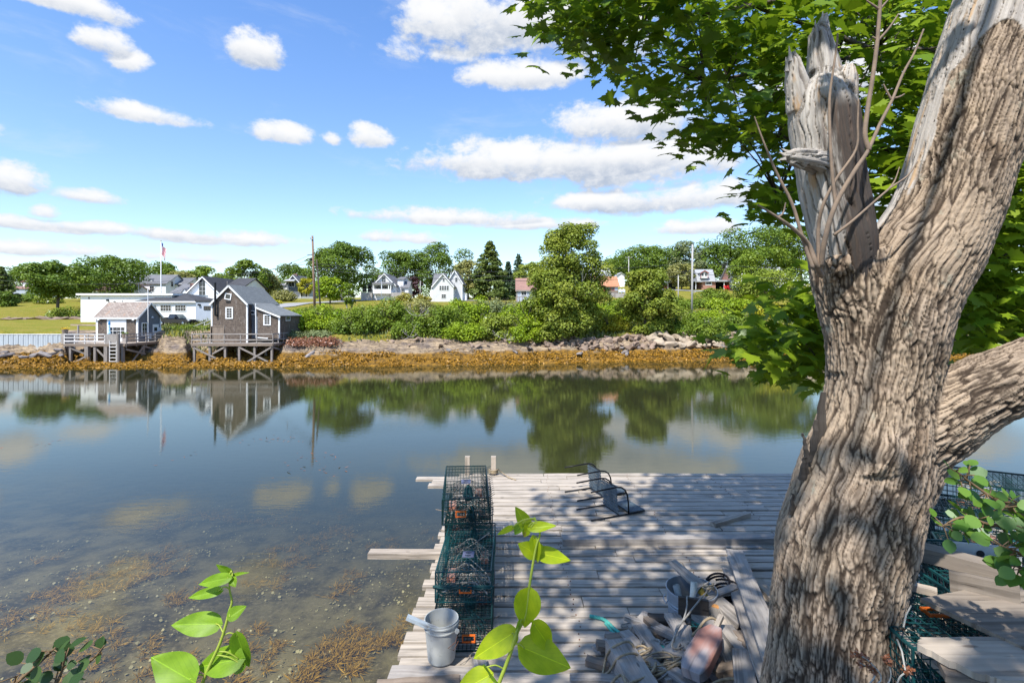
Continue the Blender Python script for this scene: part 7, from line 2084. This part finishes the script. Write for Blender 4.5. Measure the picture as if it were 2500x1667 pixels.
while k < 400:
    x, y_, z = RNG.uniform(-2.3, 2.2), RNG.uniform(-2.5, 5.3), RNG.uniform(7.6, 10.4)
    if x > 4.0 - .36 * (z - DK) or (y_ > 0 and z > 7.6 + .8 * y_): continue
    if y_ > .2 and (z - CZ - .5) / (y_ + .4) < .72: continue
    h_ = z - DK; sx2, sy2 = x + .36 * h_, y_ + .62 * h_
    # keep the left edge and near left corner of the dock in the sun
    if sx2 < float(np.interp(sy2, [4.4, 5, 6, 7, 8, 9, 10], [-.25, -.3, -.15, .15, .4, .8, 1.2])) + .4 * noise.noise(Vector((sy2 * .9, 2, 1))): continue
    if noise.noise(Vector((sx2 * 1.1, sy2 * 1.1, 4))) > .27: continue
    if y_ > -.4 and 765 - 1250 * (z - .85 - CZ) / (y_ + .45) > -20 and CX + F * (x - .6) / (y_ + .45) < 1420: continue
    # the sun reaches the lower trunk and the near sprigs
    h1 = (2.6 - y_) / .62
    if h1 > 0 and 1.15 < x + .36 * h1 < 3.5 and 3.4 < z - h1 < 9 and RNG.random() < (.97 if z - h1 < 6.2 else .72): continue
    h2 = (1.0 - y_) / .62
    if h2 > 0 and -1.5 < x + .36 * h2 < .9 and 4.5 < z - h2 < 6.3: continue
    shade_c.append(Vector((x, y_, z))); k += 1
Cc += shade_c
pos, nrm, tip, size = [], [], [], []
for ci, c in enumerate(Cc):
    nl = RNG.randint(13, 20) if ci < vis else RNG.randint(14, 22); rr = .27 if ci < vis else .33
    for _ in range(nl):
        d = Vector((RNG.gauss(0, 1), RNG.gauss(0, 1), RNG.gauss(0, .55))) * rr * .75
        pos.append(c + d - Vector(mo))
        nv = Vector((RNG.gauss(0, .45), RNG.gauss(-.25, .45), 1.0)); nrm.append(nv)
        tip.append(Vector((d.x + RNG.gauss(0, .1), d.y + RNG.gauss(0, .1), -.12 - abs(RNG.gauss(0, .14))))); size.append(RNG.uniform(.11, .19))
me = leaves('leaves', np.array([list(p) for p in pos]), np.array([list(p) for p in nrm]), np.array([list(p) for p in tip]), size, M['leaf_maple'], MAPLE)
link('leaves', me, mp)
# boughs: from the stem to groups of leaf sprays
b = MB(); hub = Vector((7.0, 6.2, 7.0))
b.tube([Vector((0, 0, -.4)), Vector((-.2, -.1, 2.0)), hub - Vector(mo), Vector((6.4, 5.6, 10.5)) - Vector(mo)], [.3, .25, .2, .1], 12)
b.build('trunk', M['treebark'], mp, True)
b = MB()
targets = [P(1500, 80, 5.6), P(1720, 200, 5.8), P(1850, 330, 5.6), P(2050, 120, 6.2), P(1600, -60, 6.0), P(2200, 400, 5.8), P(1900, 480, 5.3), P(2420, 625, 4.9), P(1930, 820, 4.4), P(2400, 780, 5.2), P(2150, 110, 5.5), Vector((0, 1, 9.5)), Vector((2, 3, 10)), Vector((3.5, 0, 9.6)), Vector((-1, -1, 9.2))]
for tg in targets:
    s0 = Vector((7.0 - RNG.uniform(0, .6), 6.2 - RNG.uniform(0, .5), RNG.uniform(6.6, 9.6)))
    if tg.z < 6.6: s0.z = 6.6
    mid = s0.lerp(tg, .5) + Vector((0, 0, .35))
    q = spline([s0, s0.lerp(tg, .25) + Vector((0, 0, .25)), mid, tg], 6); nq = len(q)
    b.tube([p - Vector(mo) for p in q], [.07 - .058 * i / (nq - 1) for i in range(nq)], 7)
    near = sorted(Cc, key=lambda c: (c - tg).length)[:22]
    for c in near:
        j = min(q, key=lambda p: (p - c).length)
        b.tube([j - Vector(mo), (j.lerp(c, .5) + Vector((0, 0, .05))) - Vector(mo), c - Vector(mo)], [.012, .008, .003], 5)
b.build('boughs', M['treebark'], mp, True)

# ---- near sprigs with heart shaped leaves
def veinmat(name, c1, c2, trans=.4):
    t = NT(name); g = t.attr('grain'); u, v, w = t.sep(g)
    n1 = t.noise(t.coord(), 40, 3, .5)
    c = t.mix(t.ramp(n1, .3, .7), c1, c2)
    c = t.mix(t.ramp(t.math('ABSOLUTE', u), .035, .01), c, tuple(min(1, a * 1.35) for a in c1))
    side = t.math('FRACT', t.math('MULTIPLY', t.math('SUBTRACT', v, t.math('MULTIPLY', t.math('ABSOLUTE', u), .8)), 5.0))
    c = t.mix(t.math('MULTIPLY', t.ramp(t.math('ABSOLUTE', t.math('SUBTRACT', side, .5)), .06, .0), .4), c, tuple(a * .65 for a in c2))
    c = t.mix(t.math('MULTIPLY', t.ramp(t.noise(t.coord(), 28, 4, .6), .64, .7), .7), c, (.26, .2, .05))
    d = t.n('ShaderNodeBsdfPrincipled'); t.lk(c, d.inputs['Base Color']); d.inputs['Roughness'].default_value = .45; d.inputs['Specular IOR Level'].default_value = .3
    tr = t.n('ShaderNodeBsdfTranslucent'); t.lk(c, tr.inputs[0])
    m = t.n('ShaderNodeMixShader'); m.inputs[0].default_value = trans; t.lk(d.outputs[0], m.inputs[1]); t.lk(tr.outputs[0], m.inputs[2])
    return t.done(m.outputs[0])
M['leaf_vine'] = veinmat('bright_vine_leaf', (.46, .56, .015), (.34, .46, .012))
M['leaf_vine2'] = veinmat('green_vine_leaf', (.25, .43, .02), (.18, .33, .018))
M['vine_stem'] = mat('green_stem', (.35, .42, .06), (.28, .36, .05), 30, .5)
M['twig'] = mat('brown_twig', (.2, .13, .07), (.14, .09, .05), 30, .7)
def heart(base, tip, w_, face, fold=.25, droop=.12, m='leaf_vine', parent=None):
    base, tip = Vector(base), Vector(tip); L_ = (tip - base).length; t_ = (tip - base).normalized()
    f = Vector(face); f = (f - t_ * f.dot(t_)).normalized(); s_ = t_.cross(f)
    nv, nu = 16, 5; V, Gr, Fc = [], [], []
    for i in range(nv + 1):
        v = i / nv
        hw = w_ / 2 * (math.sin(math.pi * min(1, v * 1.0) ** .62) ** .8) * (1 - .25 * max(0, v - .55)) if 0 < v < 1 else 0.0
        back = -.10 * L_ * (1 - v) ** 3
        for j in range(-nu, nu + 1):
            u = j / nu; au = abs(u)
            p = base + t_ * (v * L_ + back * au * 1.6) + s_ * (u * hw) + f * (fold * au * hw - droop * L_ * v * v + .02 * L_ * math.sin(v * 9 + u * 2) * au)
            V.append(p - base); Gr.append((u * hw / w_ * 2, v, 0))
    k = 2 * nu + 1
    for i in range(nv):
        for j in range(2 * nu): Fc.append((i * k + j, i * k + j + 1, (i + 1) * k + j + 1, (i + 1) * k + j))
    b = MB(); b.add(V, Fc, Gr)
    me = b.mesh('leaf', M[m], True)
    return me, base
def sprig(name, label, stem, Ls, D, r, mstem, mleaf, petiole=True):
    root = P(*stem[0], D); o = thing(name, label, 'plant', root)
    q = spline([P(x, y_, D) for x, y_ in stem], 8); n_ = len(q)
    q = [Vector((root.x - .05, root.y + .02, root.z - .75))] + q; n_ += 1
    b = MB(); b.tube([p - root for p in q], [r * (1 - .6 * i / (n_ - 1)) for i in range(n_)], 8); b.build('stem', M[mstem], o, True)
    for (bx, by_, tx, ty_, w_, fc, fo, dr, *mm) in Ls:
        dz = RNG.uniform(-.02, .02)
        B_, T_ = P(bx, by_, D + dz), P(tx, ty_, D + dz + RNG.uniform(-.015, .02))
        me, base = heart(B_, T_, w_ / F * D, fc, fo, dr, mm[0] if mm else mleaf)
        link('leaf', me, o, base - root)
        j = min(q, key=lambda p: (p - B_).length)
        if (j - B_).length > .004:
            b = MB(); b.tube([p - root for p in spline([j, j.lerp(B_, .5) + Vector((0, 0, .006)), B_], 4)], .0014 * D, 6); b.build('petiole', M[mstem], o, True)
    return o
up1 = (0, -.8, .6)
sprig('vine_sprig', 'bright yellow green leafy shoot in front of the dock boards', [(1205, 1700), (1240, 1610), (1262, 1545), (1283, 1500), (1291, 1440), (1302, 1370), (1310, 1330), (1318, 1300), (1305, 1262)],
      [(1291, 1445, 1280, 1534, 66, up1, .25, .05), (1250, 1546, 1152, 1608, 62, up1, .15, .1), (1306, 1526, 1352, 1592, 50, up1, .2, .05), (1281, 1582, 1396, 1630, 80, up1, .2, .1), (1192, 1649, 1108, 1695, 62, up1, .1, .05),
       (1188, 1628, 1228, 1690, 20, (-1, -.4, .3), .6, .1, 'leaf_vine2'), (1302, 1314, 1314, 1374, 28, up1, .5, .05), (1306, 1350, 1266, 1326, 42, up1, .15, .1), (1316, 1350, 1394, 1366, 40, up1, .2, .12),
       (1296, 1288, 1357, 1281, 26, up1, .3, .1), (1288, 1288, 1258, 1236, 34, up1, .45, .02), (1272, 1280, 1256, 1305, 24, up1, .4, .1, 'leaf_vine2'), (1250, 1287, 1214, 1304, 15, up1, .2, .1), (1290, 1285, 1278, 1312, 22, up1, .4, .1), (1318, 1330, 1322, 1350, 16, up1, .3, .1), (1270, 1520, 1258, 1555, 16, (-1, -.3, .2), .6, .1, 'leaf_vine2')], 1.0, .004, 'vine_stem', 'leaf_vine')
sprig('vine_sprig', 'darker green leafy shoot rising in front of the shallow water', [(478, 1710), (505, 1640), (535, 1575), (550, 1530), (560, 1490), (566, 1468), (560, 1432), (568, 1400)],
      [(527, 1522, 414, 1524, 56, up1, .15, .08), (561, 1506, 601, 1478, 32, up1, .35, .05), (534, 1442, 456, 1458, 26, up1, .3, .08), (556, 1411, 481, 1425, 30, up1, .3, .08), (562, 1399, 528, 1378, 18, up1, .5, .05), (570, 1403, 606, 1396, 8, up1, .4, .1), (567, 1412, 574, 1432, 20, up1, .3, .1),
       (463, 1658, 368, 1603, 84, up1, .12, .02), (583, 1608, 476, 1628, 66, up1, .3, .1), (580, 1552, 607, 1632, 44, up1, .4, .05), (595, 1625, 560, 1632, 30, up1, .2, .1, 'leaf_vine2')], 1.0, .0036, 'vine_stem', 'leaf_vine2')
def twig_plant(name, label, twigs, D, n_leaf, ls, m, seed):
    r = random.Random(seed); root = P(*twigs[0][0], D); o = thing(name, label, 'plant', root)
    pos, nrm, tip, sz = [], [], [], []; b = MB()
    for tw in twigs:
        q = spline([P(x, y_, D + r.uniform(-.03, .03)) for x, y_ in tw], 8); n_ = len(q)
        b.tube([p - root for p in q], [.0045 * D * (1 - .7 * i / (n_ - 1)) for i in range(n_)], 6)
        for k in range(n_leaf):
            p = q[r.randrange(n_ // 4, n_)]; d = Vector((r.gauss(0, 1), r.gauss(0, 1), r.gauss(0, .7))).normalized()
            e = p + d * ls * r.uniform(.4, 1.2)
            b.tube([p - root, e - root], .0012 * D, 4)
            pos.append(e - root); nrm.append(Vector((r.gauss(0, .6), -.7 + r.gauss(0, .5), .7))); tip.append(d + Vector((0, 0, -.3))); sz.append(ls * r.uniform(.7, 1.25))
    b.build('twigs', M['twig'], o, True)
    link('leaves', leaves('leaves', np.array([list(p) for p in pos]), np.array([list(p) for p in nrm]), np.array([list(p) for p in tip]), sz, M[m], ROUND), o)
ROUND = [(0, 0, 0), (.22, .08, .02), (.42, .3, .05), (.44, .55, .05), (.3, .8, .02), (0, 1.02, -.05), (-.3, .8, .02), (-.44, .55, .05), (-.42, .3, .05), (-.22, .08, .02)]
twig_plant('poplar_branch', 'poplar branch with round leaves hanging in front of the right trap stack', [[(2640, 1330), (2520, 1270), (2440, 1225), (2380, 1185), (2335, 1150)], [(2600, 1310), (2500, 1290), (2420, 1280), (2350, 1262), (2300, 1285)], [(2600, 1320), (2540, 1260), (2490, 1230), (2440, 1240)]], 2.1, 30, .052, 'leaf_poplar', 3)
twig_plant('poplar_branch', 'lower poplar branch with round leaves at the right edge over the long timber', [[(2640, 1400), (2540, 1370), (2480, 1345), (2440, 1330)], [(2600, 1400), (2510, 1390), (2470, 1375)], [(2620, 1350), (2540, 1310), (2500, 1285)]], 2.0, 20, .054, 'leaf_poplar', 4)
twig_plant('dark_sprig', 'dark small leaved twig at the lower left corner', [[(0, 1760), (20, 1690), (70, 1640), (110, 1605), (135, 1580)], [(80, 1760), (140, 1690), (190, 1640), (235, 1600), (255, 1575)], [(90, 1740), (130, 1680), (150, 1640), (160, 1590)], [(40, 1750), (25, 1700), (40, 1650)]], 1.4, 11, .036, 'leaf_dark', 6)
b = MB()
st = thing('dry_weed', 'dry seeding weed stalks arching before the foot of the big trunk', 'plant', P(2090, 1700, 2.2))
r0 = Vector(st.location)
for pts in ([(2075, 1700), (2150, 1660), (2120, 1612), (2085, 1595)], [(2130, 1720), (2172, 1660), (2170, 1620), (2163, 1608)], [(2185, 1690), (2195, 1655), (2212, 1640), (2220, 1636)], [(2060, 1710), (2120, 1670), (2135, 1640), (2100, 1618)]):
    q = spline([P(x, y_, 2.2) for x, y_ in pts], 6); b = MB(); b.tube([p - r0 for p in q], .003, 5); b.build('stalk', M['twine'], st)
    c = np.array([list(p - r0) for p in q[-7:]]); k = 60; idx = NR.integers(0, len(c), k)
    link('seed_head', leaves('seed_head', c[idx] + NR.normal(size=(k, 3)) * .006, rand_unit(k), rand_unit(k), np.full(k, .016), M['leaf_rust'], DIAMOND), st)
# ---------------------------------------------------------------- shallow water life
RNG.seed(31)
n = 6500
cx_ = np.concatenate([NR.uniform(-13, 2, n - 900), NR.normal(-2.2, .9, 900)]); cy_ = np.concatenate([NR.uniform(6, 24, n - 900), NR.normal(8.6, 1.1, 900)])
cl = np.array([noise.noise(Vector((x * .55, y_ * .4, 6))) + .5 * noise.noise(Vector((x * 1.6, y_ * 1.1, 2))) for x, y_ in zip(cx_, cy_)])
keep = (cl > -.06 + .025 * (cy_ - 8)) & (NR.random(n) < np.clip(1.5 - (cy_ - 6) / 14, .1, 1)); cx_, cy_ = cx_[keep], cy_[keep]
pos, nrm, tip, sz = [], [], [], []
for x, y_ in zip(cx_, cy_):
    z = bed_z(x, y_); s = RNG.uniform(.6, 1.3); flow = RNG.uniform(-.4, .9)
    for k in range(30):
        d = Vector((RNG.gauss(.45, .7), RNG.gauss(.25, .6), abs(RNG.gauss(.25, .3))))
        q = RNG.uniform(0, .12)
        pos.append((x + d.x * q * s, y_ + d.y * q * s, min(-.03, z + .02 + d.z * q)))
        tip.append(d); nrm.append((RNG.gauss(0, .5), RNG.gauss(-.3, .5), 1)); sz.append(RNG.uniform(.05, .13) * s)
me = leaves('sea_weed', pos, nrm, tip, sz, M['weed_sub'], [(-.04, 0, 0), (.04, 0, 0), (.06, .45, .06), (.01, 1, 0), (-.06, .5, .06)])
tag(link('sea_weed', me), 'brown bladder weed waving on the shallow bottom', 'seaweed', kind='stuff')
n = 15000
x = NR.uniform(-14, 4, n); y_ = NR.uniform(6, 22, n)
cl = np.array([noise.noise(Vector((a * .7, b_ * .6, 16))) for a, b_ in zip(x, y_)])
keep = (cl > -.05) & (NR.random(n) < np.clip(1.35 - (y_ - 7) / 15, .15, 1)); x, y_ = x[keep], y_[keep]; m_ = len(x)
z = np.array([bed_z(a, b_) for a, b_ in zip(x, y_)]) + .02
HEX = [(0, -.5, 0), (.4, -.3, .05), (.5, .2, .08), (.1, .5, .02), (-.4, .35, .06), (-.5, -.1, .04)]
me = leaves('shells', np.stack([x, y_, z], 1), rand_unit(m_) * .5 + [0, -.15, 1], rand_unit(m_), .015 + .06 * NR.random(m_) ** 3, M['shell'], HEX)
tag(link('shells', me), 'pale shells and pebbles scattered over the shallow bottom', 'pebbles', kind='stuff')
pos, nrm, tip, sz = [], [], [], []
for (px, py, k) in ((130, 1081, 10), (1, 1092, 5), (445, 1116, 6), (640, 1075, 14), (690, 1076, 12), (765, 1116, 18), (720, 1143, 10), (840, 1137, 10)):
    c = G(px, py, .0)
    for _ in range(k):
        s_ = c.y * .022
        pos.append((c.x + RNG.gauss(0, s_), c.y + RNG.gauss(0, s_), .006)); nrm.append((RNG.gauss(0, .15), RNG.gauss(0, .15), 1)); tip.append((RNG.gauss(0, 1), RNG.gauss(0, .5), 0)); sz.append(RNG.uniform(.08, .22))
me = leaves('floating_weed', pos, nrm, tip, sz, M['leaf_rust'], [(-.06, 0, 0), (.06, 0, 0), (.12, .5, .02), (0, 1, 0), (-.12, .5, .02)])
tag(link('floating_weed', me), 'reddish scraps of weed drifting on the water', 'seaweed', kind='stuff')
